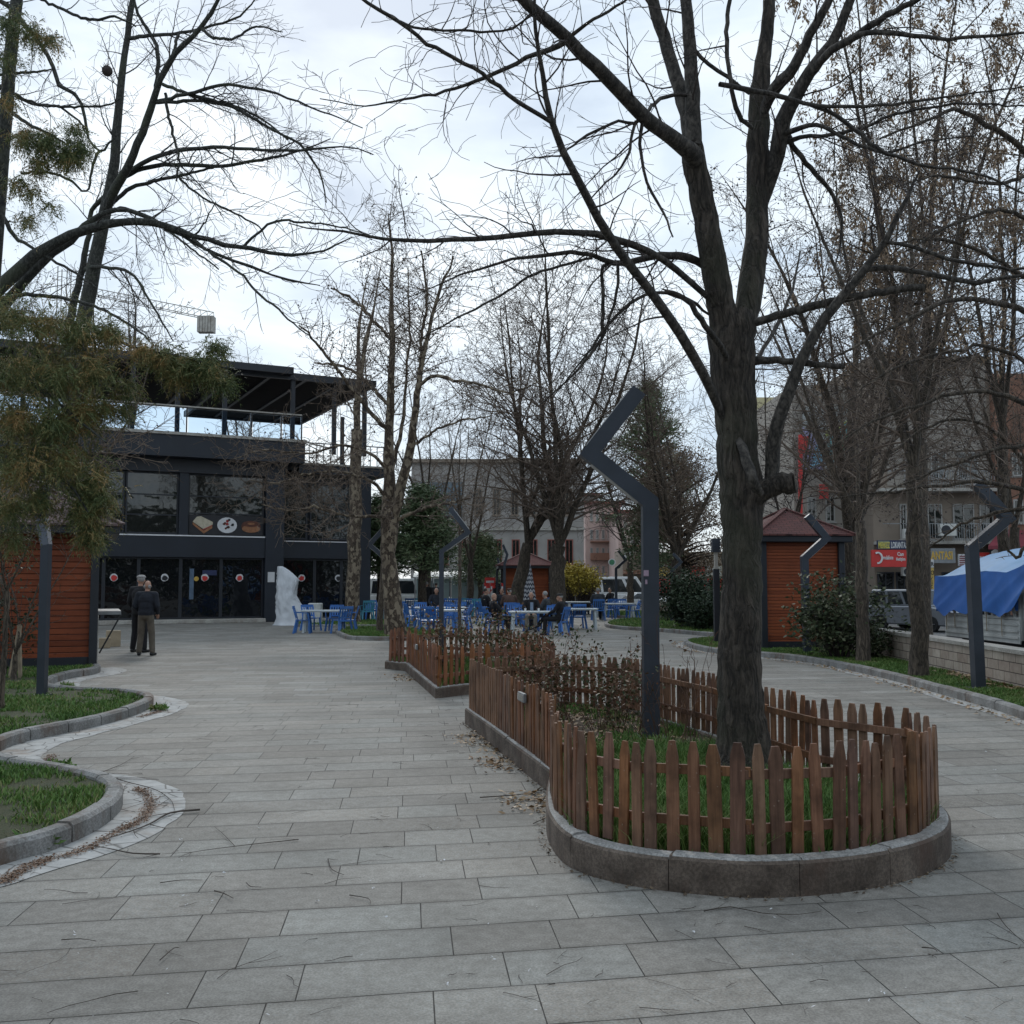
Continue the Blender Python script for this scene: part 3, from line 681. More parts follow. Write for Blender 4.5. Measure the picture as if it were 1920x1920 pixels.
# ------------------------------------------------------------------ stone wall along the street
mb = MB(); wl = resample([np.array(p, float) for p in wallx], 1.0)
root = thing('retaining_wall', 'low beige stone block wall with concrete coping between lawn and street', 'wall', (7.8, 15, 0))
a = offset(wl, 0); b = offset(wl, -.28)
def wall_strip(mb, a, b, z0, z1):
    n = len(a); vs_ = []
    for p, q in zip(a, b): vs_ += [(*p, z0), (*p, z1), (*q, z1), (*q, z0)]
    fs = [(i * 4 + e_, i * 4 + (e_ + 1) % 4, i * 4 + 4 + (e_ + 1) % 4, i * 4 + 4 + e_) for i in range(n - 1) for e_ in range(4)]
    mb.add(vs_, fs + [(0, 3, 2, 1), tuple((n - 1) * 4 + x for x in (0, 1, 2, 3))])
wall_strip(mb, a, b, -.5, .60); mb.build('masonry', M['blocks'], root)
mb = MB(); wall_strip(mb, offset(wl, .03), offset(wl, -.31), .603, .665); mb.build('coping', M['conc_light'], root)

# ================================================================== BUILDINGS
def text_mesh(name, s, h, mat, parent, origin, xd=(1, 0, 0), up=(0, 0, 1), sx=1.0, ext=.01, bold=0.0, align='LEFT'):
    cu = bpy.data.curves.new(name, 'FONT'); cu.body = s; cu.size = 1; cu.extrude = .5; cu.offset = bold; cu.align_x = align; cu.resolution_u = 2
    o = bpy.data.objects.new(name, cu); COL.objects.link(o); dg = bpy.context.evaluated_depsgraph_get(); dg.update()
    me = bpy.data.meshes.new_from_object(o.evaluated_get(dg)); bpy.data.objects.remove(o); bpy.data.curves.remove(cu)
    me.name = name; xd, up = Vector(xd).normalized(), Vector(up).normalized(); nn = xd.cross(up)
    Mx = Matrix((xd * h * 1.38 * sx, up * h * 1.38, nn * ext)).transposed().to_4x4(); Mx.translation = Vector(origin)
    me.transform(Mx); me.materials.clear()
    return link(name, me, mat, parent)

# --- the black two-storey cafe on the left
A0 = Vector((-16.8, 41.7, 0)); DS = Vector((1.95, 1, 0)).normalized(); DN = Vector((-DS.y, DS.x, 0))     # DN points into the building
MC = Matrix((DS, DN, Vector((0, 0, 1)))).transposed().to_4x4(); MC.translation = A0
def cs(px, y=0):
    u = (px - 960) / 1920; B = A0 + DN * y
    return (u * B.y - B.x) / (DS.x - u * DS.y)
def cz(py, px, y=0):
    s_ = cs(px, y); Y = (A0 + DN * y + DS * s_).y; return P(px, py, Y).z
cafe = thing('cafe_building', 'two-storey black glass cafe with slatted roof terrace canopy on the left', 'building', A0)
def cbox(name, s0, s1, y0, y1, z0, z1, mat, parent=None, bevel=0):
    mb = MB(); mb.M = MC; mb.box2((s0, y0, z0), (s1, y1, z1)); return mb.build(name, mat, parent or cafe, bevel=bevel)
SL, SP0, SP1, SR = -7.5, cs(497), cs(523, .6), cs(672, .6)
ZB0, ZB1 = 2.78, 3.66                                # band between the floors
cbox('body', SL, SP1 - .05, .35, 14, 0, 6.75, M['anthracite']); cbox('body', SP1 - .04, SR + .5, .95, 14, 0, 6.6, M['anthracite'])
cbox('step', SL, SP0 - .02, -.45, .34, 0, .17, M['conc_light'], bevel=.02); cbox('step', SP1, SR, .35, .94, 0, .12, M['conc_light'], bevel=.02)
cbox('pillar', SP0, SP1 + .05, -.12, .6, 0, 7.3, M['anthracite'], bevel=.02)
cbox('pillar', SR - .1, SR + .5, .3, .9, 0, 6.7, M['anthracite'], bevel=.02)
cbox('fascia', SL, SP0 - .01, -.03, .34, ZB0, ZB1, M['anthracite']); cbox('trim_line', SL, SP0 - .02, -.06, .3, ZB1 + .003, ZB1 + .055, M['white_line'])
cbox('fascia', SP1 + .06, SR - .11, .57, .94, ZB0 + .02, ZB1 - .12, M['anthracite']); cbox('trim_line', SP1 + .07, SR - .12, .53, .9, ZB1 - .117, ZB1 - .075, M['white_line'])
def cwindow(s0, s1, z0, z1, y, glass, bars=(), fw=.07):
    f = MB(); f.M = MC
    f.box2((s0, y - .04, z0), (s0 + fw, y + .06, z1)); f.box2((s1 - fw, y - .04, z0), (s1, y + .06, z1))
    f.box2((s0 + fw, y - .035, z1 - fw), (s1 - fw, y + .06, z1)); f.box2((s0 + fw, y - .035, z0), (s1 - fw, y + .06, z0 + fw))
    for b in bars: f.box2((s0 + fw, y - .03, b - .025), (s1 - fw, y + .05, b + .025))
    fo = f.build('window', M['dark_frame'], cafe)
    g = MB(); g.M = MC; g.box2((s0 + fw * .5, y + .005, z0 + fw * .5), (s1 - fw * .5, y + .03, z1 - fw * .5))
    go = g.build('pane', glass, fo); return fo
for a, b in ((-7.4, -5.2), (-5.2, -2.4), (-2.4, .2), (.2, cs(262)), (cs(262), cs(341)), (cs(341), cs(417)), (cs(417), SP0 - .02)): cwindow(a, b, .18, ZB0 - .01, .2, M['glass'])
for a, b in ((SP1 + .1, cs(590, .8)), (cs(590, .8), cs(640, .8)), (cs(640, .8), SR - .12)): cwindow(a, b, .13, ZB0, .8, M['glass'])
for a, b in ((-7.4, -4.5), (-4.4, -1.4), (-1.3, cs(232)), (cs(234), cs(334)), (cs(352), SP0 - .04)):
    cwindow(a, b, ZB1 + .08, 6.35, .2, M['glass_up'], (4.55 if a < 3 else 4.66, 5.4))
for a, b in ((SP1 + .1, cs(575, .8)), (cs(580, .8), SR - .12)): cwindow(a, b, ZB1, 6.2, .8, M['glass_up'], (5.1,))
cbox('mullion', cs(334) + .01, cs(352) - .01, .02, .3, ZB1 + .06, 6.7, M['anthracite'])
cbox('cornice', SL, SP1 + .75, -.75, .34, 6.95, 7.85, M['anthracite']); cbox('ledge', SL - .05, SP1 + .82, -.82, .3, 7.853, 7.97, M['conc_light'])
cbox('soffit', SL, SP1, -.05, .34, 6.36, 6.94, M['dark_frame'])
cbox('roof_slab', SP1 + .76, SR + 1.2, .2, 14, 6.62, 7.0, M['anthracite']); cbox('ledge', SP1 + .83, SR + 1.25, .14, .5, 7.003, 7.09, M['conc_light'])
cbox('roof_slab', SL, SP1 + .7, .36, 14, 6.76, 7.6, M['anthracite'])
# glass railing
for k, (a, b) in enumerate(((-7, -4.6), (-4.55, -2.1), (-2.05, .9), (.95, 3.2), (3.25, 5.9), (5.95, 7.2), (7.25, SP1 + .6))):
    o = cbox('railing_glass', a + .03, b - .03, -.62, -.60, 8.0, 9.0, M['rail_glass'])
    cbox('rail_post', b - .01, b + .04, -.64, -.58, 7.97, 9.06, M['dark_frame'])
cbox('handrail', -7, SP1 + .62, -.65, -.57, 9.063, 9.12, M['conc_light'])
mb = MB(); mb.M = MC
for k in range(16): mb.box2((SP1 + .9 + k * .32, .22, 7.1), (SP1 + .93 + k * .32, .25, 7.98))
mb.box2((SP1 + .85, .21, 7.985), (SR + 1.2, .26, 8.03)); mb.build('railing', M['dark_frame'], cafe)
# slatted canopies seen from below
M['slat'] = simple('dark_brown_slats', (.022, .016, .013), .7, .2, 3)
def canopy(s0, s1, y0, y1, z, dz, name='canopy'):
    f = MB(); f.M = MC
    f.box2((s0, y0, z), (s1, y0 + .16, z + .3)); f.box2((s0, y1 - .16, z), (s1, y1, z + .3)); f.box2((s0, y0, z + .001), (s0 + .16, y1, z + .299)); f.box2((s1 - .16, y0, z + .002), (s1, y1, z + .298))
    for q in (1, 2, 3): x = s0 + (s1 - s0) * q / 4; f.box2((x - .08, y0 + .16, z + .06), (x + .08, y1 - .16, z + .29))
    fo = f.build(name, M['dark_frame'], cafe)
    sl_ = MB(); sl_.M = MC; y = y0 + .22
    while y < y1 - .25: sl_.box((((s0 + s1) / 2), y, z + .16), (s1 - s0 - .34, .27, .03), Matrix.Rotation(R(-14), 3, 'X')); y += .27
    sl_.build('slats', M['slat'], fo)
canopy(-7, cs(546, -.4), -.4, 11, 10.95, 0)
canopy(cs(546, -.4) - 2.5, cs(700, .3), .1, 13, 10.8, 0)
for s_, y_, z_ in ((cs(548), .2, 11.0), (cs(414), -.3, 10.95), (cs(325), -.3, 10.95), (cs(240), -.3, 10.95), (cs(690), .6, 10.8), (cs(632), .6, 10.8), (-3, -.3, 10.95), (cs(640, 9), 9, 10.8)):
    cbox('canopy_post', s_ - .09, s_ + .09, y_, y_ + .18, 7.6 if z_ > 10.5 else 7.0, z_, M['dark_frame'])
# food pictures, notices and stickers
fs_ = cbox('picture_panel', cs(352) + .05, SP0 - .1, .12, .17, ZB1 + .11, 4.6, M['sign_black'])
tag(fs_, 'black panel with three food pictures')
def flat(name, pts, y, mat, parent, th=.012, s=0, z=0):
    mb = MB(); mb.M = MC @ Matrix.Translation((s, 0, z)) @ Matrix(((1, 0, 0, 0), (0, 0, 1, 0), (0, 1, 0, 0), (0, 0, 0, 1)))
    mb.prism(pts, y - th, y); return mb.build(name, mat, parent)
def ell(cx, cy, rx, ry, n=18, j=0, seed=0):
    rng = random.Random(seed); return [(cx + rx * math.cos(2 * math.pi * i / n) * (1 + rng.uniform(-j, j)), cy + ry * math.sin(2 * math.pi * i / n) * (1 + rng.uniform(-j, j))) for i in range(n)]
bread = simple('bread', (.50, .45, .34), .8, .2, 8); crust = simple('crust', (.30, .14, .07), .8, .3, 8); choc = simple('chocolate', (.11, .035, .02), .6, .4, 9); berry = simple('berries', (.35, .03, .03), .5, .5, 20)
s1_, s2_, s3_ = cs(380), cs(426), cs(471); zc = ZB1 + .52
flat('sandwich_picture', [(-.42, .0), (.05, -.38), (.4, -.14), (.4, .0), (.05, -.26), (-.42, .1)], .11, crust, fs_, s=s1_, z=zc)
flat('sandwich_picture', [(-.42, .12), (.05, -.2), (.42, .02), (.42, .12), (-.08, .36), (-.25, .33)], .105, bread, fs_, s=s1_, z=zc)
flat('sandwich_picture', [(.0, -.25), (.4, -.03), (.4, .0), (.0, -.2)], .1, berry, fs_, s=s1_, z=zc)
flat('plate_picture', ell(0, 0, .42, .34), .11, M['paper'], fs_, s=s2_, z=zc)
for q in range(12):
    a = q * 2.4; flat('topping_picture', ell(.26 * math.cos(a) * (q % 3) / 2, .2 * math.sin(a) * (q % 4) / 3 + .04, .06, .05, 8, .3, q), .1, (berry, choc, M['sign_black'])[q % 3], fs_, s=s2_, z=zc)
flat('cake_picture', ell(0, -.04, .42, .26), .11, choc, fs_, s=s3_, z=zc); flat('cake_picture', ell(0, -.13, .39, .17), .106, crust, fs_, s=s3_, z=zc)
flat('cake_picture', ell(0, .08, .38, .13), .1, choc, fs_, s=s3_, z=zc); flat('cake_picture', ell(0, .09, .16, .05), .095, crust, fs_, s=s3_, z=zc)
for px_, kind_ in ((215, 0), (310, 1), (385, 2), (450, 0), (566, 1), (635, 1)):
    yy = .19 if px_ < 500 else .79; s_ = cs(px_, yy); zz = 1.92
    flat('window_sticker', ell(0, 0, .16, .16, 14, .08, px_), yy - .008, M['paper'], cafe, s=s_, z=zz)
    flat('window_sticker', ell(0, -.02, .12, .11, 10, .2, px_ + 1), yy - .022, M['red'] if kind_ != 1 else (M['sign_black'] if px_ != 566 else M['red']), cafe, s=s_, z=zz)
    if kind_ == 2: flat('window_sticker', ell(-.35, -.05, .1, .1), yy - .008, M['gold'], cafe, s=s_, z=zz); flat('window_sticker', [(-.1, .1), (.5, .1), (.5, .32), (-.1, .32)], yy - .006, M['navy'], cafe, s=s_, z=zz)
o = flat('notice', [(-.15, -.22), (.15, -.22), (.15, .22), (-.15, .22)], -.125, M['paper'], cafe, s=cs(508), z=1.95); tag(o, 'white paper notice on black pillar')
cbox('banner', cs(358), cs(366), .17, .19, 1.0, 2.3, simple('reflected_banner_blue', (.10, .15, .22), .8, .3, 3))  # dull blue strip painted as a banner's reflection in the window glass

# --- wooden kiosks
def kiosk(label, corner, ang, wdt, dep, ztop, zpeak, planks, shing, over=.34, base=.05, shelf=False):
    f = Vector((math.cos(ang), math.sin(ang), 0)); n = Vector((-f.y, f.x, 0)); c = Vector(corner)
    Mk = Matrix((f, n, Vector((0, 0, 1)))).transposed().to_4x4(); Mk.translation = c
    root = thing('kiosk', label, 'kiosk', c + f * wdt / 2 + n * dep / 2)
    mb = MB(); mb.M = Mk; mb.box2((.02, .02, base), (wdt - .02, dep - .02, ztop)); mb.build('plank_wall', planks, root)
    for x, y in ((0, 0), (wdt, 0), (0, dep), (wdt, dep)):
        mb = MB(); mb.M = Mk; mb.box((x, y, (ztop + base) / 2), (.15, .15, ztop - base)); mb.build('corner_post', M['dark_frame'], root, bevel=.01)
    mb = MB(); mb.M = Mk; mb.box2((.08, -.02, base), (wdt - .08, .0, base + .17)); mb.box2((-.02, .08, base), (0, dep - .08, base + .17)); mb.box2((wdt, .08, base), (wdt + .02, dep - .08, base + .17))
    mb.build('base_board', M['dark_frame'], root)
    mb = MB(); mb.M = Mk; mb.box2((-over, -over, ztop - .02), (wdt + over, dep + over, ztop + .13)); mb.build('eave', M['dark_frame'], root, bevel=.015)
    mb = MB(); mb.M = Mk; o_ = over + .05; z0 = ztop + .131
    k = .0; cx, cy = wdt / 2, dep / 2
    r0 = [(-o_, -o_), (wdt + o_, -o_), (wdt + o_, dep + o_), (-o_, dep + o_)]
    vs_ = [(x, y, z0) for x, y in r0] + [(x, y, z0 + .04) for x, y in r0] + [(cx, cy, zpeak)]
    mb.add(vs_, [(3, 2, 1, 0), (0, 1, 5, 4), (1, 2, 6, 5), (2, 3, 7, 6), (3, 0, 4, 7), (4, 5, 8), (5, 6, 8), (6, 7, 8), (7, 4, 8)])
    rf = mb.build('roof', shing, root)
    mb = MB(); mb.M = Mk
    for x, y in r0: mb.bar((x, y, z0 + .05), (cx, cy, zpeak + .02), .12, .03)
    mb.build('hip_cap', shing, rf)
    if shelf:
        mb = MB(); mb.M = Mk; mb.box2((wdt + .08, .3, 1.05), (wdt + .5, dep - .3, 1.12)); mb.build('counter_shelf', M['metal_grey'], root)
        mb = MB(); mb.M = Mk; mb.box2((wdt + .01, .02, base), (wdt + .09, dep, 1.04)); mb.build('side_panel', M['conc_light'], root)
        mb = MB(); mb.M = Mk; mb.bar((wdt + .5, .34, 1.05), (wdt + .12, .34, .3), .03, .03); mb.build('bracket', M['black'], root)
    return root
kiosk('red-brown plank kiosk with mauve shingle roof at the left edge', (-8.05 - 2.9 * .925, 19.8 - 2.9 * .38, .0), math.atan2(.38, .925), 2.9, 2.6, 2.62, 3.85, M['planks'], M['shingle_l'], shelf=True, base=.09, over=.42)
kiosk('orange-red plank kiosk with red pyramid roof right of the big trunk', (6.07, 24.8, 0), R(5), 1.95, 2.2, 2.68, 3.55, M['planks_r'], M['shingle'], base=.1, over=.22)
kiosk('small distant red plank kiosk behind the seated men', (GD(945, 58).x, 58, 0), R(3), 2.6, 2.4, 2.55, 3.5, M['planks_r'], M['shingle'])
for p, s_, h_, lb in ((G(212, 1212), .36, .42, 'taller pale carton on the ground beside the left kiosk'), (G(196, 1215), .28, .26, 'low pale carton half hidden behind the left kiosk corner')):
    mb = MB(); mb.box((p.x, p.y, h_ / 2), (s_, s_ * .8, h_), Matrix.Rotation(.4, 3, 'Z')); tag(mb.build('carton', M['carton'], bevel=.01), lb, 'carton')

# --- generic facades
def facade(name, label, px0, px1, Y, ptop, mat, rows, depth=10, z0=-.42, win=None, cat='building', roof=None, ptop2=None):
    a = GD(px0, Y, z0); b = GD(px1, Y, z0); zt = P((px0 + px1) / 2, ptop, Y).z
    root = thing(name, label, cat, ((a.x + b.x) / 2, Y, z0))
    mb = MB(); mb.box2((a.x, Y, z0), (b.x, Y + depth, zt)); mb.build('wall', mat, root)
    if roof:
        mb = MB(); mb.box2((a.x - .5, Y - .5, zt + .003), (b.x + .5, Y + depth, zt + .35)); mb.build('roof', roof, root)
    return root, a.x, b.x, zt
WC = {}
def window(root, cx, cz_, wd, hh, Y, glass=None, frame=None, kind=0):
    key = (round(wd, 2), round(hh, 2), (glass or M['glass_up']).name, (frame or M['frame_dull']).name, kind)
    if key not in WC:
        f = MB(); t_ = .08
        f.box2((-wd / 2, -.06, -hh / 2), (-wd / 2 + t_, .02, hh / 2)); f.box2((wd / 2 - t_, -.06, -hh / 2), (wd / 2, .02, hh / 2))
        f.box2((-wd / 2 + t_, -.055, hh / 2 - t_), (wd / 2 - t_, .02, hh / 2)); f.box2((-wd / 2 + t_, -.055, -hh / 2), (wd / 2 - t_, .02, -hh / 2 + t_))
        f.box2((-.03, -.05, -hh / 2 + t_), (.03, .02, hh / 2 - t_)); f.box2((-wd / 2 - .08, -.12, -hh / 2 - .08), (wd / 2 + .08, .02, -hh / 2))
        g = MB(); g.box2((-wd / 2 + .04, -.02, -hh / 2 + .04), (wd / 2 - .04, -.01, hh / 2 - .04))
        fm = f.mesh('window'); fm.materials.append(frame or M['frame_dull']); gm = g.mesh('pane'); gm.materials.append(glass or M['glass_up']); WC[key] = (fm, gm)
    fm, gm = WC[key]; o = bpy.data.objects.new('window', fm); COL.objects.link(o); o.parent = root
    o.location = Vector((cx, Y, cz_)) - wloc(root); q = bpy.data.objects.new('pane', gm); COL.objects.link(q); q.parent = o
    return o
def grid(root, x0, x1, z0, z1, nx, nz_, Y, fw=.5, fh=.5, **k):
    for j in range(nz_):
        for i in range(nx): window(root, x0 + (i + .5) * (x1 - x0) / nx, z0 + (j + .5) * (z1 - z0) / nz_, (x1 - x0) / nx * fw, (z1 - z0) / nz_ * fh, Y, **k)
# centre: grey public building with a blue glass part
r_, x0, x1, zt = facade('office_building', 'long grey stone office building with blue glazing behind the plaza trees', 770, 1095, 88, 868, M['stone_grey'], 3, 14)
mb = MB(); mb.box2((x0 - .3, 87.6, zt + .003), (x1 + .3, 92, zt + .3)); mb.build('cornice', M['brown_render'], r_)
mb = MB(); mb.box2((x0 + .5, 87.85, 6.9), (GD(866, 88).x, 87.99, 10.4)); g_ = mb.build('curtain_wall', M['glass_blue'], r_)
mb = MB()
for k in range(7): x = x0 + .5 + k * .6; mb.box2((x, 87.78, 6.9), (x + .06, 87.845, 10.4))
for z_ in (8.0, 9.2): mb.box2((x0 + .5, 87.77, z_), (GD(866, 88).x, 87.84, z_ + .06))
mb.build('glazing_bars', M['dark_frame'], g_)
grid(r_, GD(880, 88).x, x1 - .5, 6.6, 10.8, 6, 1, 88, .42, .55, frame=M['brown_render']); grid(r_, x0 + .6, x1 - .5, 2.6, 6.2, 9, 1, 88, .45, .6, frame=M['roof_red'])
grid(r_, x0 + .6, x1 - .5, -.3, 2.4, 9, 1, 88, .6, .7, glass=M['glass'], frame=M['dark_frame'])
mb = MB(); mb.box2((x0 - .05, 87.8, 6.25), (x1 + .05, 88.05, 6.5)); mb.build('string_course', M['conc_light'], r_)
# centre right: pink blocks far away
for args in ((1098, 1165, 130, 945, 'pink', 'distant pink apartment block with rows of windows, left one', 5, 4), (1160, 1222, 118, 962, 'pink', 'distant pale pink apartment block with balconies, right one', 4, 4), (1062, 1120, 150, 930, 'stone_grey', 'far grey apartment block peeping over the pink one', 3, 4)):
    r_, x0, x1, zt = facade('apartment_building', args[5], args[0], args[1], args[2], args[3], M[args[4]], 3, 12, roof=M['roof_red'])
    grid(r_, x0 + .4, x1 - .4, 2.2, zt - .4, args[6], args[7], args[2], .45, .5)
    mb = MB()
    for j in range(3): z_ = 2.4 + (zt - 2.8) * j / 4; mb.box2((x0 + .6, args[2] - 1, z_), (x1 - .8, args[2] - .01, z_ + .9 if j % 2 else z_ + .15))
    mb.build('balcony', M['orange_r'], r_)
r_, x0, x1, zt = facade('shop_building', 'brown storefront with a dark orange-lined fascia beyond the white van', 1168, 1228, 100, 1030, M['brown_render'], 1, 8)
mb = MB(); mb.box2((x0, 99.4, 2.6), (x1, 99.98, 3.0)); mb.build('fascia', M['orange_r'], r_); grid(r_, x0 + .3, x1 - .3, -.3, 2.4, 4, 1, 100, .8, .9, glass=M['glass'], frame=M['dark_frame'])
mb = MB(); mb.box2((GD(1170, 100).x, 99.3, 4.2), (GD(1186, 100).x, 99.42, 5.0)); mb.build('sign_panel', M['paper'], r_)
mb = MB(); mb.lathe([(.36, -.05), (.36, .05)], (GD(1148, 99).x, 99.2, 3.75), 16, axis='y'); rr_ = mb.build('round_sign', M['paper'], r_)
mb = MB(); mb.lathe([(.26, -.06), (.26, .06)], (GD(1148, 99).x, 99.18, 3.75), 16, axis='y'); mb.build('sign_face', simple('green_sign', (.06, .22, .12), .5), rr_)
# row of shops seen between lamp and trunk
r_, x0, x1, zt = facade('shop_building', 'low row of shops with red fronts seen left of the big trunk', 1230, 1365, 84, 1035, M['beige'], 1, 8)
for i, (a, b, mt) in enumerate(((1275, 1292, 'paper'), (1294, 1320, 'red'), (1322, 1352, 'white_dirty'), (1236, 1262, 'yellow_banner'))):
    mb = MB(); mb.box2((GD(a, 84).x, 83.7, 2.3), (GD(b, 84).x, 83.98, 3.1)); mb.build('shop_sign', M[mt], r_)
grid(r_, GD(1234, 84).x, GD(1360, 84).x, -.3, 2.2, 7, 1, 84, .75, .9, glass=M['glass'], frame=M['red'])
# right: yellow and olive house
r_, x0, x1, zt = facade('apartment_building', 'pale yellow and olive house left of the mural wall', 1425, 1500, 76, 745, M['ochre'], 3, 10)
mb = MB(); mb.box2((GD(1463, 76).x, 75.9, 2), (GD(1487, 76).x, 75.99, zt - 1)); mb.build('olive_panel', M['olive'], r_)
grid(r_, x0 + .3, GD(1460, 76).x, 3, zt - 1, 2, 4, 76, .55, .5)
# right: building with the coloured mural banner
r_, x0, x1, zt = facade('apartment_building', 'grey-beige block carrying a big landscape banner and red verticals', 1492, 1662, 64, 722, M['greige'], 4, 12)
grid(r_, x0 + .5, x1 - .5, 4.9, 7.7, 4, 1, 64, .5, .55)
Yb = 63.7
def fpoly(name, pts, Y, mat, parent, th=.03):
    w_ = [P(x, y, Y) for x, y in pts]; n = len(w_); mb = MB()
    mb.add([tuple(p) for p in w_] + [(p.x, p.y + th, p.z) for p in w_], [tuple(range(n)), tuple(range(2 * n - 1, n - 1, -1))] + [(i, n + i, n + (i + 1) % n, (i + 1) % n) for i in range(n)])
    return mb.build(name, mat, parent)
bn = fpoly('banner', [(1505, 762), (1642, 762), (1642, 880), (1505, 880)], Yb, simple('banner_cloth', (.42, .44, .43), .8, .25, .8), r_)
fpoly('banner_picture', [(1505, 800), (1528, 818), (1545, 880), (1505, 880)], Yb - .02, simple('lilac_print', (.34, .33, .50), .8, .3, 1), bn)
fpoly('banner_picture', [(1518, 878), (1530, 835), (1545, 822), (1550, 870)], Yb - .06, simple('light_blue_print', (.20, .42, .58), .8, .2, 1), bn)
fpoly('banner_picture', [(1550, 866), (1552, 820), (1590, 790), (1600, 790), (1590, 830), (1562, 866)], Yb - .05, simple('teal_print', (.16, .42, .45), .8, .2, 1), bn)
fpoly('banner_picture', [(1548, 820), (1548, 808), (1572, 798), (1592, 786), (1570, 808)], Yb - .09, simple('yellow_green_print', (.42, .48, .16), .8, .2, 1), bn)
fpoly('banner_picture', [(1562, 862), (1570, 850), (1596, 798), (1601, 798), (1578, 852)], Yb - .12, simple('green_print', (.08, .35, .16), .8, .2, 1), bn)
fpoly('banner_picture', [(1596, 790), (1640, 764), (1640, 800), (1600, 830)], Yb - .03, simple('orange_print', (.48, .20, .10), .8, .3, 1), bn)
for a, b, c, d in ((1497, 1505, 815, 1010), (1618, 1638, 770, 838), (1624, 1638, 905, 985), (1596, 1606, 890, 925), (1536, 1554, 908, 935), (1505, 1516, 818, 850), (1628, 1640, 985, 1045)):
    fpoly('red_panel', [(a, c), (b, c), (b, d), (a, d)], Yb - .35, M['red'], r_)
mb = MB(); mb.box2((x0, 63.2, 2.9), (x1, 63.98, 3.4)); mb.build('canopy_slab', M['conc_light'], r_)
# right: restaurant and phone-shop block
YR = 60.0
r_, x0, x1, zt = facade('apartment_building', 'brown-beige block with balconies over the restaurant and phone shop', 1640, 1872, YR, 668, M['brown_render'], 4, 12)
rb = r_
mb = MB(); mb.box2((GD(1668, YR).x, YR - .05, 7.4), (GD(1860, YR).x, YR - .003, zt - .4)); mb.build('gable_panel', M['greige'], r_)
mb = MB()
for z_ in (3.95, 7.0): mb.box2((GD(1640, YR).x, YR - 1.2, z_), (GD(1868, YR).x, YR - .01, z_ + .18))
mb.build('balcony_slab', M['conc_light'], r_)
mb = MB()
for z_ in (4.14, 7.19):
    for k in range(40): x = GD(1700, YR).x + k * .14; mb.box2((x, YR - 1.16, z_), (x + .03, YR - 1.13, z_ + .95))
    mb.box2((GD(1645, YR).x, YR - 1.18, z_ + .955), (GD(1868, YR).x, YR - 1.11, z_ + 1.0))
mb.build('balcony_railing', M['metal_grey'], r_)
for a, b in ((1690, 1703), (1742, 1770), (1790, 1830), (1840, 1866)): window(r_, (GD(a, YR).x + GD(b, YR).x) / 2, 5.3, GD(b, YR).x - GD(a, YR).x, 2.1, YR - .01, glass=M['glass_up'])
for a, b in ((1700, 1730), (1750, 1780), (1800, 1840)): window(r_, (GD(a, YR).x + GD(b, YR).x) / 2, 8.6, GD(b, YR).x - GD(a, YR).x, 1.6, YR - .06, glass=M['glass_up'])
for a, b in ((1645, 1676), (1680, 1710), (1712, 1736), (1766, 1792), (1796, 1830), (1834, 1866)): window(r_, (GD(a, YR).x + GD(b, YR).x) / 2, 1.0, GD(b, YR).x - GD(a, YR).x, 2.7, YR - .01, glass=M['glass'], frame=M['dark_frame'])
def sign(label, px0, py0, px1, py1, Y, mat, cat='shop sign', name='shop_sign'):
    a, b = P(px0, py0, Y), P(px1, py1, Y); c = (a + b) / 2
    root = thing(name, label, cat, c); mb = MB(); mb.box2((a.x, Y, b.z), (b.x, Y + .15, a.z)); mb.build('panel', mat, root, bevel=.01); return root
def stxt(root, s, px, py_base, hpx, Y, mat, wpx=None, bold=.0, name='lettering'):
    p = P(px, py_base, Y); h = hpx / FPX * Y
    o = text_mesh(name, s, h, mat, root, (p.x, Y - .012, p.z), bold=bold, ext=.02)
    if wpx:
        xs = [v.co.x for v in o.data.vertices]; k = (wpx / FPX * Y) / (max(xs) - min(xs)); mn = min(xs)
        for v in o.data.vertices: v.co.x = mn + (v.co.x - mn) * k
    return o
YS = YR - 1.45
s_ = sign('black restaurant sign reading MERKEZ LOKANTASI above the red phone sign', 1645, 1013, 1702, 1030, YS, M['navy'])
mb = MB(); a, b = P(1646, 1014, YS), P(1668, 1029, YS); mb.box2((a.x, YS - .02, b.z), (b.x, YS - .005, a.z)); mb.build('panel_end', M['olive'], s_)
stxt(s_, 'MERKEZ', 1646.5, 1027.5, 11, YS - .025, M['yellow'], 21, .02); stxt(s_, 'LOKANTASI', 1670, 1027.5, 12, YS, M['white'], 31, .02)
s_ = sign('red phone shop sign under the restaurant sign', 1634, 1031, 1703, 1063, YS - .03, M['red'])
stxt(s_, 'vodafone', 1656, 1049, 8, YS - .03, M['white'], 19, .02); stxt(s_, 'Can', 1682, 1042, 7, YS - .03, M['white'], 12, .02); stxt(s_, 'iletişim', 1680, 1051, 6, YS - .03, M['white'], 17, .02)
p = P(1646, 1046, YS - .06); mb = MB()
for k in range(14):
    a0, a1 = R(-100 + k * 20), R(-80 + k * 20)
    if k < 11: mb.bar((p.x + .24 * math.cos(a0), p.y, p.z + .3 * math.sin(a0)), (p.x + .24 * math.cos(a1), p.y, p.z + .3 * math.sin(a1)), .1, .06, up=(0, 1, 0))
mb.build('ring_mark', M['white'], s_)
s_ = sign('grey fascia with gold letters right of the rough trunk', 1745, 1028, 1792, 1056, YS, M['metal_grey'])
stxt(s_, 'LOKANTASI', 1722, 1048.5, 15, YS, M['gold'], 63, .03)
s_ = sign('vertical yellow banner beside the dark doorway', 1738, 1048, 1752, 1106, YS - .1, M['yellow_banner'], 'banner', 'banner')
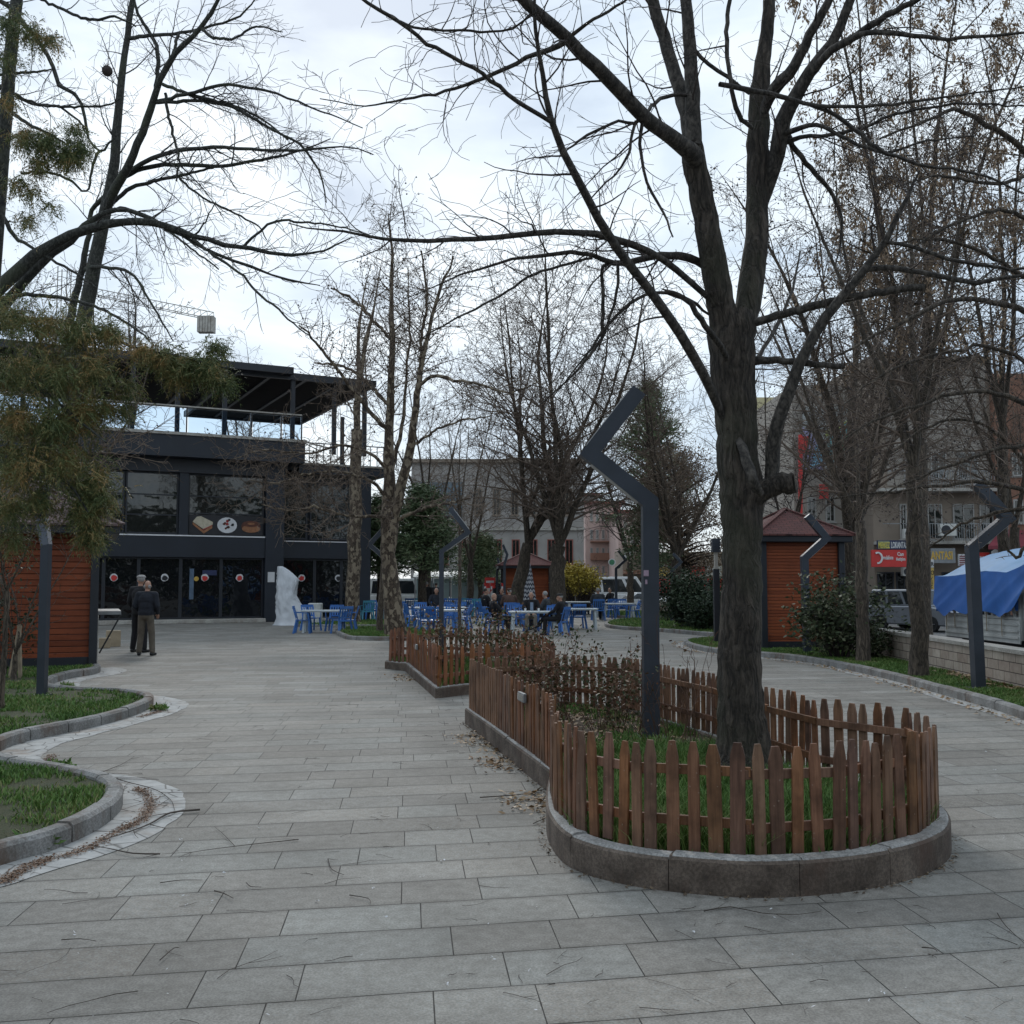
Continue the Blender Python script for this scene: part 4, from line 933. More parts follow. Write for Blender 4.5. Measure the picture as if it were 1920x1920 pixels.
mb = MB(); a, b = P(1739, 1049, YS - .12), P(1751, 1064, YS - .12); mb.box2((a.x, YS - .13, b.z), (b.x, YS - .105, a.z)); mb.build('panel_top', M['paper'], s_)
stxt(s_, 'ER', 1741, 1061, 8, YS - .14, M['black'], 9); stxt(s_, 'TO', 1740, 1078, 9, YS - .11, M['black'], 11)
for k, ch_ in enumerate('VEZP'): stxt(s_, ch_, 1743, 1087 + k * 7.5, 6, YS - .11, M['black'], 6)
s_ = sign('small pale poster board left of the lamp post', 1797, 1039, 1812, 1061, YS, M['paper'], 'poster', 'poster')
mb = MB()
for k in range(5): a = P(1799, 1042 + k * 4, YS); mb.box2((a.x, YS - .02, a.z - .06), (a.x + .3, YS - .003, a.z)); 
mb.build('print', M['maroon'], s_)
s_ = sign('red sign with white letters right of the lamp post', 1826, 1036, 1857, 1056, YS + .1, M['red'])
stxt(s_, 'VERDA', 1829, 1050, 7, YS + .1, M['white'], 24, .02)
s_ = sign('black sign with a white car outline reading AKER RENT A CAR', 1857, 1027, 1925, 1046, YS - .2, M['sign_black'])
stxt(s_, 'AKER', 1877, 1041, 10, YS - .2, M['white'], 12, .02); stxt(s_, 'RENT', 1891, 1041, 10, YS - .2, M['gold'], 11, .02); stxt(s_, 'A CAR', 1904, 1041, 10, YS - .2, M['yellow'], 17, .02)
c_ = [(1859, 1038), (1859, 1034), (1862, 1032), (1866, 1030), (1871, 1031), (1875, 1034), (1875, 1038), (1872, 1038), (1871, 1040), (1869, 1038), (1864, 1037), (1862, 1039)]
fpoly('car_outline', c_, YS - .24, M['white'], s_)
mb = MB(); a, b = P(1857, 1046, YS), P(1918, 1047.5, YS); mb.box2((a.x, YS - .26, b.z), (b.x, YS - .2, a.z)); mb.build('light_tube', M['white'], s_)
# orange-brown building and its awning at the right edge
r_, x0, x1, zt = facade('apartment_building', 'orange-brown block at the right edge with a maroon awning', 1874, 2080, 59.5, 700, M['orange_r'], 4, 12)
mb = MB(); a = P(1842, 1024, 57.5); b = P(1990, 1024, 57.5); mb.add([(a.x, 56.8, a.z), (b.x, 56.8, a.z), (b.x, 59.45, a.z + 1.0), (a.x + 2, 59.45, a.z + 1.0), (a.x, 56.8, a.z - .2), (b.x, 56.8, a.z - .2)], [(0, 1, 2, 3), (4, 5, 1, 0)])
mb.build('awning', M['maroon'], r_); grid(r_, x0 + .5, x1, 4.5, 10, 4, 2, 59.5, .4, .5)
# air conditioners on the facades
def aircon(px, py, d, label, s_=1.0):
    p = P(px, py, d); root = thing('air_conditioner', label, 'air conditioner', p, group='air conditioner units on the street facade')
    mb = MB(); mb.box(p, (.85 * s_, .35, .62 * s_)); mb.build('casing', M['ac_white'], root, bevel=.02)
    mb = MB(); mb.lathe([(.23 * s_, -.02), (.25 * s_, 0)], p + Vector((-.12 * s_, -.18, 0)), 20, axis='y'); mb.build('fan_grille', M['dark_frame'], root, smooth=False)
aircon(1776, 994, YS - .1, 'white air conditioner on the balcony right of the rough trunk', 1.1); aircon(1706, 1001, YS - .3, 'white air conditioner directly above the restaurant sign', .9); aircon(1702, 1072, YS + .6, 'white air conditioner beside the phone shop door, lowest one', .8)

# tower crane behind the cafe
cr0 = GD(395, 130); rt = thing('tower_crane', 'pale lattice tower crane jib with slatted counterweight above the cafe roof', 'crane', (GD(250, 130).x, 130, -.4))
mb = MB(); a, b = P(150, 548, 130), P(400, 600, 118)
for k in range(3):
    o_ = ((0, 0, .9), (0, -.5, 0), (0, .5, 0))[k]; mb.bar(a + Vector(o_), b + Vector(o_), .10, .10)
for k in range(22):
    t0, t1 = k / 22, (k + 1) / 22; p0, p1 = a.lerp(b, t0), a.lerp(b, t1)
    mb.bar(p0 + Vector((0, -.5, 0)), p1 + Vector((0, 0, .9)), .05, .05); mb.bar(p1 + Vector((0, .5, 0)), p1 + Vector((0, 0, .9)), .05, .05)
mb.build('jib', M['conc_light'], rt)
mb = MB(); c_ = P(387, 612, 118)
for k in range(6): mb.box(c_ + Vector((-.8 + k * .32, 0, .2)), (.27, 1.1, 1.9))
mb.build('counterweight', M['conc_light'], rt)
mb = MB(); c_ = P(120, 545, 130)
for dx in (-.6, .6):
    for dy in (-.6, .6): mb.bar((c_.x + dx, c_.y + dy, -.4), (c_.x + dx, c_.y + dy, c_.z + 3), .10, .10)
for k in range(30): z_ = k * 1.2; mb.bar((c_.x - .6, c_.y - .6, z_), (c_.x + .6, c_.y - .6, z_ + 1.2), .05, .05)
mb.build('mast', M['conc_light'], rt)

# wooded edge of the park behind the viewer, mirrored in the cafe windows
r_ = np.random.RandomState(5); nW = 26000; X = r_.uniform(-50, 75, nW); Y = -28 - 22 * r_.rand(nW); top_ = 7 + 5 * vnoise(X, Y * 0, .16, 8) + 3 * vnoise(X, Y * 0, .6, 9); Zt = r_.rand(nW) ** .8 * top_
ok = vnoise(X, Zt, .35, 4) > .30; X, Y, Zt = X[ok], Y[ok], Zt[ok]; m = len(X); c_ = np.stack([X, Y, Zt], 1); d_ = r_.normal(0, 1, (m, 3)) * .38; e_ = r_.normal(0, 1, (m, 3)) * .30
V = np.stack([c_ - d_, c_ - e_, c_ + d_, c_ + e_], 1).reshape(-1, 3)
tag(link('far_wood', fast_mesh('far_wood', V, np.arange(m * 4).reshape(-1, 4)), M['bush_leaf']), 'wooded edge of the park behind the viewer, mirrored in the cafe glass', 'wood', kind='stuff')

# ================================================================== TREES
def rvec(rng): return Vector((rng.gauss(0, 1), rng.gauss(0, 1), rng.gauss(0, 1)))
class Cfg:
    def __init__(s, dens=(0, 2.2, 3.2, 4.0), ratio=(.5, .45, .4), ang=(45, 48, 50), wig=(.06, .12, .16, .2), up=(.0, .03, .03, .0), seg=(8, 6, 4, 3), rmin=.003, maxlev=3, lmin=.12, shrink=.5, tips=None, start=.12):
        s.__dict__.update(locals()); del s.__dict__['s']
def child_dir(d, ang, rng, flat=0):
    a = rvec(rng); a = (a - d * a.dot(d))
    if a.length < 1e-4: a = d.orthogonal()
    a.normalize()
    if flat: a = Vector((a.x, a.y, a.z * (1 - flat))); 
    return (d * math.cos(ang) + a * math.sin(ang)).normalized()
def grow(T, p, d, L, r, lev, c, rng, tips=None):
    n = c.seg[min(lev, len(c.seg) - 1)]; st = L / n; pts = [p.copy()]; rad = [r]; dirs = [d.copy()]; r1 = max(c.rmin, r * .28); bend = rvec(rng) * c.wig[min(lev, len(c.wig) - 1)] * .75
    wg, up = c.wig[min(lev, len(c.wig) - 1)], c.up[min(lev, len(c.up) - 1)]
    for i in range(n):
        d = (d + rvec(rng) * wg + bend + Vector((0, 0, up))).normalized(); p = p + d * st
        pts.append(p.copy()); dirs.append(d.copy()); rad.append(max(c.rmin * .9, r + (r1 - r) * (i + 1) / n))
    T.add(pts, rad)
    if tips is not None and lev >= c.maxlev - 1: tips.append((pts[-1].copy(), d.copy())); 
    if tips is not None and lev >= c.maxlev - 1 and rng.random() < .5: tips.append((pts[len(pts) // 2].copy(), d.copy()))
    if lev < c.maxlev: spawn(T, pts, rad, dirs, L, lev + 1, c, rng, tips)
def spawn(T, pts, rad, dirs, L, lev, c, rng, tips=None, dens=None, t0=None, t1=1.0, lenscale=1.0, Lref=None, flat=0, rmax=1):
    k = len(pts) - 1; dn = (dens if dens is not None else c.dens[min(lev, len(c.dens) - 1)]); m = dn * L
    m = int(m) + (rng.random() < m - int(m)); t0 = c.start if t0 is None else t0
    for j in range(m):
        t_ = t0 + (t1 - t0) * (j + rng.random()) / max(1, m); f = t_ * k; i = min(k - 1, int(f)); q = pts[i].lerp(pts[i + 1], f - i); r = rad[i] + (rad[i + 1] - rad[i]) * (f - i)
        a = R(c.ang[min(lev - 1, len(c.ang) - 1)] * rng.uniform(.7, 1.25)); Lc = (Lref or L) * c.ratio[min(lev - 1, len(c.ratio) - 1)] * (1 - c.shrink * t_) * rng.uniform(.45, 1.25) * lenscale
        if Lc < c.lmin: Lc = c.lmin * rng.uniform(.6, 1.3)
        grow(T, q, child_dir(dirs[min(i, len(dirs) - 1)], a, rng, flat), Lc, min(max(c.rmin, r * rng.uniform(.3, .5)), rmax, Lc * .011 + c.rmin * .5) if lev > 1 else min(max(c.rmin, r * rng.uniform(.3, .5)), rmax, Lc * .015 + c.rmin * .5), lev, c, rng, tips)
def limb(T, pl, rng, jit=.0, step=None, cut=False):
    """pl: (px, py, d, width_px) in photo pixels -> smooth tapering limb; returns pts, rad, dirs, length"""
    w_ = [P(a, b, d) for a, b, d, *_ in pl]; rr = [q[3] * .5 / FPX * q[2] for q in pl]
    tot = sum((b - a).length for a, b in zip(w_, w_[1:])); step = step or max(.06, tot / 26)
    v4 = [np.array([*a, b]) for a, b in zip(w_, rr)]; cc = cat_rom(v4, step)
    pts = [Vector(q[:3]) for q in cc]; rad = [max(.002, float(q[3])) for q in cc]
    if jit:
        for i in range(1, len(pts) - 1): pts[i] += rvec(rng) * min(jit, rad[i] * .7 + jit * .3)
    T.add(pts + ([pts[-1] + (pts[-1] - pts[-2]) * .02] if cut else []), rad + ([.0005] if cut else []))
    dirs = [(b - a).normalized() for a, b in zip(pts, pts[1:])]; dirs.append(dirs[-1])
    return pts, rad, dirs, tot
def tree_root(name, label, base, group=None): return thing(name, label, 'tree', base, 0, group)

# --- 1. the big tree in the front planter
rng = random.Random(101)
D = 8.0
root = tree_root('bare_tree', 'big dark furrowed tree in the front planter, forking above two sawn stubs', P(1395, 1443, D))
Tt = Tubes()
limb(Tt, [(1397, 1452, D, 150), (1395, 1425, D, 118), (1392, 1385, D, 96), (1390, 1300, D, 86), (1389, 1200, D, 80), (1391, 1100, D, 76), (1391, 1000, D, 74), (1390, 930, D, 80), (1384, 850, D, 76), (1379, 760, D, 78), (1374, 680, D, 84), (1372, 620, D, 90), (1372, 590, D, 84)], rng, .006, .06)
# two main stems
A = limb(Tt, [(1370, 660, D, 60), (1356, 585, D - .05, 58), (1343, 520, D - .1, 52), (1330, 450, D - .15, 46), (1316, 370, D - .2, 43), (1302, 300, D - .25, 42), (1297, 262, D - .3, 38)], rng, .004, .08)
B = limb(Tt, [(1382, 660, D, 56), (1397, 590, D + .05, 52), (1409, 520, D + .1, 48), (1417, 430, D + .15, 44), (1420, 350, D + .2, 42), (1421, 270, D + .2, 42), (1423, 190, D + .2, 38), (1432, 100, D + .2, 30), (1442, 20, D + .2, 25), (1452, -80, D + .2, 20), (1465, -260, D, 12)], rng, .004, .08)
trunk_o = None
me_ = Tt.mesh('trunk'); 
def displace(me, amp, sc, seed=1, zs=.25):
    n = len(me.vertices); co = np.empty(n * 3, np.float32); me.vertices.foreach_get('co', co); co = co.reshape(-1, 3)
    no = np.empty(n * 3, np.float32); me.vertices.foreach_get('normal', no); no = no.reshape(-1, 3)
    from mathutils import noise as mn
    h = np.array([mn.noise(Vector((x * sc, y * sc, z * sc * zs + seed))) for x, y, z in co], np.float32)
    co += no * (h * amp)[:, None]; me.vertices.foreach_set('co', co.ravel()); me.update()
displace(me_, .02, 6); link('trunk', me_, M['bark_main'], root)
cM = Cfg(dens=(0, 2.6, 5.2, 5.5), ratio=(.40, .46, .42), ang=(50, 48, 46), wig=(.05, .10, .14, .17), up=(0, .01, .0, -.01), seg=(8, 8, 6, 4), rmin=.0019, maxlev=3, lmin=.24)
TL, TW = Tubes(), Tubes()
LM = []
def L_(pl, dens=1.8, ls=1.0, t0=.1, jit=.004, lref=None, rmax=.009):
    q = limb(TL, pl, rng, jit); LM.append((q, dens, ls, t0, lref, rmax)); return q
d1 = D
L_([(1300, 275, d1 - .3, 34), (1298, 200, d1 - .3, 30), (1296, 120, d1 - .3, 26), (1288, 20, d1 - .3, 23), (1276, -90, d1 - .3, 18), (1262, -260, d1 - .4, 8)], 1.3)
L_([(1298, 285, d1 - .3, 34), (1287, 215, d1 - .2, 30), (1268, 145, d1 - .1, 27), (1244, 70, d1, 25), (1224, 0, d1, 23), (1195, -100, d1, 17), (1150, -260, d1, 8)], 1.3)
L_([(1305, 300, d1 - .3, 40), (1275, 268, d1 - .5, 32), (1240, 245, d1 - .7, 29), (1207, 218, d1 - .9, 28), (1140, 145, d1 - 1.2, 27), (1065, 76, d1 - 1.5, 24), (990, 5, d1 - 1.8, 22), (900, -90, d1 - 2.0, 14), (800, -200, d1 - 2.2, 7)], 1.6)
L_([(1063, 76, d1 - 1.5, 13), (1030, 92, d1 - 1.4, 11), (985, 110, d1 - 1.3, 9), (910, 145, d1 - 1.2, 8), (835, 172, d1 - 1.1, 6), (760, 185, d1 - 1.0, 5), (685, 200, d1 - .9, 3), (600, 185, d1 - .8, 2)], 2.2)
L_([(1063, 73, d1 - 1.5, 9), (1100, 45, d1 - 1.6, 7), (1140, 20, d1 - 1.8, 6), (1200, -15, d1 - 2, 4)], 2)
L_([(1420, 420, d1 + .2, 10), (1436, 370, d1 + .2, 22), (1458, 290, d1 + .1, 32), (1470, 225, d1, 33), (1492, 182, d1 - .1, 30), (1520, 135, d1 - .2, 26), (1560, 82, d1 - .3, 22), (1588, 15, d1 - .4, 19), (1618, -70, d1 - .5, 14), (1660, -220, d1 - .6, 6)], 1.4)
L_([(1424, 250, d1 + .2, 10), (1436, 200, d1 + .1, 22), (1456, 165, d1, 26), (1480, 140, d1 - .1, 24), (1510, 85, d1 - .2, 20), (1542, 25, d1 - .3, 18), (1580, -50, d1 - .4, 14), (1640, -180, d1 - .6, 6)], 1.4)
L_([(1520, 140, d1 - .2, 16), (1560, 95, d1 - .4, 16), (1608, 66, d1 - .6, 15), (1665, 28, d1 - .8, 13), (1730, -5, d1 - 1.0, 10), (1820, -50, d1 - 1.3, 7)], 1.8)
L_([(1585, 78, d1 - .5, 11), (1625, 62, d1 - .7, 11), (1690, 64, d1 - .8, 10), (1760, 72, d1 - .9, 8), (1840, 68, d1 - 1.1, 7), (1930, 60, d1 - 1.2, 5), (2050, 40, d1 - 1.4, 3)], 2.3)
L_([(1458, 270, d1 + .1, 14), (1500, 258, d1, 9), (1560, 252, d1, 8), (1620, 238, d1 - .1, 7), (1680, 215, d1 - .2, 6), (1790, 195, d1 - .4, 5), (1930, 200, d1 - .6, 3)], 2.8)
L_([(1349, 158, d1 - .6, 10), (1400, 168, d1 - .5, 11), (1465, 183, d1 - .4, 10), (1530, 198, d1 - .5, 8), (1600, 200, d1 - .6, 7), (1700, 192, d1 - .7, 6), (1800, 178, d1 - .8, 4), (1930, 160, d1 - .9, 3)], 2.4, t0=.4)
L_([(1472, 245, d1 + .1, 12), (1495, 285, d1 + .1, 11), (1530, 325, d1 + .2, 10), (1560, 365, d1 + .3, 8), (1578, 410, d1 + .3, 6), (1575, 470, d1 + .3, 4), (1565, 500, d1 + .3, 2)], 2.6)
L_([(1500, 190, d1 - .4, 5), (1550, 208, d1 - .5, 9), (1600, 240, d1 - .5, 10), (1645, 278, d1 - .6, 9), (1700, 300, d1 - .6, 8), (1750, 315, d1 - .7, 7), (1830, 325, d1 - .8, 6), (1940, 370, d1 - .9, 4)], 2.6)
L_([(1474, 250, d1, 12), (1530, 235, d1 - .2, 9), (1590, 262, d1 - .3, 7), (1660, 285, d1 - .5, 6), (1740, 265, d1 - .6, 4), (1830, 255, d1 - .8, 3)], 3)
# sawn branch, short sawn stub, thick sawn stump with its upright shoot
for pl in ([(1395, 612, d1, 24), (1420, 603, d1 - .1, 17), (1500, 580, d1 - .2, 16), (1600, 557, d1 - .35, 15), (1680, 543, d1 - .45, 15), (1733, 539, d1 - .5, 14)],
           [(1400, 678, d1, 20), (1440, 676, d1 - .1, 15), (1500, 680, d1 - .2, 13), (1545, 685, d1 - .25, 12), (1582, 686, d1 - .3, 11)]):
    limb(TL, pl, rng, .004, .05, cut=True)
L_([(1448, 915, d1 - .1, 26), (1447, 870, d1 - .1, 28), (1452, 820, d1 - .15, 27), (1466, 770, d1 - .2, 25), (1488, 710, d1 - .25, 23), (1512, 655, d1 - .3, 21), (1545, 600, d1 - .35, 20), (1590, 545, d1 - .4, 18), (1632, 490, d1 - .45, 15), (1662, 445, d1 - .5, 12), (1688, 395, d1 - .55, 9), (1712, 345, d1 - .6, 6), (1724, 320, d1 - .6, 3)], 1.6, t0=.45)
L_([(1612, 510, d1 - .4, 12), (1650, 503, d1 - .4, 12), (1710, 508, d1 - .5, 11), (1770, 520, d1 - .5, 11), (1830, 532, d1 - .6, 10), (1880, 522, d1 - .7, 8), (1950, 508, d1 - .8, 5)], 2.4)
L_([(1655, 452, d1 - .5, 8), (1700, 460, d1 - .5, 8), (1770, 482, d1 - .5, 8), (1850, 500, d1 - .6, 7), (1960, 505, d1 - .6, 4)], 2.6)
# arching limbs on the left
L_([(1372, 830, d1, 14), (1352, 770, d1 - .1, 18), (1318, 700, d1 - .3, 20), (1278, 628, d1 - .5, 20), (1207, 533, d1 - .8, 19), (1142, 445, d1 - 1.1, 19), (1105, 380, d1 - 1.3, 17), (1057, 285, d1 - 1.5, 15), (1032, 222, d1 - 1.6, 13), (1018, 140, d1 - 1.7, 10), (1004, 60, d1 - 1.8, 8), (1001, -20, d1 - 1.9, 6), (990, -120, d1 - 2, 3)], 2.0, t0=.25)
L_([(1032, 228, d1 - 1.6, 9), (985, 200, d1 - 1.7, 9), (950, 175, d1 - 1.8, 9), (905, 140, d1 - 1.9, 8), (850, 108, d1 - 2, 8), (800, 80, d1 - 2.1, 8), (745, 40, d1 - 2.2, 8), (690, 5, d1 - 2.3, 7), (610, -40, d1 - 2.4, 4)], 2.2)
L_([(740, 38, d1 - 2.2, 6), (775, 50, d1 - 2.3, 6), (830, 55, d1 - 2.4, 6), (900, 58, d1 - 2.5, 6), (960, 52, d1 - 2.6, 5), (1010, 20, d1 - 2.7, 4)], 5, .35)
L_([(1330, 560, d1 - .1, 12), (1268, 505, d1 - .3, 13), (1215, 470, d1 - .5, 14), (1150, 446, d1 - .7, 15), (1080, 434, d1 - .9, 13), (1000, 436, d1 - 1.1, 12), (930, 445, d1 - 1.3, 11), (850, 450, d1 - 1.5, 10), (760, 449, d1 - 1.7, 8), (680, 440, d1 - 1.8, 6), (610, 430, d1 - 2, 4), (540, 418, d1 - 2.1, 2)], 2.2, .8)
L_([(1322, 500, d1, 14), (1290, 482, d1 - .1, 17), (1240, 478, d1 - .3, 15), (1200, 486, d1 - .4, 13), (1150, 493, d1 - .5, 12), (1110, 478, d1 - .6, 9), (1070, 472, d1 - .7, 9), (1020, 480, d1 - .8, 8), (960, 485, d1 - .9, 6), (900, 505, d1 - 1, 5), (830, 528, d1 - 1.1, 3), (760, 560, d1 - 1.2, 2)], 2.2, .8)
L_([(1155, 493, d1 - .5, 8), (1130, 500, d1 - .5, 8), (1129, 540, d1 - .5, 7), (1130, 590, d1 - .5, 8), (1126, 635, d1 - .5, 7), (1095, 680, d1 - .55, 6), (1060, 715, d1 - .6, 4), (1010, 760, d1 - .6, 2)], 3, .6)
L_([(1158, 495, d1 - .5, 7), (1157, 530, d1 - .5, 6), (1152, 570, d1 - .5, 6), (1137, 610, d1 - .5, 5), (1120, 660, d1 - .5, 3)], 2.5, .6)
L_([(1330, 590, d1 - .1, 5), (1290, 560, d1 - .2, 8), (1225, 548, d1 - .3, 7), (1180, 570, d1 - .4, 8), (1145, 600, d1 - .5, 7), (1110, 650, d1 - .6, 6), (1080, 690, d1 - .7, 4), (1040, 740, d1 - .7, 2)], 2.5, .6)
L_([(1110, 484, d1 - .6, 6), (1050, 498, d1 - .8, 6), (1000, 515, d1 - .9, 6), (950, 545, d1 - 1, 5), (890, 580, d1 - 1.1, 5), (840, 605, d1 - 1.2, 4), (780, 640, d1 - 1.2, 2)], 2.5, .7)
L_([(1200, 222, d1 - .9, 9), (1190, 232, d1 - .9, 7), (1160, 228, d1 - .9, 6), (1120, 245, d1 - 1, 6), (1085, 265, d1 - 1, 5), (1058, 285, d1 - 1.1, 3)], 2.6)
L_([(1205, 225, d1 - .9, 8), (1200, 270, d1 - .9, 7), (1207, 320, d1 - .9, 6), (1222, 360, d1 - .9, 6), (1245, 400, d1 - .9, 5), (1262, 445, d1 - .9, 3)], 3)
L_([(1192, 228, d1 - .9, 7), (1182, 265, d1 - 1, 6), (1180, 290, d1 - 1, 6), (1150, 330, d1 - 1, 4), (1110, 370, d1 - 1, 3)], 3)
L_([(1295, 178, d1 - .3, 8), (1262, 178, d1 - .4, 8), (1230, 192, d1 - .5, 8), (1212, 212, d1 - .8, 7)], 1)
L_([(1372, 745, d1 + .3, 12), (1400, 700, d1 + .9, 10), (1440, 640, d1 + 1.4, 8), (1480, 560, d1 + 1.8, 6), (1500, 470, d1 + 2.0, 3)], 2)
L_([(1376, 800, d1, 12), (1395, 850, d1 - .25, 20), (1412, 900, d1 - .35, 22), (1425, 925, d1 - .25, 18)], .3)
L_([(1368, 680, d1 - .1, 12), (1345, 640, d1 - .3, 13), (1315, 600, d1 - .5, 12), (1285, 560, d1 - .6, 11), (1262, 548, d1 - .6, 9), (1240, 541, d1 - .6, 2)], 1.2)
L_([(1300, 90, d1 - .3, 8), (1330, 120, d1 - .3, 8), (1365, 145, d1 - .3, 8), (1405, 175, d1 - .1, 7)], .8)
L_([(1370, -30, d1 - .5, 8), (1362, 60, d1 - .5, 9), (1368, 150, d1 - .5, 9), (1385, 215, d1 - .4, 10), (1410, 240, d1 - .2, 8)], .8)
# thick sawn stump (own short fat limb) with pale cut faces
St = Tubes(); q = limb(St, [(1395, 950, d1, 56), (1415, 930, d1 - .05, 48), (1440, 915, d1 - .1, 42), (1468, 907, d1 - .15, 38), (1490, 905, d1 - .18, 40)], rng, .006, .04, cut=True)
me_ = St.mesh('stump'); displace(me_, .012, 9); link('stump', me_, M['bark_main'], root)
mb = MB()
for (px, py, d_, r_, dx) in ((1491, 904, d1 - .18, .083, (1, -.35, .1)), (1733.5, 539, d1 - .5, .029, (1, -.1, .15)), (1582.5, 686, d1 - .3, .023, (1, -.1, 0))):
    c_ = P(px, py, d_); q = Vector(dx).to_track_quat('Z', 'Y'); k = 14
    mb.add([c_ + q @ Vector((r_ * math.cos(i * 2 * math.pi / k), r_ * math.sin(i * 2 * math.pi / k), 0)) for i in range(k)] + [c_ + q @ Vector((0, 0, .008))], [(i, (i + 1) % k, k) for i in range(k)])
mb.build('cut_face', M['bark_tan'], root)
link('limbs', TL.mesh('limbs'), M['bark_up'], root)
for (pts, rad, dirs, tot), dens, ls, t0, lref, rmax in LM:
    spawn(TW, pts, rad, dirs, tot, 1, cM, rng, dens=dens * 2.5, t0=t0, lenscale=ls, Lref=min(tot, 2.6) if lref is None else lref, rmax=rmax)
for q in (A, B): spawn(TW, q[0], q[1], q[2], q[3], 1, cM, rng, dens=1.6, t0=.1, lenscale=.6, Lref=2.0, rmax=.008)
link('twigs', TW.mesh('twigs', False), M['bark_twig'], root)

# --- 2. tall tree behind the left kiosk
def traced_tree(name, label, base, stems, limbs_, cfg, rng, bark, twigm, limbm=None, disp=.01, stem_d=1.0, lref=3.0, rmax=.02, seeds=None, tips=None, group=None, jit=.01, slref=None):
    root = tree_root(name, label, base, group); Ts, Tl, Tw = Tubes(), Tubes(), Tubes(); rec = []
    for pl in stems: rec.append((limb(Ts, pl, rng, jit), stem_d, .5, slref or lref))
    for pl in limbs_:
        dn = 1.5
        if isinstance(pl[-1], (int, float)): dn = pl[-1]; pl = pl[:-1]
        rec.append((limb(Tl, pl, rng, jit), dn, .15, lref))
    me = Ts.mesh('trunk')
    if disp: displace(me, disp, 4)
    link('trunk', me, bark, root)
    if limbs_: link('limbs', Tl.mesh('limbs'), limbm or bark, root)
    for (pts, rad, dirs, tot), dn, t0, lr in rec: spawn(Tw, pts, rad, dirs, tot, 1, cfg, rng, tips, dens=dn * 2.0, t0=t0, Lref=min(tot, lr), rmax=rmax)
    if Tw.g: link('twigs', Tw.mesh('twigs', False), twigm, root)
    return root
rng = random.Random(202); D2 = 24.0
cL = Cfg(dens=(0, 1.2, 3.0, 4.2), ratio=(.5, .45, .42), ang=(42, 40, 42), wig=(.05, .08, .10, .12), up=(0, -.015, -.03, -.05), seg=(8, 7, 6, 4), rmin=.0042, maxlev=3, lmin=.35)
st_ = [[(112, 1215, D2, 42), (122, 1000, D2, 38), (135, 760, D2, 33), (158, 600, D2, 28), (178, 490, D2, 26), (196, 400, D2, 23), (209, 345, D2, 21), (218, 250, D2, 17), (228, 150, D2, 14), (240, 67, D2, 12), (247, 0, D2, 11), (255, -120, D2, 8), (262, -260, D2, 4)],
       [(196, 400, D2, 18), (210, 365, D2 - .3, 18), (228, 333, D2 - .6, 17), (250, 290, D2 - .9, 15), (283, 205, D2 - 1.2, 14), (300, 150, D2 - 1.4, 12), (330, 100, D2 - 1.6, 11), (378, 50, D2 - 1.8, 9), (412, -5, D2 - 2, 7), (450, -90, D2 - 2.2, 4)],
       [(122, 690, D2 + .5, 22), (133, 590, D2 + .4, 15), (150, 520, D2 + .3, 12), (166, 440, D2 + .3, 10), (172, 395, D2 + .3, 9), (195, 370, D2, 9)]]
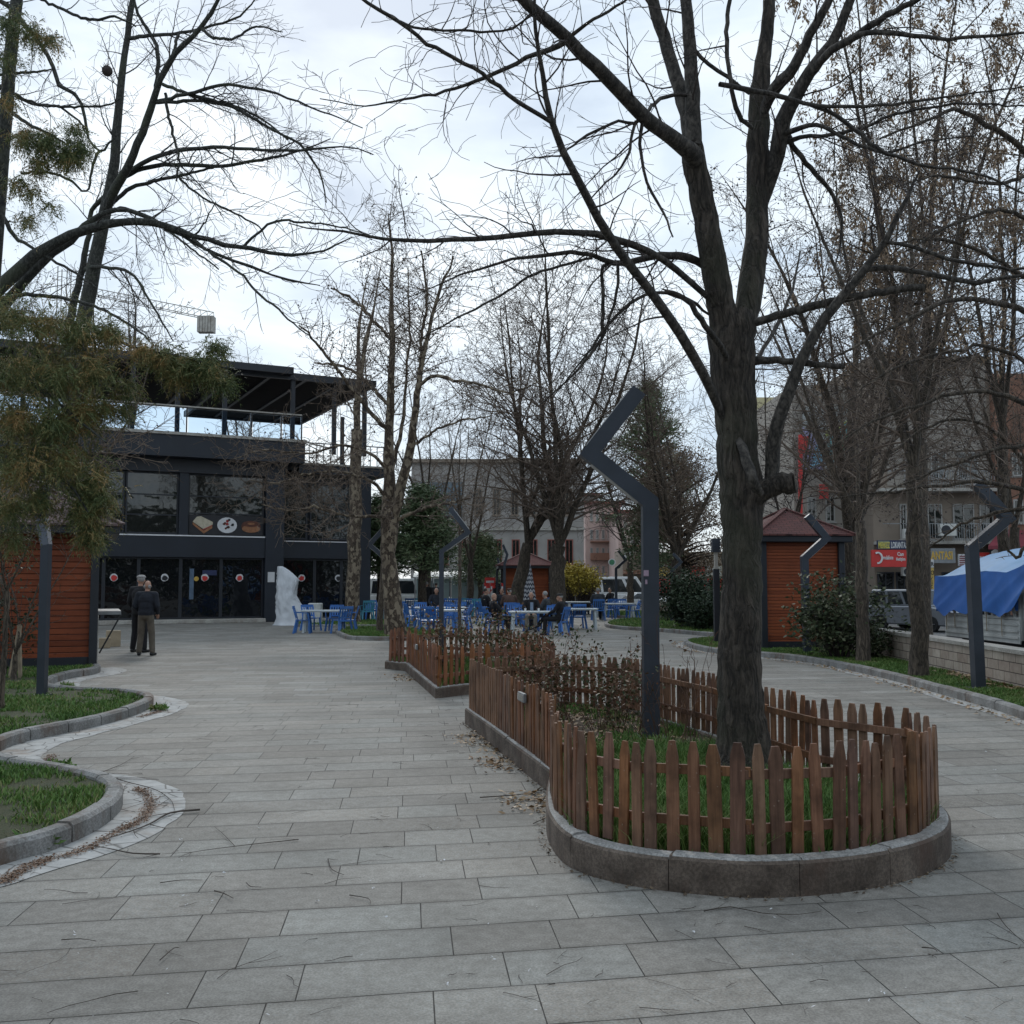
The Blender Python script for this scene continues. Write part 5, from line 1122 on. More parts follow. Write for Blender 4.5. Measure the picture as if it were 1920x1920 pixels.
lb_ = [[(225, 340, D2, 10), (250, 318, D2 - .3, 9), (285, 297, D2 - .6, 9), (335, 283, D2 - 1, 8), (400, 276, D2 - 1.5, 7), (470, 279, D2 - 2, 6), (560, 283, D2 - 2.5, 5), (640, 275, D2 - 3, 3), (700, 290, D2 - 3, 2), 1.6],
       [(232, 332, D2, 10), (270, 315, D2 - .3, 9), (330, 308, D2 - .5, 8), (400, 312, D2 - .9, 7), (470, 303, D2 - 1.2, 6), (550, 286, D2 - 1.5, 4), (620, 260, D2 - 1.8, 2), 1.5],
       [(212, 380, D2, 8), (245, 352, D2, 8), (270, 345, D2, 7), (335, 330, D2 - .4, 6), (400, 315, D2 - .8, 4), 1.6],
       [(288, 192, D2 - 1.2, 8), (320, 185, D2 - 1.4, 7), (365, 172, D2 - 1.7, 7), (430, 159, D2 - 2, 6), (500, 170, D2 - 2.3, 5), (560, 190, D2 - 2.5, 4), (620, 215, D2 - 2.6, 3), (680, 240, D2 - 2.8, 2), 1.6],
       [(285, 192, D2 - 1.2, 8), (330, 190, D2 - 1.4, 7), (400, 191, D2 - 1.6, 6), (450, 207, D2 - 1.8, 6), (500, 238, D2 - 2, 5), (560, 270, D2 - 2.2, 5), (598, 320, D2 - 2.2, 4), (612, 380, D2 - 2.2, 2), 2.0],
       [(305, 158, D2 - 1.4, 7), (360, 178, D2 - 1.6, 6), (420, 192, D2 - 1.7, 5), (480, 216, D2 - 1.8, 4), (540, 262, D2 - 1.9, 3), 2.0],
       [(245, 72, D2, 8), (290, 66, D2 - .4, 7), (340, 62, D2 - .8, 6), (395, 48, D2 - 1.2, 5), (450, 30, D2 - 1.5, 4), (490, -20, D2 - 1.7, 2), 1.7],
       [(290, 190, D2 + .6, 9), (296, 100, D2 + .6, 8), (280, 60, D2 + .6, 7), (260, 25, D2 + .6, 6), (240, -30, D2 + .6, 4), 1.6],
       [(378, 55, D2 - 1.8, 6), (400, 70, D2 - 2, 6), (440, 72, D2 - 2.1, 5), (480, 50, D2 - 2.1, 4), (530, 60, D2 - 2.2, 2), 2.0],
       [(335, 62, D2 - 1, 6), (325, 100, D2 - 1, 6), (318, 115, D2 - 1, 5), 1],
       [(310, 175, D2 - 1.3, 6), (315, 215, D2 - 1.4, 6), (328, 265, D2 - 1.5, 5), (336, 305, D2 - 1.5, 4), (330, 340, D2 - 1.5, 3), 2.0],
       [(337, 335, D2 - .6, 5), (380, 370, D2 - .8, 4), (440, 400, D2 - 1, 4), (485, 425, D2 - 1, 3), (500, 450, D2 - 1, 2), 2.2],
       [(210, 395, D2, 9), (235, 392, D2 - .2, 7), (270, 405, D2 - .4, 6), (310, 430, D2 - .6, 5), (350, 460, D2 - .7, 4), (410, 505, D2 - .8, 3), 1.8],
       [(160, 505, D2, 9), (190, 500, D2 - .3, 7), (235, 507, D2 - .5, 6), (262, 530, D2 - .6, 5), (290, 580, D2 - .7, 4), (325, 640, D2 - .8, 2), 1.6]]
traced_tree('bare_tree', 'tall slender bare tree behind the left kiosk, twigs drooping to the right', P(112, 1215, D2), st_, lb_, cL, rng, M['bark_green'], M['bark_twig_g'], lref=3.6, rmax=.02, stem_d=.9)
# --- 3. leaning tree whose long boughs come in from the left edge
D3 = 15.0
st_ = [[(-330, 1260, D3, 60), (-300, 1000, D3, 52), (-210, 760, D3, 44), (-90, 620, D3, 34), (0, 540, D3, 27), (65, 482, D3, 22), (133, 440, D3, 19), (200, 420, D3, 17), (255, 416, D3, 15), (310, 424, D3, 13), (362, 443, D3, 11), (420, 458, D3, 9), (470, 468, D3, 8), (545, 479, D3, 6), (610, 468, D3, 4), (660, 445, D3, 2)],
       [(-150, 690, D3, 30), (-60, 640, D3 + .3, 24), (20, 560, D3 + .3, 20), (70, 500, D3 + .3, 17), (130, 452, D3 + .3, 14), (190, 400, D3 + .3, 11), (240, 395, D3 + .3, 9), (285, 412, D3 + .2, 8), (340, 440, D3 + .1, 7), (400, 475, D3, 6), (470, 500, D3, 5), (540, 525, D3, 4), (600, 535, D3, 2)]]
lb_ = [[(362, 447, D3, 7), (400, 478, D3 - .2, 6), (445, 510, D3 - .3, 5), (490, 555, D3 - .4, 5), (530, 590, D3 - .5, 4), (590, 640, D3 - .6, 2), 2.0],
       [(455, 465, D3, 6), (490, 430, D3 - .1, 5), (530, 415, D3 - .2, 5), (590, 418, D3 - .3, 4), (650, 430, D3 - .4, 3), (720, 450, D3 - .5, 2), 2.2],
       [(365, 440, D3, 4), (385, 415, D3, 3), (405, 378, D3, 2), 1.5],
       [(0, 560, D3 - .3, 10), (50, 552, D3 - .3, 8), (120, 560, D3 - .3, 7), (175, 575, D3 - .4, 6), (230, 600, D3 - .5, 5), (280, 640, D3 - .5, 3), 1.6],
       [(-60, 360, D3, 8), (0, 400, D3, 9), (25, 440, D3, 8), (60, 465, D3, 6), (130, 505, D3, 5), (180, 540, D3, 4), 1.8],
       [(-120, -40, D3, 10), (0, 0, D3, 9), (50, 50, D3, 9), (90, 105, D3, 8), (112, 160, D3, 8), (140, 175, D3, 7), (160, 220, D3, 6), (165, 260, D3, 5), (190, 285, D3, 4), 1.6],
       [(-80, 120, D3, 7), (0, 165, D3, 7), (60, 195, D3, 6), (100, 198, D3, 5), (145, 225, D3, 4), (165, 255, D3, 3), 1.6],
       [(-60, 140, D3 - .5, 6), (0, 140, D3 - .5, 6), (60, 136, D3 - .5, 5), (95, 130, D3 - .5, 3), 2.4],
       [(0, 160, D3 - .3, 6), (60, 192, D3 - .3, 5), (130, 200, D3 - .3, 5), (190, 200, D3 - .3, 4), (225, 185, D3 - .3, 2), 2.6],
       [(60, -10, D3, 6), (120, 18, D3, 6), (175, 38, D3, 6), (215, 30, D3, 5), (255, 50, D3, 3), 1.6],
       [(40, 325, D3, 5), (100, 326, D3, 5), (140, 345, D3, 5), (162, 360, D3, 4), (180, 290, D3, 6), (195, 280, D3, 5), (215, 260, D3, 4), 1.0]]
cL3 = Cfg(dens=(0, 1.5, 3.8, 4.8), ratio=(.42, .45, .42), ang=(42, 42, 45), wig=(.05, .09, .12, .14), up=(0, -.01, -.02, -.03), seg=(8, 7, 6, 4), rmin=.0029, maxlev=3, lmin=.25)
traced_tree('bare_tree', 'bare tree leaning in from the left edge with one long arching bough', P(-330, 1260, D3), st_, lb_, cL3, rng, M['bark_green'], M['bark_twig_g'], lref=2.2, rmax=.012, stem_d=1.3)
mb = MB(); c_ = P(201, 133, D3); rs = random.Random(5)
mb.lathe([(.0, -.08), (.05, -.065), (.078, -.02), (.08, .02), (.05, .065), (.0, .08)], c_, 10); nb = mb.build('hanging_seed_ball', M['bark_twig'], smooth=True); tag(nb, 'dark round twiggy ball hanging in the top left branches', 'nest ball')
mb = MB()
for k in range(60): v = rvec(rs).normalized(); mb.bar(c_ + v * .06, c_ + v * rs.uniform(.09, .13), .004, .004)
mb.bar(c_, P(207, 60, D3), .006, .006); mb.build('spikes', M['bark_twig'], nb)

# --- 4. the plane tree in the small bed, and others around the tables
rng = random.Random(404)
def seeds_at(tips, r_, n, rng, name, mat, root, hang=.08, size=.03):
    V, F = [], []
    ico = [(0, 0, 1), (1, 0, 0), (0, 1, 0), (-1, 0, 0), (0, -1, 0), (0, 0, -1)]; fc = [(0, 1, 2), (0, 2, 3), (0, 3, 4), (0, 4, 1), (5, 2, 1), (5, 3, 2), (5, 4, 3), (5, 1, 4)]
    for (p, d) in rng.sample(tips, min(n, len(tips))):
        c_ = p - Vector((0, 0, hang * rng.random())); b = len(V); s_ = size * rng.uniform(.7, 1.2)
        V += [tuple(c_ + Vector(q) * s_) for q in ico]; F += [tuple(b + i for i in f) for f in fc]
    if V: tag(link(name, fast_mesh(name, V, F), mat, root), kind='stuff')
D4 = 31.0
cP = Cfg(dens=(0, 1.7, 4.2, 5.0), ratio=(.62, .46, .42), ang=(58, 50, 52), wig=(.06, .11, .18, .24), up=(0, .02, .02, .01), seg=(8, 7, 6, 4), rmin=.0056, maxlev=3, lmin=.3)
tips = []
root = traced_tree('plane_tree', 'bare plane tree with mottled flaking trunk rising from the small kerbed bed', P(742, 1192, D4),
    [[(742, 1205, D4, 48), (738, 1150, D4, 36), (733, 1080, D4, 31), (727, 1040, D4, 28), (731, 980, D4, 34), (730, 900, D4, 22), (730, 800, D4, 17), (733, 700, D4, 13), (737, 600, D4, 10), (735, 520, D4, 7), (732, 440, D4, 4), (728, 400, D4, 2)],
     [(735, 985, D4, 24), (750, 920, D4 - .3, 20), (768, 850, D4 - .5, 17), (778, 780, D4 - .7, 14), (785, 720, D4 - .9, 11), (800, 640, D4 - 1, 8), (820, 560, D4 - 1.2, 6), (850, 480, D4 - 1.3, 3)],
     [(728, 960, D4, 12), (735, 880, D4 + .5, 9), (755, 800, D4 + .8, 7), (762, 700, D4 + 1, 5), (768, 600, D4 + 1.2, 4), (765, 500, D4 + 1.2, 2)]],
    [[(742, 975, D4, 8), (790, 955, D4 - .6, 6), (830, 945, D4 - 1, 5), (880, 935, D4 - 1.5, 3), 2.2],
     [(728, 970, D4, 7), (690, 968, D4 - .8, 6), (640, 965, D4 - 1.4, 5), (590, 950, D4 - 1.8, 5), (540, 958, D4 - 2.1, 4), (490, 945, D4 - 2.4, 2), 2.6],
     [(728, 930, D4, 7), (690, 900, D4 - .6, 6), (640, 885, D4 - 1.2, 5), (580, 888, D4 - 1.6, 4), (520, 905, D4 - 2, 3), (470, 900, D4 - 2.3, 2), 2.6],
     [(730, 880, D4, 7), (690, 850, D4 - .6, 6), (640, 835, D4 - 1, 5), (580, 850, D4 - 1.4, 4), (500, 845, D4 - 1.8, 3), (440, 860, D4 - 2, 2), 2.4],
     [(731, 810, D4, 9), (700, 780, D4 - .3, 8), (670, 740, D4 - .5, 7), (640, 700, D4 - .7, 6), (600, 650, D4 - 1, 5), (560, 610, D4 - 1.2, 3), 1.9],
     [(731, 760, D4, 7), (690, 720, D4 + .6, 6), (650, 690, D4 + .9, 5), (590, 680, D4 + 1.2, 3), 2.0],
     [(735, 640, D4, 7), (700, 600, D4, 6), (660, 560, D4, 5), (620, 540, D4, 3), 2],
     [(784, 725, D4 - .9, 7), (810, 705, D4 - 1.2, 7), (850, 712, D4 - 1.6, 6), (900, 722, D4 - 2, 5), (960, 735, D4 - 2.4, 4), (1010, 715, D4 - 2.7, 2), 1.7],
     [(770, 840, D4 - .5, 6), (810, 810, D4 - .8, 5), (860, 790, D4 - 1.1, 4), (920, 780, D4 - 1.4, 2), 2],
     [(786, 715, D4 - .9, 6), (790, 640, D4 - 1, 6), (800, 560, D4 - 1, 5), (790, 470, D4 - 1, 3), 1.8]],
    cP, rng, M['bark_plane'], M['bark_plane_twig'], lref=4.0, rmax=.018, tips=tips, stem_d=2.2, jit=.02)
seeds_at(tips, .03, 900, rng, 'seed_balls', M['bark_twig'], root)

def auto_tree(name, label, px, py, d, h, r0, lean=(0, 0), seed=1, cfg=None, bark=None, twig=None, forks=3, fork_h=.3, spread=.35, crown=1.0, seeds=0, group=None, z=None, lvl1=1.6, seedsize=.03, low=.25):
    rng = random.Random(seed); b = G(px, py, .1) if d is None else GD(px, d, .08)
    root = tree_root(name, label, b, group); Ts, Tw = Tubes(), Tubes(); tips = []
    cfg = cfg or Cfg(dens=(0, 1.3, 2.2, 2.6), ratio=(.42, .45, .42), ang=(45, 45, 50), wig=(.05, .1, .14, .18), up=(0, .04, .03, .02), seg=(8, 6, 5, 4), rmin=b.y * .0002, maxlev=3, lmin=.3)
    hf = h * fork_h; n = 10; pts = [b - Vector((0, 0, .1)), b + Vector((lean[0] * hf * .1, 0, .05))]; rad = [r0 * 1.45, r0 * 1.2]
    for i in range(1, n): t_ = i / (n - 1); pts.append(b + Vector((lean[0] * t_ * hf, lean[1] * t_ * hf, t_ * hf)) + rvec(rng) * r0 * .12); rad.append(r0 * (1.08 - .25 * t_))
    Ts.add(pts, rad); top = pts[-1]; recs = []
    for k in range(forks):
        a = k * 2 * math.pi / forks + rng.uniform(-.5, .5) + seed; sp = spread * rng.uniform(.6, 1.3) if k or forks > 1 else .05
        dd = Vector((math.cos(a) * sp + lean[0], math.sin(a) * sp + lean[1], 1)).normalized(); L = (h - hf) * rng.uniform(.8, 1.08) / max(.5, dd.z)
        m_ = 14; p = top - dd * r0 * .6; q = [p]; rr = [r0 * .62 / (forks ** .25)]
        for i in range(m_):
            dd = (dd + rvec(rng) * .055 + Vector((0, 0, .05))).normalized(); p = p + dd * L / m_; q.append(p.copy()); rr.append(max(cfg.rmin, rr[0] * (1 - .93 * (i + 1) / m_)))
        Ts.add(q, rr); ds = [(y - x).normalized() for x, y in zip(q, q[1:])]; ds.append(ds[-1]); recs.append((q, rr, ds, L))
    for q, rr, ds, L in recs: spawn(Tw, q, rr, ds, L, 1, cfg, rng, tips, dens=lvl1 * 2.0, t0=low * .3, Lref=L * .7 * crown, rmax=r0 * .2)
    me = Ts.mesh('trunk'); displace(me, r0 * .12, 4 / max(.3, r0 * 4)); link('trunk', me, bark or M['bark_brown'], root)
    link('twigs', Tw.mesh('twigs', False), twig or M['bark_plane_twig'], root)
    if seeds: seeds_at(tips, .03, seeds, rng, 'seed_balls', M['bark_twig'], root, size=seedsize)
    return root, tips, rng
cB = Cfg(dens=(0, 1.3, 2.6, 3.2), ratio=(.60, .46, .45), ang=(56, 48, 50), wig=(.05, .09, .13, .18), up=(0, .015, .005, .0), seg=(8, 6, 5, 4), rmin=.0075, maxlev=3, lmin=.4)
auto_tree('plane_tree', 'tall straight mottled plane tree against the right end of the black cafe', 662, None, 41, 15.5, .27, (.01, 0), 11, cB, M['bark_plane'], M['bark_plane_twig'], 2, .5, .16, .6, 500, lvl1=1.5)
auto_tree('bare_tree', 'bare tree with dark trunk leaning right beside the striped parasol', 962, None, 44, 15.0, .29, (.17, 0), 12, cB, M['bark_brown'], M['twig_brown'], 4, .22, .42, 1.0, 500, lvl1=1.3)
auto_tree('bare_tree', 'bare tree with thick black trunk right of the striped parasol', 1046, None, 43, 16.0, .34, (.0, 0), 13, cB, M['bark_brown'], M['twig_brown'], 5, .20, .36, .95, 600, lvl1=1.3)
auto_tree('bare_tree', 'slim bare tree left of the thick black trunk, standing further back', 882, None, 62, 14.0, .2, (.0, 0), 14, cB, M['bark_brown'], M['bark_plane_twig'], 3, .2, .3, .9, 0, lvl1=1.4)
auto_tree('bare_tree', 'bare grey tree right of centre beyond the yellow bush', 1182, None, 66, 15.0, .22, (.0, 0), 15, cB, M['bark_brown'], M['bark_twig'], 4, .2, .4, .9, 0, lvl1=1.3)
auto_tree('bare_tree', 'pale thin bare tree behind the cafe roof', 235, None, 62, 21.0, .32, (.0, 0), 16, cB, M['bark_tan'], M['bark_twig_g'], 3, .5, .22, .8, 0, lvl1=1.3)
auto_tree('bare_tree', 'second pale bare tree behind the cafe roof, further right', 455, None, 68, 17.5, .22, (.0, 0), 17, cB, M['bark_tan'], M['bark_plane_twig'], 4, .45, .35, .8, 0, lvl1=1.3)
auto_tree('bare_tree', 'bare tree behind the left kiosk close to the cafe wall', 140, None, 32, 11.5, .15, (.06, 0), 18, cB, M['bark_tan'], M['bark_plane_twig'], 4, .35, .45, .8, 200, lvl1=1.6)
auto_tree('sapling', 'slender young tree with a pale stem in the small kerbed bed', 712, None, 33.5, 4.6, .10, (.05, 0), 19, cB, M['bark_tan'], M['bark_plane_twig'], 2, .75, .2, .6, 0)
auto_tree('sapling', 'thin young tree behind the second picket fence', 862, None, 30, 7.6, .05, (.0, 0), 20, cB, M['bark_tan'], M['bark_plane_twig'], 2, .5, .2, .6, 0)
auto_tree('bare_tree', 'brown twiggy tree behind the dark bushes left of the big trunk', 1268, None, 44, 11.5, .26, (.02, 0), 21, cB, M['bark_brown'], M['bark_plane_twig'], 5, .22, .4, .8, 0, lvl1=1.9)
auto_tree('bare_tree', 'bare tree between the plane tree and the office building', 800, None, 58, 14, .22, (.02, 0), 22, cB, M['bark_brown'], M['bark_plane_twig'], 4, .3, .35, .8, 300, lvl1=1.3)
# right side group
cR = Cfg(dens=(0, 1.7, 4.2, 5.2), ratio=(.56, .45, .42), ang=(60, 50, 50), wig=(.06, .09, .13, .17), up=(0, .01, .0, -.01), seg=(8, 6, 5, 4), rmin=.0042, maxlev=3, lmin=.28)
auto_tree('bare_tree', 'bare tree with smooth tan trunk forking low beside the dark bush', 1615, None, 20.6, 9.5, .125, (.0, 0), 31, cR, M['bark_tan'], M['twig_brown'], 5, .30, .55, .75, 500, lvl1=1.6, seedsize=.022)
auto_tree('bare_tree', 'rough barked tree right of the tan one, in front of the stone wall', 1718, None, 17.4, 10.5, .15, (.0, 0), 32, cR, M['bark_brown'], M['twig_brown'], 4, .34, .38, .75, 700, lvl1=1.6, seedsize=.02)
_, tpA, rgA = auto_tree('bare_tree', 'dark massive tree behind the right kiosk', 1588, None, 28, 14.5, .30, (.01, 0), 33, cR, M['bark_brown'], M['twig_brown'], 3, .2, .42, .7, 900, lvl1=1.6, seedsize=.03)
auto_tree('bare_tree', 'tall bare tree against the beige block at the right edge', 1912, None, 33, 17, .17, (-.03, 0), 34, cR, M['bark_brown'], M['twig_brown'], 4, .2, .3, .6, 700, lvl1=1.6, seedsize=.03)
auto_tree('bare_tree', 'tall bare tree in the street row between the mural and the beige block', 1600, None, 37, 20, .17, (.03, 0), 35, cB, M['bark_brown'], M['twig_brown'], 4, .2, .25, .6, 500, lvl1=1.5)
auto_tree('bare_tree', 'thin bare tree rising behind the big trunk toward the mural', 1478, None, 40, 13, .12, (.05, 0), 36, cB, M['bark_brown'], M['bark_twig'], 3, .2, .3, .7, 300, lvl1=1.5)
# tree beyond the right edge: its boughs sweep into the picture, with dried seed bunches high up
rng = random.Random(505); D5 = 13.0; tips5 = []
root = traced_tree('bare_tree', 'tree standing just outside the right edge, boughs sweeping low across the right side', P(2080, 1290, D5),
    [[(2080, 1300, D5, 70), (2070, 1150, D5, 56), (2050, 900, D5, 50), (2020, 600, D5, 40), (2000, 350, D5, 30), (1985, 100, D5, 22), (1975, -150, D5, 10)]],
    [[(2030, 700, D5, 18), (1930, 590, D5 - .5, 12), (1800, 560, D5 - 1, 9), (1700, 600, D5 - 1.3, 7), (1600, 650, D5 - 1.5, 5), (1510, 700, D5 - 1.7, 3), 1.6],
     [(2040, 850, D5, 16), (1930, 760, D5 - .6, 11), (1830, 735, D5 - 1, 8), (1720, 760, D5 - 1.3, 6), (1620, 800, D5 - 1.6, 4), (1540, 850, D5 - 1.8, 2), 1.8],
     [(2050, 980, D5, 15), (1950, 930, D5 - .6, 10), (1850, 905, D5 - 1, 8), (1750, 910, D5 - 1.3, 6), (1650, 925, D5 - 1.6, 4), (1560, 935, D5 - 1.8, 2), 2.0],
     [(2045, 900, D5, 14), (1960, 840, D5 - .8, 9), (1880, 840, D5 - 1.2, 7), (1790, 870, D5 - 1.4, 6), (1700, 905, D5 - 1.6, 4), (1610, 960, D5 - 1.8, 2), 2.0],
     [(2050, 1020, D5, 12), (1960, 960, D5 + .4, 9), (1880, 960, D5 + .6, 7), (1800, 985, D5 + .8, 5), (1740, 1030, D5 + 1, 3), 1.8],
     [(1995, 430, D5, 16), (1920, 285, D5 - .5, 12), (1850, 235, D5 - .8, 10), (1790, 205, D5 - 1, 8), (1740, 225, D5 - 1.2, 6), (1650, 260, D5 - 1.4, 4), 1.6],
     [(2000, 480, D5, 14), (1930, 410, D5 - .5, 9), (1860, 395, D5 - .8, 7), (1780, 425, D5 - 1, 6), (1700, 470, D5 - 1.3, 4), 1.8],
     [(1990, 300, D5, 12), (1930, 330, D5 - .4, 8), (1850, 345, D5 - .8, 7), (1760, 330, D5 - 1, 5), (1680, 350, D5 - 1.2, 3), 1.8],
     [(2010, 560, D5, 12), (1920, 520, D5 - .4, 9), (1840, 470, D5 - .8, 7), (1760, 450, D5 - 1, 6), (1680, 455, D5 - 1.2, 4), 2.2],
     [(2030, 780, D5, 12), (1940, 690, D5 - .4, 9), (1850, 650, D5 - .8, 7), (1760, 665, D5 - 1, 6), (1660, 700, D5 - 1.3, 4), (1580, 760, D5 - 1.5, 2), 2.2],
     [(2040, 940, D5 + .5, 11), (1940, 880, D5 + .2, 8), (1850, 800, D5, 6), (1760, 790, D5 - .3, 5), (1670, 850, D5 - .6, 3), 2.2],
     [(2060, 1100, D5, 12), (1985, 1060, D5, 9), (1935, 1020, D5, 8), (1905, 1045, D5, 6), (1880, 1010, D5, 3), .8]],
    Cfg(dens=(0, 1.8, 5.0, 6.5), ratio=(.42, .45, .42), ang=(45, 45, 48), wig=(.05, .1, .13, .16), up=(0, -.0, -.01, -.02), seg=(8, 7, 5, 4), rmin=.0028, maxlev=3, lmin=.22),
    rng, M['bark_brown'], M['twig_brown'], lref=2.3, rmax=.010, tips=tips5, stem_d=1.2)
seeds_at(tips5, .02, 1200, rng, 'seed_balls', M['bark_twig'], root, size=.013)
# ash tree with brown hanging seed bunches, top right
rng = random.Random(606); D6 = 24.0
root, tips6, rg6 = auto_tree('ash_tree', 'tall tree at upper right hung with brown dried seed bunches', 1732, None, D6, 19.5, .17, (.0, 0), 37, cR, M['bark_tan'], M['bark_brown'], 5, .25, .2, .42, 0, lvl1=1.9)
def leaf_cloud(centers, n, rad, ln, wd, rng, droop=.6, flatz=1.0):
    r_ = np.random.RandomState(rng.randrange(1 << 30)); V = []
    C = np.array([tuple(c) for c in centers]); idx = r_.randint(0, len(C), n); c = C[idx]
    off = r_.normal(0, 1, (n, 3)) * rad; off[:, 2] *= flatz; b = c + off
    d = r_.normal(0, 1, (n, 3)); d[:, 2] = d[:, 2] * .5 - droop * 1.5; d /= np.linalg.norm(d, axis=1, keepdims=True)
    s_ = np.cross(d, r_.normal(0, 1, (n, 3))); s_ /= np.linalg.norm(s_, axis=1, keepdims=True) + 1e-9
    L = (ln * r_.uniform(.6, 1.4, n))[:, None]; W = (wd * r_.uniform(.6, 1.3, n))[:, None]
    V = np.stack([b, b + d * L * .45 + s_ * W, b + d * L, b + d * L * .45 - s_ * W], 1).reshape(-1, 3)
    F = np.arange(n * 4).reshape(-1, 4); return V, F
hi = [t_[0] for t_ in tips6 if t_[0].z > 7.0]
cen = rg6.sample(hi, min(len(hi), 520)); V, F = leaf_cloud([c - Vector((0, 0, .12)) for c in cen], 15000, .075, .12, .024, rg6, 1.2, 1.8)
tag(link('seed_bunches', fast_mesh('seed_bunches', V, F), M['ash_seed'], root), kind='stuff')
root, tips7, rg7 = auto_tree('ash_tree', 'second ash with brown seed bunches, right of the other one', 1880, None, 27, 19.0, .15, (.02, 0), 38, cR, M['bark_brown'], M['bark_brown'], 3, .3, .16, .38, 0, lvl1=1.6)
hi = [t_[0] for t_ in tips7 if t_[0].z > 10.5 ]
if hi:
    cen = rg7.sample(hi, min(len(hi), 200)); V, F = leaf_cloud([c - Vector((0, 0, .12)) for c in cen], 6500, .08, .12, .024, rg7, 1.2, 1.8)
    tag(link('seed_bunches', fast_mesh('seed_bunches', V, F), M['ash_seed'], root), kind='stuff')

# --- conifers
def foliage_tree(name, label, base, h, r0, centers, n, rad, ln, wd, mat, seed, droop=.6, bark=None, blobs=None, flatz=.8):
    rng = random.Random(seed); root = tree_root(name, label, base); T = Tubes(); b = Vector(base)
    T.add([b + Vector((0, 0, h * i / 8)) + rvec(rng) * .03 * (i > 0) for i in range(9)], [r0 * (1.15 - i / 8) + .01 for i in range(9)], 8); Tl = Tubes()
    for c in centers:
        z_ = max(.2 * h, min(h * .95, c.z - b.z - (c - b).length * .12)); s_ = b + Vector((0, 0, z_)); mid = s_.lerp(c, .5) + Vector((0, 0, .12))
        Tl.add([s_, mid, c], [r0 * .3, r0 * .18, r0 * .06], 4)
    link('trunk', T.mesh('trunk'), bark or M['bark_brown'], root); link('branches', Tl.mesh('branches'), M['bark_twig'], root)
    V, F = leaf_cloud(centers, n, rad, ln, wd, rng, droop, flatz); link('foliage', fast_mesh('foliage', V, F), mat, root); return root
def cone_centers(b, h, rb, n, seed, z0=.2, pw=1.0, droop=.1):
    rng = random.Random(seed); out = []
    for i in range(n):
        t_ = rng.random() ** .8; z = h * (z0 + (1 - z0) * t_); r_ = rb * (1 - t_) ** pw * rng.uniform(.35, 1.05) + .05; a = rng.random() * 6.28
        out.append(Vector(b) + Vector((r_ * math.cos(a), r_ * math.sin(a), z - r_ * droop)))
    return out
b = GD(1222, 62, 0); foliage_tree('pine_tree', 'dark green pine with open crown behind the nearest zigzag lamp', b, 13.6, .25, cone_centers(b, 13.8, 3.5, 200, 1, .42, .7), 12000, .26, .30, .03, M['pine'], 1, .0)
b = GD(1215, 47, 0); foliage_tree('pine_tree', 'small pine crown low behind the lamp post', b, 5.0, .13, cone_centers(b, 5.4, 1.2, 60, 9, .45, .5), 5000, .22, .2, .03, M['pine'], 9, .2)
b = GD(792, 50, 0); foliage_tree('pine_tree', 'bushy green pine right of the plane tree trunk', b, 5.6, .22, cone_centers(b, 6.2, 1.8, 200, 2, .40, .45), 15000, .26, .24, .03, M['pine'], 2, .1)
b = GD(712, 52, 0); foliage_tree('pine_tree', 'dark pine between the cafe and the plane tree trunk', b, 5.6, .2, cone_centers(b, 6.0, 1.3, 140, 3, .38, .45), 16000, .26, .22, .03, M['pine'], 3, .1)
b = GD(900, 66, 0); foliage_tree('evergreen_tree', 'low green evergreen left of the small distant kiosk', b, 4.6, .16, cone_centers(b, 4.6, 1.5, 90, 4, .45, .45), 12000, .30, .22, .03, M['pine'], 4, .1)
b = GD(1276, 50, 0); foliage_tree('oak_tree', 'rounded tree keeping its brown winter leaves left of the big trunk', b, 6.6, .22, [Vector(b) + Vector((x, y, z)) for x, y, z in [(random.Random(k).uniform(-2.3, 2.3), random.Random(k + 99).uniform(-2, 2), random.Random(k + 55).uniform(2.2, 8.2)) for k in range(150)] if (x / 2.4) ** 2 + ((z - 4.8) / 3.6) ** 2 < 1], 19000, .34, .12, .03, M['brown_leaf'], 5, .5)
# conifer at the left edge with brownish drooping sprays
rng = random.Random(707); DC = 9.2
base = Vector((GD(-60, DC).x, DC, .08)); root = tree_root('conifer_tree', 'conifer at the left edge with drooping green-brown sprays', base)
T = Tubes(); limb(T, [(-60, 1400, DC, 40), (-50, 1200, DC, 36), (-40, 900, DC, 34), (-20, 600, DC, 30), (0, 350, DC, 26), (18, 120, DC, 24), (32, 0, DC, 22), (50, -150, DC, 12)], rng, .004)
limb(T, [(-20, 620, DC, 14), (60, 600, DC - .2, 10), (150, 610, DC - .4, 8), (250, 650, DC - .5, 6), (330, 668, DC - .6, 5), (420, 690, DC - .6, 2)], rng, .004)
limb(T, [(-30, 700, DC, 12), (60, 720, DC - .5, 9), (150, 790, DC - .8, 6), (200, 830, DC - 1, 3)], rng, .004)
limb(T, [(-40, 880, DC, 12), (40, 880, DC - .4, 8), (120, 900, DC - .7, 6), (165, 960, DC - .8, 3)], rng, .004)
limb(T, [(5, 200, DC, 9), (50, 230, DC - .3, 7), (100, 255, DC - .4, 5), (150, 290, DC - .5, 2)], rng, .004)
link('trunk', T.mesh('trunk'), M['bark_green'], root)
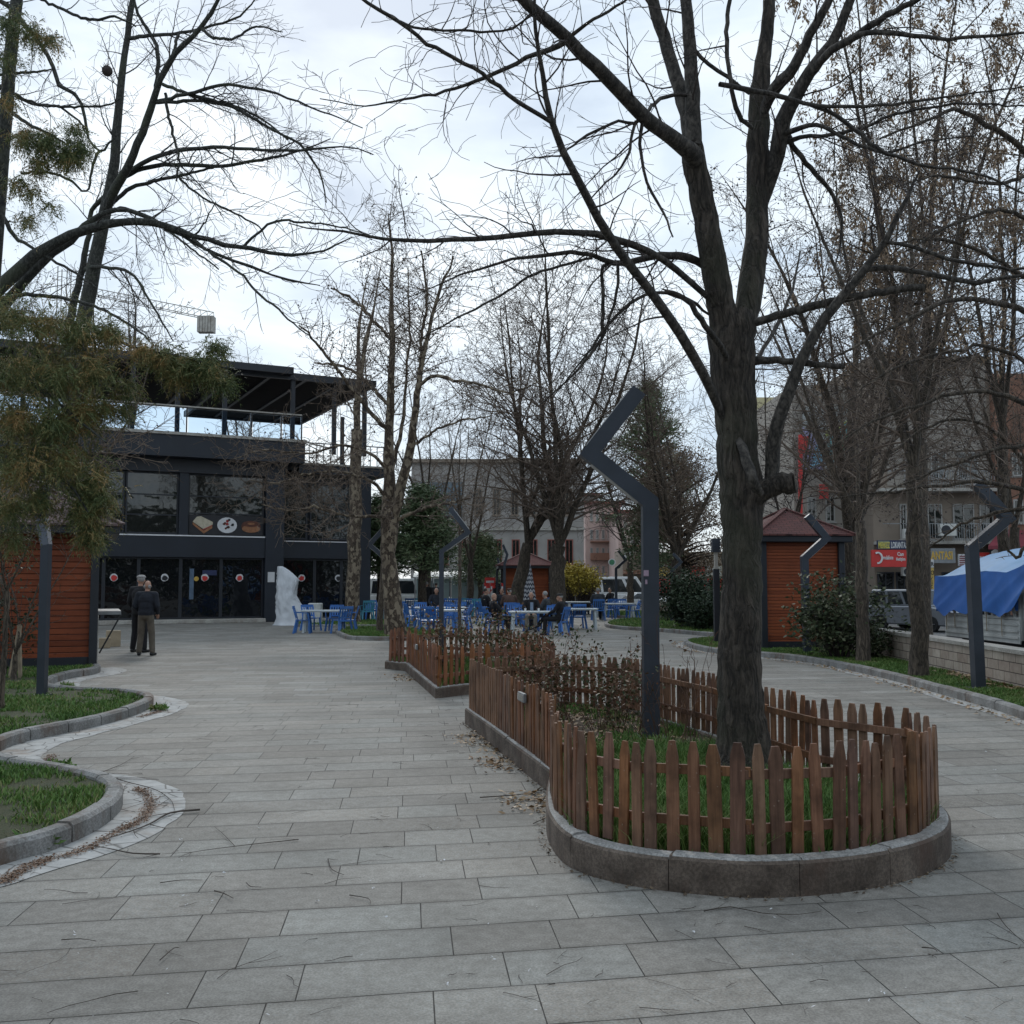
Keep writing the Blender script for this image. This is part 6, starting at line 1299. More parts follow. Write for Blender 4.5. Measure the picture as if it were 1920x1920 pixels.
cl = [(20, 590, 60, 3), (90, 610, 60, 3), (150, 620, 50, 3), (205, 620, 34, 2), (30, 690, 80, 5), (110, 700, 80, 5), (180, 690, 50, 3), (20, 780, 75, 5), (100, 790, 75, 5), (160, 770, 45, 3), (195, 760, 28, 1), (40, 870, 75, 5), (120, 860, 65, 4), (175, 900, 42, 3), (15, 950, 60, 3), (70, 935, 50, 2), (155, 955, 38, 3), (170, 1000, 26, 2), (185, 935, 30, 2), (30, 1010, 26, 1),
      (270, 655, 26, 1.5), (310, 668, 30, 2), (350, 680, 34, 2.5), (390, 690, 34, 2.5), (330, 700, 26, 1.5), (405, 650, 22, 1), (420, 715, 20, 1), (240, 720, 24, .8), (230, 765, 22, .8),
      (15, 40, 34, 1.2), (60, 60, 30, 1), (90, 75, 22, .6), (10, 110, 30, .8), (45, 255, 30, 1.2), (85, 265, 32, 2), (125, 290, 32, 2), (150, 275, 24, 1), (75, 305, 26, 1), (30, 340, 26, .6), (60, 360, 24, .5), (50, 410, 24, .5), (90, 385, 20, .3), (15, 190, 22, .4), (140, 240, 18, .5)]
VV, FF, off = [], [], 0; r_ = np.random.RandomState(77)
for (px, py, rp, wgt) in cl:
    n = int(95 * wgt * 1.65); rr = rp / FPX * DC
    for k in range(n):      # a spray: a drooping rachis with short leaflets on both sides
        a = r_.rand() * 6.28; q = abs(r_.normal(0, .58)) * rp; dpt = DC + r_.uniform(-1, 1) * rr * 1.5 - .5
        o_ = np.array(P(px + q * math.cos(a), py + q * math.sin(a) * .85, dpt)); ln = r_.uniform(.07, .17)
        d = np.array([r_.uniform(-.8, 1.0), r_.uniform(-.8, .6), r_.uniform(-1.0, .35)]); d /= np.linalg.norm(d); s_ = np.cross(d, r_.normal(0, 1, 3)); s_ /= np.linalg.norm(s_) + 1e-9
        m_ = 5; pv = []
        for j in range(m_):
            t_ = (j + .5) / m_; c0 = o_ + d * ln * t_ + np.array([0, 0, -.35 * ln * t_ * t_])
            for sgn in (-1, 1):
                e_ = (d * .75 + s_ * sgn * .7); L2 = ln * .34 * (1.1 - .6 * t_) * r_.uniform(.7, 1.3); pp = np.cross(e_, s_) * .0042 + s_ * .0028
                pv += [c0 - pp, c0 + pp, c0 + e_ * L2 + np.array([0, 0, -.012])]
        VV.append(np.array(pv)); m3 = len(pv) // 3; FF.append(np.arange(m3 * 3).reshape(-1, 3) + off); off += m3 * 3
link('foliage', fast_mesh('foliage', np.concatenate(VV), np.concatenate(FF)), M['thuja'], root)

# --- shrubs
def shrub(name, label, base, rx, ry, h, n_st, leaves, mat, seed, ln=.09, wd=.03, rst=.012, group=None, open_=.0, bark=None, twig=2, cat='shrub', z0=.05, leafr=.09, droop=.1):
    rng = random.Random(seed); b = Vector(base); root = thing(name, label, cat, b, 0, group); T = Tubes(); tp = []
    c = Cfg(dens=(0, 5 / max(.6, h), 6 / max(.6, h)), ratio=(.45, .4), ang=(38, 45), wig=(.08, .14, .18), up=(.03, .05, .03), seg=(6, 4, 3), rmin=max(.0018, rst * .22), maxlev=twig, lmin=.08)
    for k in range(n_st):
        a = rng.random() * 6.28; q = Vector((math.cos(a) * rx, math.sin(a) * ry, h)) * rng.uniform(.55, 1.0); q.z = h * rng.uniform(.6, 1.05); s_ = b + Vector((math.cos(a) * rx, math.sin(a) * ry, 0)) * rng.uniform(0, .35) - Vector((0, 0, z0))
        grow(T, s_, (q + Vector((0, 0, z0))).normalized(), q.length, rst * rng.uniform(.7, 1.2), 0, c, rng, tp)
    link('stems', T.mesh('stems'), bark or M['bark_twig'], root)
    if leaves and tp:
        V, F = leaf_cloud([t_[0] for t_ in tp], leaves, leafr, ln, wd, rng, droop, .8); link('leaves', fast_mesh('leaves', V, F), mat, root)
    return root
b = GD(1572, 21.6, .1); shrub('bush', 'dark glossy-leaved bush between the right kiosk and the tan trunk', b, .8, .7, 1.5, 50, 4600, M['bush_leaf'], 1, .10, .028, leafr=.13)
b = GD(1634, 21.6, .1); shrub('bush', 'smaller dark bush just right of the tan trunk, against the stone wall', b, .25, .35, .8, 16, 1000, M['bush_leaf'], 2, .09, .026, leafr=.11)
b = GD(1292, 37, .1); shrub('bush', 'round dark evergreen bush in the far bed, left one', b, 1.1, .9, 1.75, 60, 8000, M['bush_dark'], 3, .12, .04, leafr=.17)
b = GD(1332, 35, .1); shrub('bush', 'lower dark bush beside the dark light pillar', b, .8, .7, 1.15, 40, 5000, M['bush_dark'], 4, .11, .04, leafr=.15)
b = GD(1240, 44, .1); shrub('bush', 'low twiggy bush behind the nearest lamp post', b, .8, .7, 1.0, 30, 900, M['bush_dark'], 5, .09, .03)
b = GD(1083, 56, .0); shrub('flowering_bush', 'forsythia bush covered in yellow blossom beside the white van', b, 1.35, 1.2, 2.75, 80, 0, M['forsythia'], 6, .07, .03, .02)
rs = random.Random(8); cen = []
while len(cen) < 220:
    x, y, z = rs.uniform(-1.3, 1.3), rs.uniform(-1.2, 1.2), rs.uniform(-.85, .85)
    if (x / 1.3) ** 2 + (y / 1.2) ** 2 + (z / .85) ** 2 < 1: cen.append(b + Vector((x * .95, y * .9, 1.9 + z * .85)))
V, F = leaf_cloud(cen, 7500, .16, .11, .045, rs, .0); link('blossom', fast_mesh('blossom', V, F), M['forsythia'], bpy.data.objects['flowering_bush'])
# rose bushes in the planters
for i, (px, d_, h_, lv, lab) in enumerate(((1042, 12.0, 1.05, 300, 'leafy rose bush at the back left corner of the near planter'), (1075, 11.4, .8, 240, 'low rose bush in front of the tall leafy one'), (1120, 10.7, .85, 420, 'rose bush with curled leaves left of the lamp post'), (1165, 11.2, .9, 420, 'taller rose bush right behind the lamp post arm'),
        (1185, 10.3, .7, 110, 'small rose bush touching the lamp post'), (1095, 9.2, .55, 40, 'nearly leafless low rose canes inside the left fence'), (985, 11.9, .75, 160, 'reddish rose canes by the rear rail of the near planter'), (1020, 12.2, .8, 150, 'rose canes between the two planters'))):
    b = GD(px, d_, .14); shrub('rose_bush', lab, b, .30, .3, h_, 7 + i % 3, lv, M['rose_leaf'], 60 + i, .038, .017, .0055, 'rose bushes in the planters', bark=simple('rose_cane', (.10, .05, .03), .7, .4, 6) if i == 0 else bpy.data.materials['rose_cane'], leafr=.05, droop=.3)
for i, (px, d_, h_, lv, lab) in enumerate(((835, 17.2, 1.1, 300, 'dry rose bush round the foot of the middle lamp'), (862, 18.0, 1.1, 260, 'dry rose bush right of the middle lamp'), (905, 19.0, 1.1, 260, 'rose bush in the middle of the second planter'), (945, 17.4, 1.3, 260, 'rose bush with rusty leaves before the seated men'), (965, 16.6, 1.1, 420, 'densest rose bush at the right of the second planter'), (880, 20.3, 1.1, 120, 'thin rose canes at the back of the second planter'), (1003, 16.8, .8, 240, 'rose bush at the right corner of the second planter'))):
    b = GD(px, d_, .12); shrub('rose_bush', lab, b, .38, .35, h_, 8, lv, M['rose_leaf'], 80 + i, .055, .022, .007, 'rose bushes in the planters', bark=bpy.data.materials['rose_cane'], leafr=.07, droop=.3)
for i, (px, d_, h_, lab) in enumerate(((1268, 9.6, 1.25, 'bare upright twigs just left of the big trunk'), (1305, 9.0, 1.15, 'tall leafless shoots close against the big trunk'), (1245, 9.3, .7, 'short leafless shoots right of the lamp post'))):
    b = GD(px, d_, .14); shrub('bare_shrub', lab, b, .28, .25, h_, 5, 12, M['rose_leaf'], 120 + i, .03, .014, .0055, bark=bpy.data.materials['rose_cane'], leafr=.03)
# saplings and small evergreen shrub at the left edge
b = G(8, 1330, .09); auto_tree('sapling', 'slim grey sapling at the left edge in the lawn', 10, None, b.y, 2.7, .035, (.02, 0), 61, Cfg(dens=(0, 3, 3), ratio=(.5, .4), ang=(50, 50), wig=(.06, .12, .16), up=(0, .02, 0), seg=(7, 5, 4), rmin=.0028, maxlev=2, lmin=.12), M['bark_tan'], M['bark_tan'], 3, .55, .8, 1.2, 0)
auto_tree('sapling', 'multi-stemmed young tree with pale twigs against the left kiosk', 32, None, 17.0, 3.5, .045, (.03, 0), 62, Cfg(dens=(0, 2.5, 3), ratio=(.5, .4), ang=(45, 50), wig=(.06, .12, .16), up=(0, .02, 0), seg=(7, 5, 4), rmin=.0042, maxlev=2, lmin=.15), M['bark_tan'], M['bark_tan'], 5, .12, .5, .8, 0)
b = GD(16, 17.6, .09); shrub('evergreen_shrub', 'small evergreen shrub with glossy leaves before the left kiosk wall', b, .5, .4, 1.75, 14, 900, M['bush_dark'], 63, .06, .03, .01)
mb = MB()
for x0, x1 in ((24, 38), (44, 36)): mb.bar(GD(x0, 17.3, .05), P(x1, 1172, 17.2), .05, .05)
tag(mb.build('tree_stake', M['wood_stake']), 'pale wooden stakes propping the young tree by the left kiosk', 'stakes')
# weeds by the kerb
for px, py, h_, lab in ((62, 1590, .10, 'pale green weed tuft growing out of the front kerb gutter'), (297, 1332, .07, 'small weed tuft in the mortar beside the far kerb curve'), (122, 1292, .09, 'grass tuft in the inner bend of the left kerb'), (110, 1440, .05, 'tiny weed in the gutter between the two lawn lobes')):
    b = G(px, py, 0); rg = random.Random(int(px)); V, F = leaf_cloud([b + Vector((rg.uniform(-.09, .09), rg.uniform(-.08, .08), .03)) for _ in range(9)], 240, .025, h_ * .9, .011, rg, -.35, .4)
    tag(link('weed', fast_mesh('weed', V, F), M['grass']), lab, 'weed')

# ================================================================== LAMPS
def zig_lamp(label, px, pyb, e1, e2, tip, wpx, d=None, zb=0.0, depth_off=0.0, sticker=False):
    if d is None: d = G(px, pyb, zb).y
    b = GD(px, d, zb); root = thing('zigzag_lamp', label, 'street lamp', b, 0, 'zigzag steel lamp posts'); w_ = wpx / FPX * d
    p1, p2, p3 = P(*e1, d), P(*e2, d + depth_off), P(*tip, d + depth_off * .2); p1 = Vector((b.x + (p1.x - b.x), d, p1.z))
    wx, wy = w_, w_ * 1.15
    def quad_bar(mb, pts):           # mitred square section swept through the bends
        n = len(pts); rings = []
        for i, p in enumerate(pts):
            t0 = (pts[i] - pts[i - 1]).normalized() if i else (pts[1] - pts[0]).normalized()
            t1 = (pts[i + 1] - pts[i]).normalized() if i < n - 1 else t0
            tt = (t0 + t1).normalized(); fy = Vector((0, 1, 0)); side = tt.cross(fy).normalized(); k = 1 / max(.35, tt.dot(t0)); h_ = side * (wx / 2 * k); y_ = fy * wy / 2
            rings += [p - h_ - y_, p + h_ - y_, p + h_ + y_, p - h_ + y_]
        fs = [(i * 4 + e_, i * 4 + (e_ + 1) % 4, i * 4 + 4 + (e_ + 1) % 4, i * 4 + 4 + e_) for i in range(n - 1) for e_ in range(4)]
        mb.add(rings, fs + [(3, 2, 1, 0), tuple((n - 1) * 4 + x for x in range(4))])
    s1 = b.lerp(p1, .999); mb = MB(); quad_bar(mb, [b - Vector((0, 0, .05)), p1, p2, p3]); mb.build('post', M['steel'], root)
    mb = MB(); mb.box(b + Vector((0, 0, .012)), (w_ * 2.0, w_ * 2.0, .024)); mb.build('base_plate', M['steel'], root)
    lf = 1 if e2[0] < e1[0] else -1
    for (u, v, f0, f1) in ((p1, p2, .12, .9), (p2, p3, .06, .9)):
        a, c = u.lerp(v, f0), u.lerp(v, f1); t_ = (v - u).normalized(); nn = Vector((t_.z, 0, -t_.x))
        if nn.z > 0 and u is p1: nn = -nn
        if u is p2: nn = Vector((-t_.z, 0, t_.x)) if (Vector((-t_.z, 0, t_.x)).x * (e2[0] - e1[0]) > 0) else Vector((t_.z, 0, -t_.x))
        mb = MB(); mb.bar(a + nn * (wx / 2 + .004), c + nn * (wx / 2 + .004), wy * .72, .012, up=nn); mb.build('light_strip', M['lampglass'], root)
    if sticker:
        mb = MB(); q = P(px - 9, 1075, d) + Vector((0, -wy / 2 - .012, 0)); mb.box(q, (.05, .004, .06)); mb.box(q + Vector((0, 0, -.085)), (.022, .004, .045)); mb.build('sticker', simple('faded_sticker', (.42, .30, .38), .7, .3, 30), root)
    return root
zig_lamp('tallest nearest zigzag lamp rising from the front planter', 1218, 1405, (1218, 942), (1106, 851), (1197, 734), 29, d=10.2, zb=.14, sticker=True)
zig_lamp('zigzag lamp at the right on the lawn before the blue tarpaulin', 1829, 1292, (1822, 1027), (1888, 972), (1830, 905), 18.5, zb=.09, sticker=False)
zig_lamp('zigzag lamp in front of the orange-red kiosk', 1511, 1224, (1508, 1046), (1549, 1009), (1513, 967), 12.5, zb=.09)
zig_lamp('zigzag lamp on the left lawn in front of the left kiosk', 85, 1305, (87, 1022), (78, 968), (85, 905), 14, zb=.08, depth_off=.45)
zig_lamp('zigzag lamp standing in the second planter, middle of the photo', 828, 1222, (828, 1034), (878, 998), (844, 953), 8.5, d=18.3, zb=.12)
zig_lamp('zigzag lamp on the small bed left of the plane trunk', 725, 1192, (725, 1049), (693, 1021), (722, 989), 7.5, zb=.08)
zig_lamp('slim zigzag lamp in front of the white minibus', 1155, 1150, (1155, 1066), (1173, 1050), (1159, 1032), 4.6, d=52, zb=0)
zig_lamp('distant zigzag lamp left of the small kiosk, taller of two', 946, 1155, (946, 1058), (951, 1040), (943, 1022), 4.6, d=50, zb=0)
zig_lamp('distant zigzag lamp left of the small kiosk, shorter of two', 932, 1150, (932, 1072), (936, 1060), (933, 1046), 3.6, d=60, zb=0)
zig_lamp('thin zigzag lamp among the dark bushes left of the big trunk', 1259, 1165, (1259, 1070), (1277, 1054), (1262, 1038), 5, d=43, zb=.08)
b = GD(1343, 27.5, .05); root = thing('light_pillar', 'dark light pillar with ribbed head just left of the big trunk', 'light pillar', b)
mb = MB(); mb.box2((b.x - .075, b.y - .08, .0), (b.x + .075, b.y + .08, 2.05)); mb.build('post', M['dark_frame'], root, bevel=.006)
mb = MB(); mb.box2((b.x - .045, b.y - .05, 2.055), (b.x + .045, b.y + .05, 2.5)); mb.build('neck', M['conc_light'], root)
mb = MB()
for k in range(5): mb.box2((b.x - .11, b.y - .11, 2.505 + k * .075), (b.x + .11, b.y + .11, 2.565 + k * .075))
mb.box2((b.x - .09, b.y - .09, 2.5), (b.x + .09, b.y + .09, 2.87)); mb.build('ribbed_head', M['steel'], root)

# ================================================================== CHAIRS AND TABLES
def chair_meshes():
    pc = {}
    mb = MB(); n = 6
    # seat: slightly dished sheet with thickness
    vs_ = []; 
    for k, th in ((0, 0), (1, -.018)):
        for j in range(n):
            for i in range(n):
                x, y = -.23 + .46 * i / (n - 1), -.22 + .44 * j / (n - 1); x *= (1 - .08 * (j / (n - 1)))
                vs_.append((x, y, .43 - .018 * (1 - (2 * i / (n - 1) - 1) ** 2) + .015 * (j == n - 1) - .02 * (j == 0) + th))
    F = [(j * n + i, j * n + i + 1, (j + 1) * n + i + 1, (j + 1) * n + i) for j in range(n - 1) for i in range(n - 1)]
    F += [tuple(n * n + q for q in reversed(f)) for f in F]
    ed = [i for i in range(n)] + [j * n + n - 1 for j in range(1, n)] + [(n - 1) * n + i for i in range(n - 2, -1, -1)] + [j * n for j in range(n - 2, 0, -1)]
    F += [(ed[q], n * n + ed[q], n * n + ed[(q + 1) % len(ed)], ed[(q + 1) % len(ed)]) for q in range(len(ed))]
    mb.add(vs_, F); mb.box((0, -.22, .405), (.44, .02, .05)); pc['seat'] = mb.mesh('seat')
    # backrest at -y: frame with four vertical slats
    mb = MB(); Bt = lambda x, z: (x, -.20 - (z - .43) * .30, z)
    for sx in (-1, 1): mb.bar(Bt(sx * .205, .40), Bt(sx * .215, .80), .05, .022)
    mb.bar((-.235, Bt(0, .82)[1], .82), (.235, Bt(0, .82)[1], .82), .022, .085); mb.bar((-.2, Bt(0, .50)[1], .50), (.2, Bt(0, .50)[1], .50), .02, .05)
    for x in (-.125, -.042, .042, .125): mb.bar(Bt(x, .51), Bt(x, .79), .044, .014)
    pc['backrest'] = mb.mesh('backrest')
    for nm, sx in (('arm_l', -1), ('arm_r', 1)):
        mb = MB(); mb.bar((sx * .25, -.26, .66), (sx * .265, .16, .645), .05, .022); mb.bar((sx * .262, .15, .65), (sx * .24, .19, .43), .022, .05); pc[nm] = mb.mesh('armrest')
    for nm, sx, sy in (('l0', -1, 1), ('l1', 1, 1), ('l2', -1, -1), ('l3', 1, -1)):
        mb = MB(); a = (sx * .215, sy * .20, .43); b_ = (sx * .26, sy * (.23 if sy > 0 else .29), 0); mb.bar(a, b_, .05, .028); mb.bar((a[0] - sx * .015, a[1] - sy * .02, .42), (b_[0] - sx * .015, b_[1] - sy * .02, 0), .022, .045); pc[nm] = mb.mesh('leg')
    return pc
CHM = chair_meshes(); CHS = {}
def chair(px, py, yaw, label, mat=None, d=None, sc=1.06, group='blue plastic chairs set out on the plaza'):
    mat = mat or M['plastic_blue']; p = G(px, py) if d is None else GD(px, d, 0)
    root = thing('plastic_chair', label, 'chair', p, R(yaw), group); root.scale = (sc, sc, sc)
    for nm, me in CHM.items():
        key = (nm, mat.name)
        if key not in CHS: m2 = me.copy(); m2.materials.clear(); m2.materials.append(mat); CHS[key] = m2
        o = bpy.data.objects.new(me.name.split('.')[0], CHS[key]); COL.objects.link(o); o.parent = root
    return root
def table_meshes():
    t = {}; mb = MB(); L, W_ = .45, .42
    mb.box((0, 0, .715), (1.0, .82, .03)); mb.box((0, -.39, .69), (.96, .02, .04)); mb.box((0, .39, .69), (.96, .02, .04)); t['tabletop'] = mb.mesh('tabletop', bevel=.01)
    for k, sx in (('a', -1), ('b', 1)):
        for q, sy in (('0', -1), ('1', 1)):
            mb = MB(); mb.bar((sx * .40, sy * .32, .70), (sx * .43, sy * .36, 0), .055, .04); t['leg' + k + q] = mb.mesh('leg')
    mb = MB(); mb.box((-.41, 0, .45), (.02, .6, .22)); mb.box((.41, 0, .45), (.02, .6, .22)); t['side_panel'] = mb.mesh('side_panel'); return t
TBM = table_meshes(); TBS = {}
def table(px, py, yaw, label, d=None, sx=1.0, sc=1.05):
    p = G(px, py) if d is None else GD(px, d, 0); root = thing('plastic_table', label, 'table', p, R(yaw), 'white plastic tables on the plaza'); root.scale = (sc * sx, sc, sc)
    for nm, me in TBM.items():
        if not me.materials: me.materials.append(M['table_white'])
        o = bpy.data.objects.new(me.name.split('.')[0], me); COL.objects.link(o); o.parent = root
    return root
# chair faces local +y; yaw turns it (0 = looks away from the viewer, 180 = looks at the viewer, 90 = looks left)
table(609, None, 5, 'white table nearest the cafe, between two pairs of blue chairs', d=35.0, sx=1.45)
chair(570, None, -85, 'blue chair left of the table by the cafe, nearest the white sheet', d=34.6)
chair(641, None, 40, 'blue chair at the right of the cafe table, turned away', d=34.4); chair(654, None, 95, 'blue chair at the right end of the cafe table, facing left', d=34.6)
chair(628, None, 175, 'blue chair behind the cafe table', d=36.2); chair(585, None, -140, 'blue chair tucked behind the left end of the cafe table', d=36.6)
table(832, None, 0, 'white table just behind the middle lamp, front row', d=35.5, sx=1.35); table(826, None, 3, 'white table behind the middle lamp, second row', d=39.5, sx=1.9)
chair(800, None, 10, 'blue chair at front left of the table behind the middle lamp', d=34.2); chair(817, None, -5, 'blue chair turned away beside the middle lamp', d=34.0); chair(791, None, -80, 'blue chair at the left end of the front table behind the lamp', d=35.5)
chair(845, None, 170, 'blue chair right behind the middle lamp post', d=36.6); chair(862, None, 95, 'blue chair at the right end of the table behind the lamp', d=35.2); chair(868, None, 80, 'blue chair stack-like pair right of the middle lamp, rear one', d=38.2)
chair(776, None, -70, 'blue chair further left behind the plane trunk', d=39.0); chair(786, None, 175, 'blue chair standing behind the second row table, left', d=41.5); chair(838, None, 180, 'blue chair standing behind the second row table, right', d=41.5); chair(857, None, 150, 'blue chair angled behind the second row table', d=42.5)
table(1000, None, 2, 'white table in front of the seated men', d=33.6, sx=1.55)
chair(1036, None, 170, 'empty blue chair between the two men in black at right', d=35.2); chair(975, None, 175, 'empty blue chair behind the seated men table', d=36.5); chair(966, None, 190, 'empty blue chair beside the man in the brown jacket', d=40.0)
table(1088, None, 0, 'white table right of the man with the cap', d=37.5, sx=1.2); chair(1083, None, 10, 'blue chair under the white table right of the cap man', d=38.3); chair(1056, None, -60, 'blue chair right behind the man with the cap', d=37.6)
table(1158, None, 4, 'white table right of the man seen from behind', d=47.5, sx=1.5); chair(1186, None, 100, 'blue chair at the right end of the rightmost table, backrest tilted', d=46.5); chair(1150, None, 180, 'dark blue chair behind the rightmost table, left one', d=50.5); chair(1165, None, 175, 'dark blue chair behind the rightmost table, right one', d=50.5); chair(1141, None, -80, 'blue chair at the left end of the rightmost table', d=48.5)
table(1092, None, 0, 'small white table far behind, left of the man seen from behind', d=52, sx=1.6); chair(1068, None, -85, 'blue chair left of the small far white table', d=52); chair(1043, None, 180, 'blue chair beside the thick black trunk', d=54); chair(1030, None, 175, 'blue chair between the black trunks', d=56)
ordn = ['first', 'second', 'third', 'fourth', 'fifth', 'sixth', 'seventh', 'eighth', 'ninth', 'tenth', 'eleventh', 'twelfth', 'thirteenth', 'fourteenth', 'fifteenth']
rg = random.Random(3)
for k in range(12):
    chair(772 + k * 12.4, None, rg.uniform(-25, 25) + (180 if k % 3 else 0), 'chair in the far row by the bus shelter, %s from the left' % ordn[k], M['plastic_teal'] if k in (1, 8, 10) else None, d=53 + rg.uniform(-1.2, 1.2) - (k > 8) * 1.0)
for k in range(5): table(785 + k * 30, None, rg.uniform(-3, 3), 'white table in the far row, %s from the left' % ordn[k], d=55.5, sx=1.5)
for k, px in enumerate((689, 697, 706, 716, 748)): chair(px, None, (20, 190, -60, 100, 10)[k], 'chair seen beside the left bed, %s from the left' % ordn[k], M['plastic_teal'] if k in (0, 2) else None, d=(46, 47, 48, 47, 44)[k])
table(700, None, 5, 'white table seen between the cafe corner and the plane trunk', d=48.5, sx=1.2)

# ================================================================== PEOPLE
def caps(mb, a, b, ra, rb, n=10, flat=1.0):
    a, b = Vector(a), Vector(b); ax = (b - a).normalized() if (b - a).length > 1e-5 else Vector((0, 0, 1)); pts, rad = [], []
    for k in range(4): t_ = k / 4; pts.append(a - ax * ra * math.cos(t_ * math.pi / 2)); rad.append(max(.001, ra * math.sin(t_ * math.pi / 2)))
    for k in range(4): t_ = k / 3; pts.append(a.lerp(b, t_)); rad.append(ra + (rb - ra) * t_)
    for k in range(4): t_ = (k + 1) / 4; pts.append(b + ax * rb * math.sin(t_ * math.pi / 2)); rad.append(max(.001, rb * math.cos(t_ * math.pi / 2)))
    mb.tube(pts, rad, n)
def elli(mb, c, r_, rot=None, n=12):
    c = Vector(c); k = 8; vs_ = []
    prof = [(math.sin(math.pi * i / k), -math.cos(math.pi * i / k)) for i in range(1, k)]
    q = [(0, 0, -1)] + [(a * math.cos(2 * math.pi * j / n), a * math.sin(2 * math.pi * j / n), z) for a, z in prof for j in range(n)] + [(0, 0, 1)]
    for v in q:
        w_ = Vector((v[0] * r_[0], v[1] * r_[1], v[2] * r_[2])); vs_.append(c + (rot @ w_ if rot else w_))
    fs = [(0, 1 + (j + 1) % n, 1 + j) for j in range(n)] + [(1 + i * n + j, 1 + i * n + (j + 1) % n, 1 + (i + 1) * n + (j + 1) % n, 1 + (i + 1) * n + j) for i in range(k - 2) for j in range(n)] + [(len(q) - 1, 1 + (k - 2) * n + j, 1 + (k - 2) * n + (j + 1) % n) for j in range(n)]
    mb.add(vs_, fs)
def remesh(mb, name, vox, smooth_it=3):
    me = mb.mesh(name); o = bpy.data.objects.new(name, me); COL.objects.link(o)
    m_ = o.modifiers.new('r', 'REMESH'); m_.mode = 'VOXEL'; m_.voxel_size = vox; s_ = o.modifiers.new('s', 'SMOOTH'); s_.iterations = smooth_it; s_.factor = .5
    dg = bpy.context.evaluated_depsgraph_get(); dg.update(); out = bpy.data.meshes.new_from_object(o.evaluated_get(dg)); bpy.data.objects.remove(o); bpy.data.meshes.remove(me)
    out.polygons.foreach_set('use_smooth', [True] * len(out.polygons)); out.name = name; return out
def fabric(name, c): return simple(name, c, .9, .3, 9, 0, .3)
def person(label, loc, yaw, pose, top, legs, hair='grey', cap=None, h=1.0, vox=.014, arms=None, cross=False, lean=.0, turn=0.0, hand_on=None, shoes=None, bulk=1.0):
    J = {}
    if pose == 'stand':
        J.update(pel=(0, 0, .93), chest=(0, .01 + lean * .3, 1.24), neck=(0, .02 + lean * .5, 1.45), head=(0, .045 + lean * .7, 1.60))
        hips = [(-.09, 0, .90), (.09, 0, .90)]; knees = [(-.12, .03, .49), (.13, .03, .49)]; ank = [(-.14, -.01, .08), (.17, -.02, .08)]
    else:
        J.update(pel=(0, 0, .53), chest=(0, -.06 + lean, .84), neck=(0, -.05 + lean * 1.6, 1.04), head=(0, -.01 + lean * 1.9, 1.19))
        hips = [(-.09, .03, .52), (.09, .03, .52)]; knees = [(-.14, .44, .52), (.14, .44, .52)]; ank = [(-.14, .46, .08), (.15, .42, .08)]
        if cross: knees[1] = (.02, .46, .62); ank[1] = (-.10, .68, .34)
    sh = [(-.19, J['neck'][1] - .01, J['neck'][2] - .05), (.19, J['neck'][1] - .01, J['neck'][2] - .05)]
    if arms is None:
        arms = [((-.25, -.02, 1.13), (-.22, .12, .93)), ((.25, -.02, 1.13), (.22, .12, .93))] if pose == 'stand' else [((-.27, .04, .78), (-.12, .30, .64)), ((.27, .04, .78), (.12, .32, .62))]
    root = None; fz = Matrix.Rotation(turn, 3, 'Z'); H = Vector(J['head']); b = bulk
    body = MB()
    elli(body, H + Vector((0, 0, .02)), (.075, .093, .108)); elli(body, H + fz @ Vector((0, .045, -.06)), (.05, .05, .05)); caps(body, H + fz @ Vector((0, .092, .0)), H + fz @ Vector((0, .108, -.025)), .012, .016, 6)
    for s_ in (-1, 1): elli(body, H + fz @ Vector((s_ * .077, -.005, .0)), (.012, .02, .03))
    elli(body, H + fz @ Vector((0, .088, -.052)), (.026, .012, .009)); caps(body, J['neck'], H - Vector((0, .01, .05)), .055, .05); caps(body, J['chest'], J['neck'], .10, .06); caps(body, J['pel'], J['chest'], .10, .11)
    for i in (0, 1):
        caps(body, sh[i], arms[i][0], .045, .036); caps(body, arms[i][0], arms[i][1], .036, .027); caps(body, hips[i], knees[i], .07, .05); caps(body, knees[i], ank[i], .048, .034); caps(body, J['chest'], sh[i], .08, .05)
        w_ = Vector(arms[i][1]); fd = (w_ - Vector(arms[i][0])).normalized(); sd = fd.cross(Vector((0, 0, 1))); sd = sd.normalized() if sd.length > .1 else Vector((1, 0, 0)); dn = fd.cross(sd)
        if dn.z > 0: dn = -dn
        pm = w_ + fd * .075; caps(body, w_ + fd * .01, pm, .026, .034)
        for q in range(4):
            fb = pm + sd * (-.03 + .02 * q) + fd * .01; L = (.062, .075, .07, .055)[q]; k1 = fb + fd * L * .55 + dn * .008; caps(body, fb, k1, .0095, .009, 6); caps(body, k1, k1 + fd * L * .3 + dn * L * .4, .009, .0075, 6)
        caps(body, w_ + fd * .03 - sd * .025, w_ + fd * .07 - sd * .055 + dn * .02, .012, .009, 6)
    base = Vector(loc)
    bo = link('person', remesh(body, 'person', vox if vox < .012 else .012, 1), M['skin']); bo.location = base; bo.rotation_euler = (0, 0, R(yaw)); bo.scale = (h, h, h); tag(bo, label, 'person')
    def child(nm, mb, mat, v=vox, it=3):
        if not mb.v: return
        o = link(nm, remesh(mb, nm, v, it), mat); o.parent = bo; return o
    jk = MB(); pel, ch, nk = Vector(J['pel']), Vector(J['chest']), Vector(J['neck'])
    elli(jk, pel + Vector((0, 0, .06)), (.178 * b, .135 * b, .17)); elli(jk, (pel + ch) / 2 + Vector((0, .0, .04)), (.175 * b, .14 * b, .2)); elli(jk, ch + Vector((0, 0, .03)), (.195 * b, .135 * b, .2)); caps(jk, ch + Vector((0, 0, .05)), nk - Vector((0, 0, .01)), .13, .068)
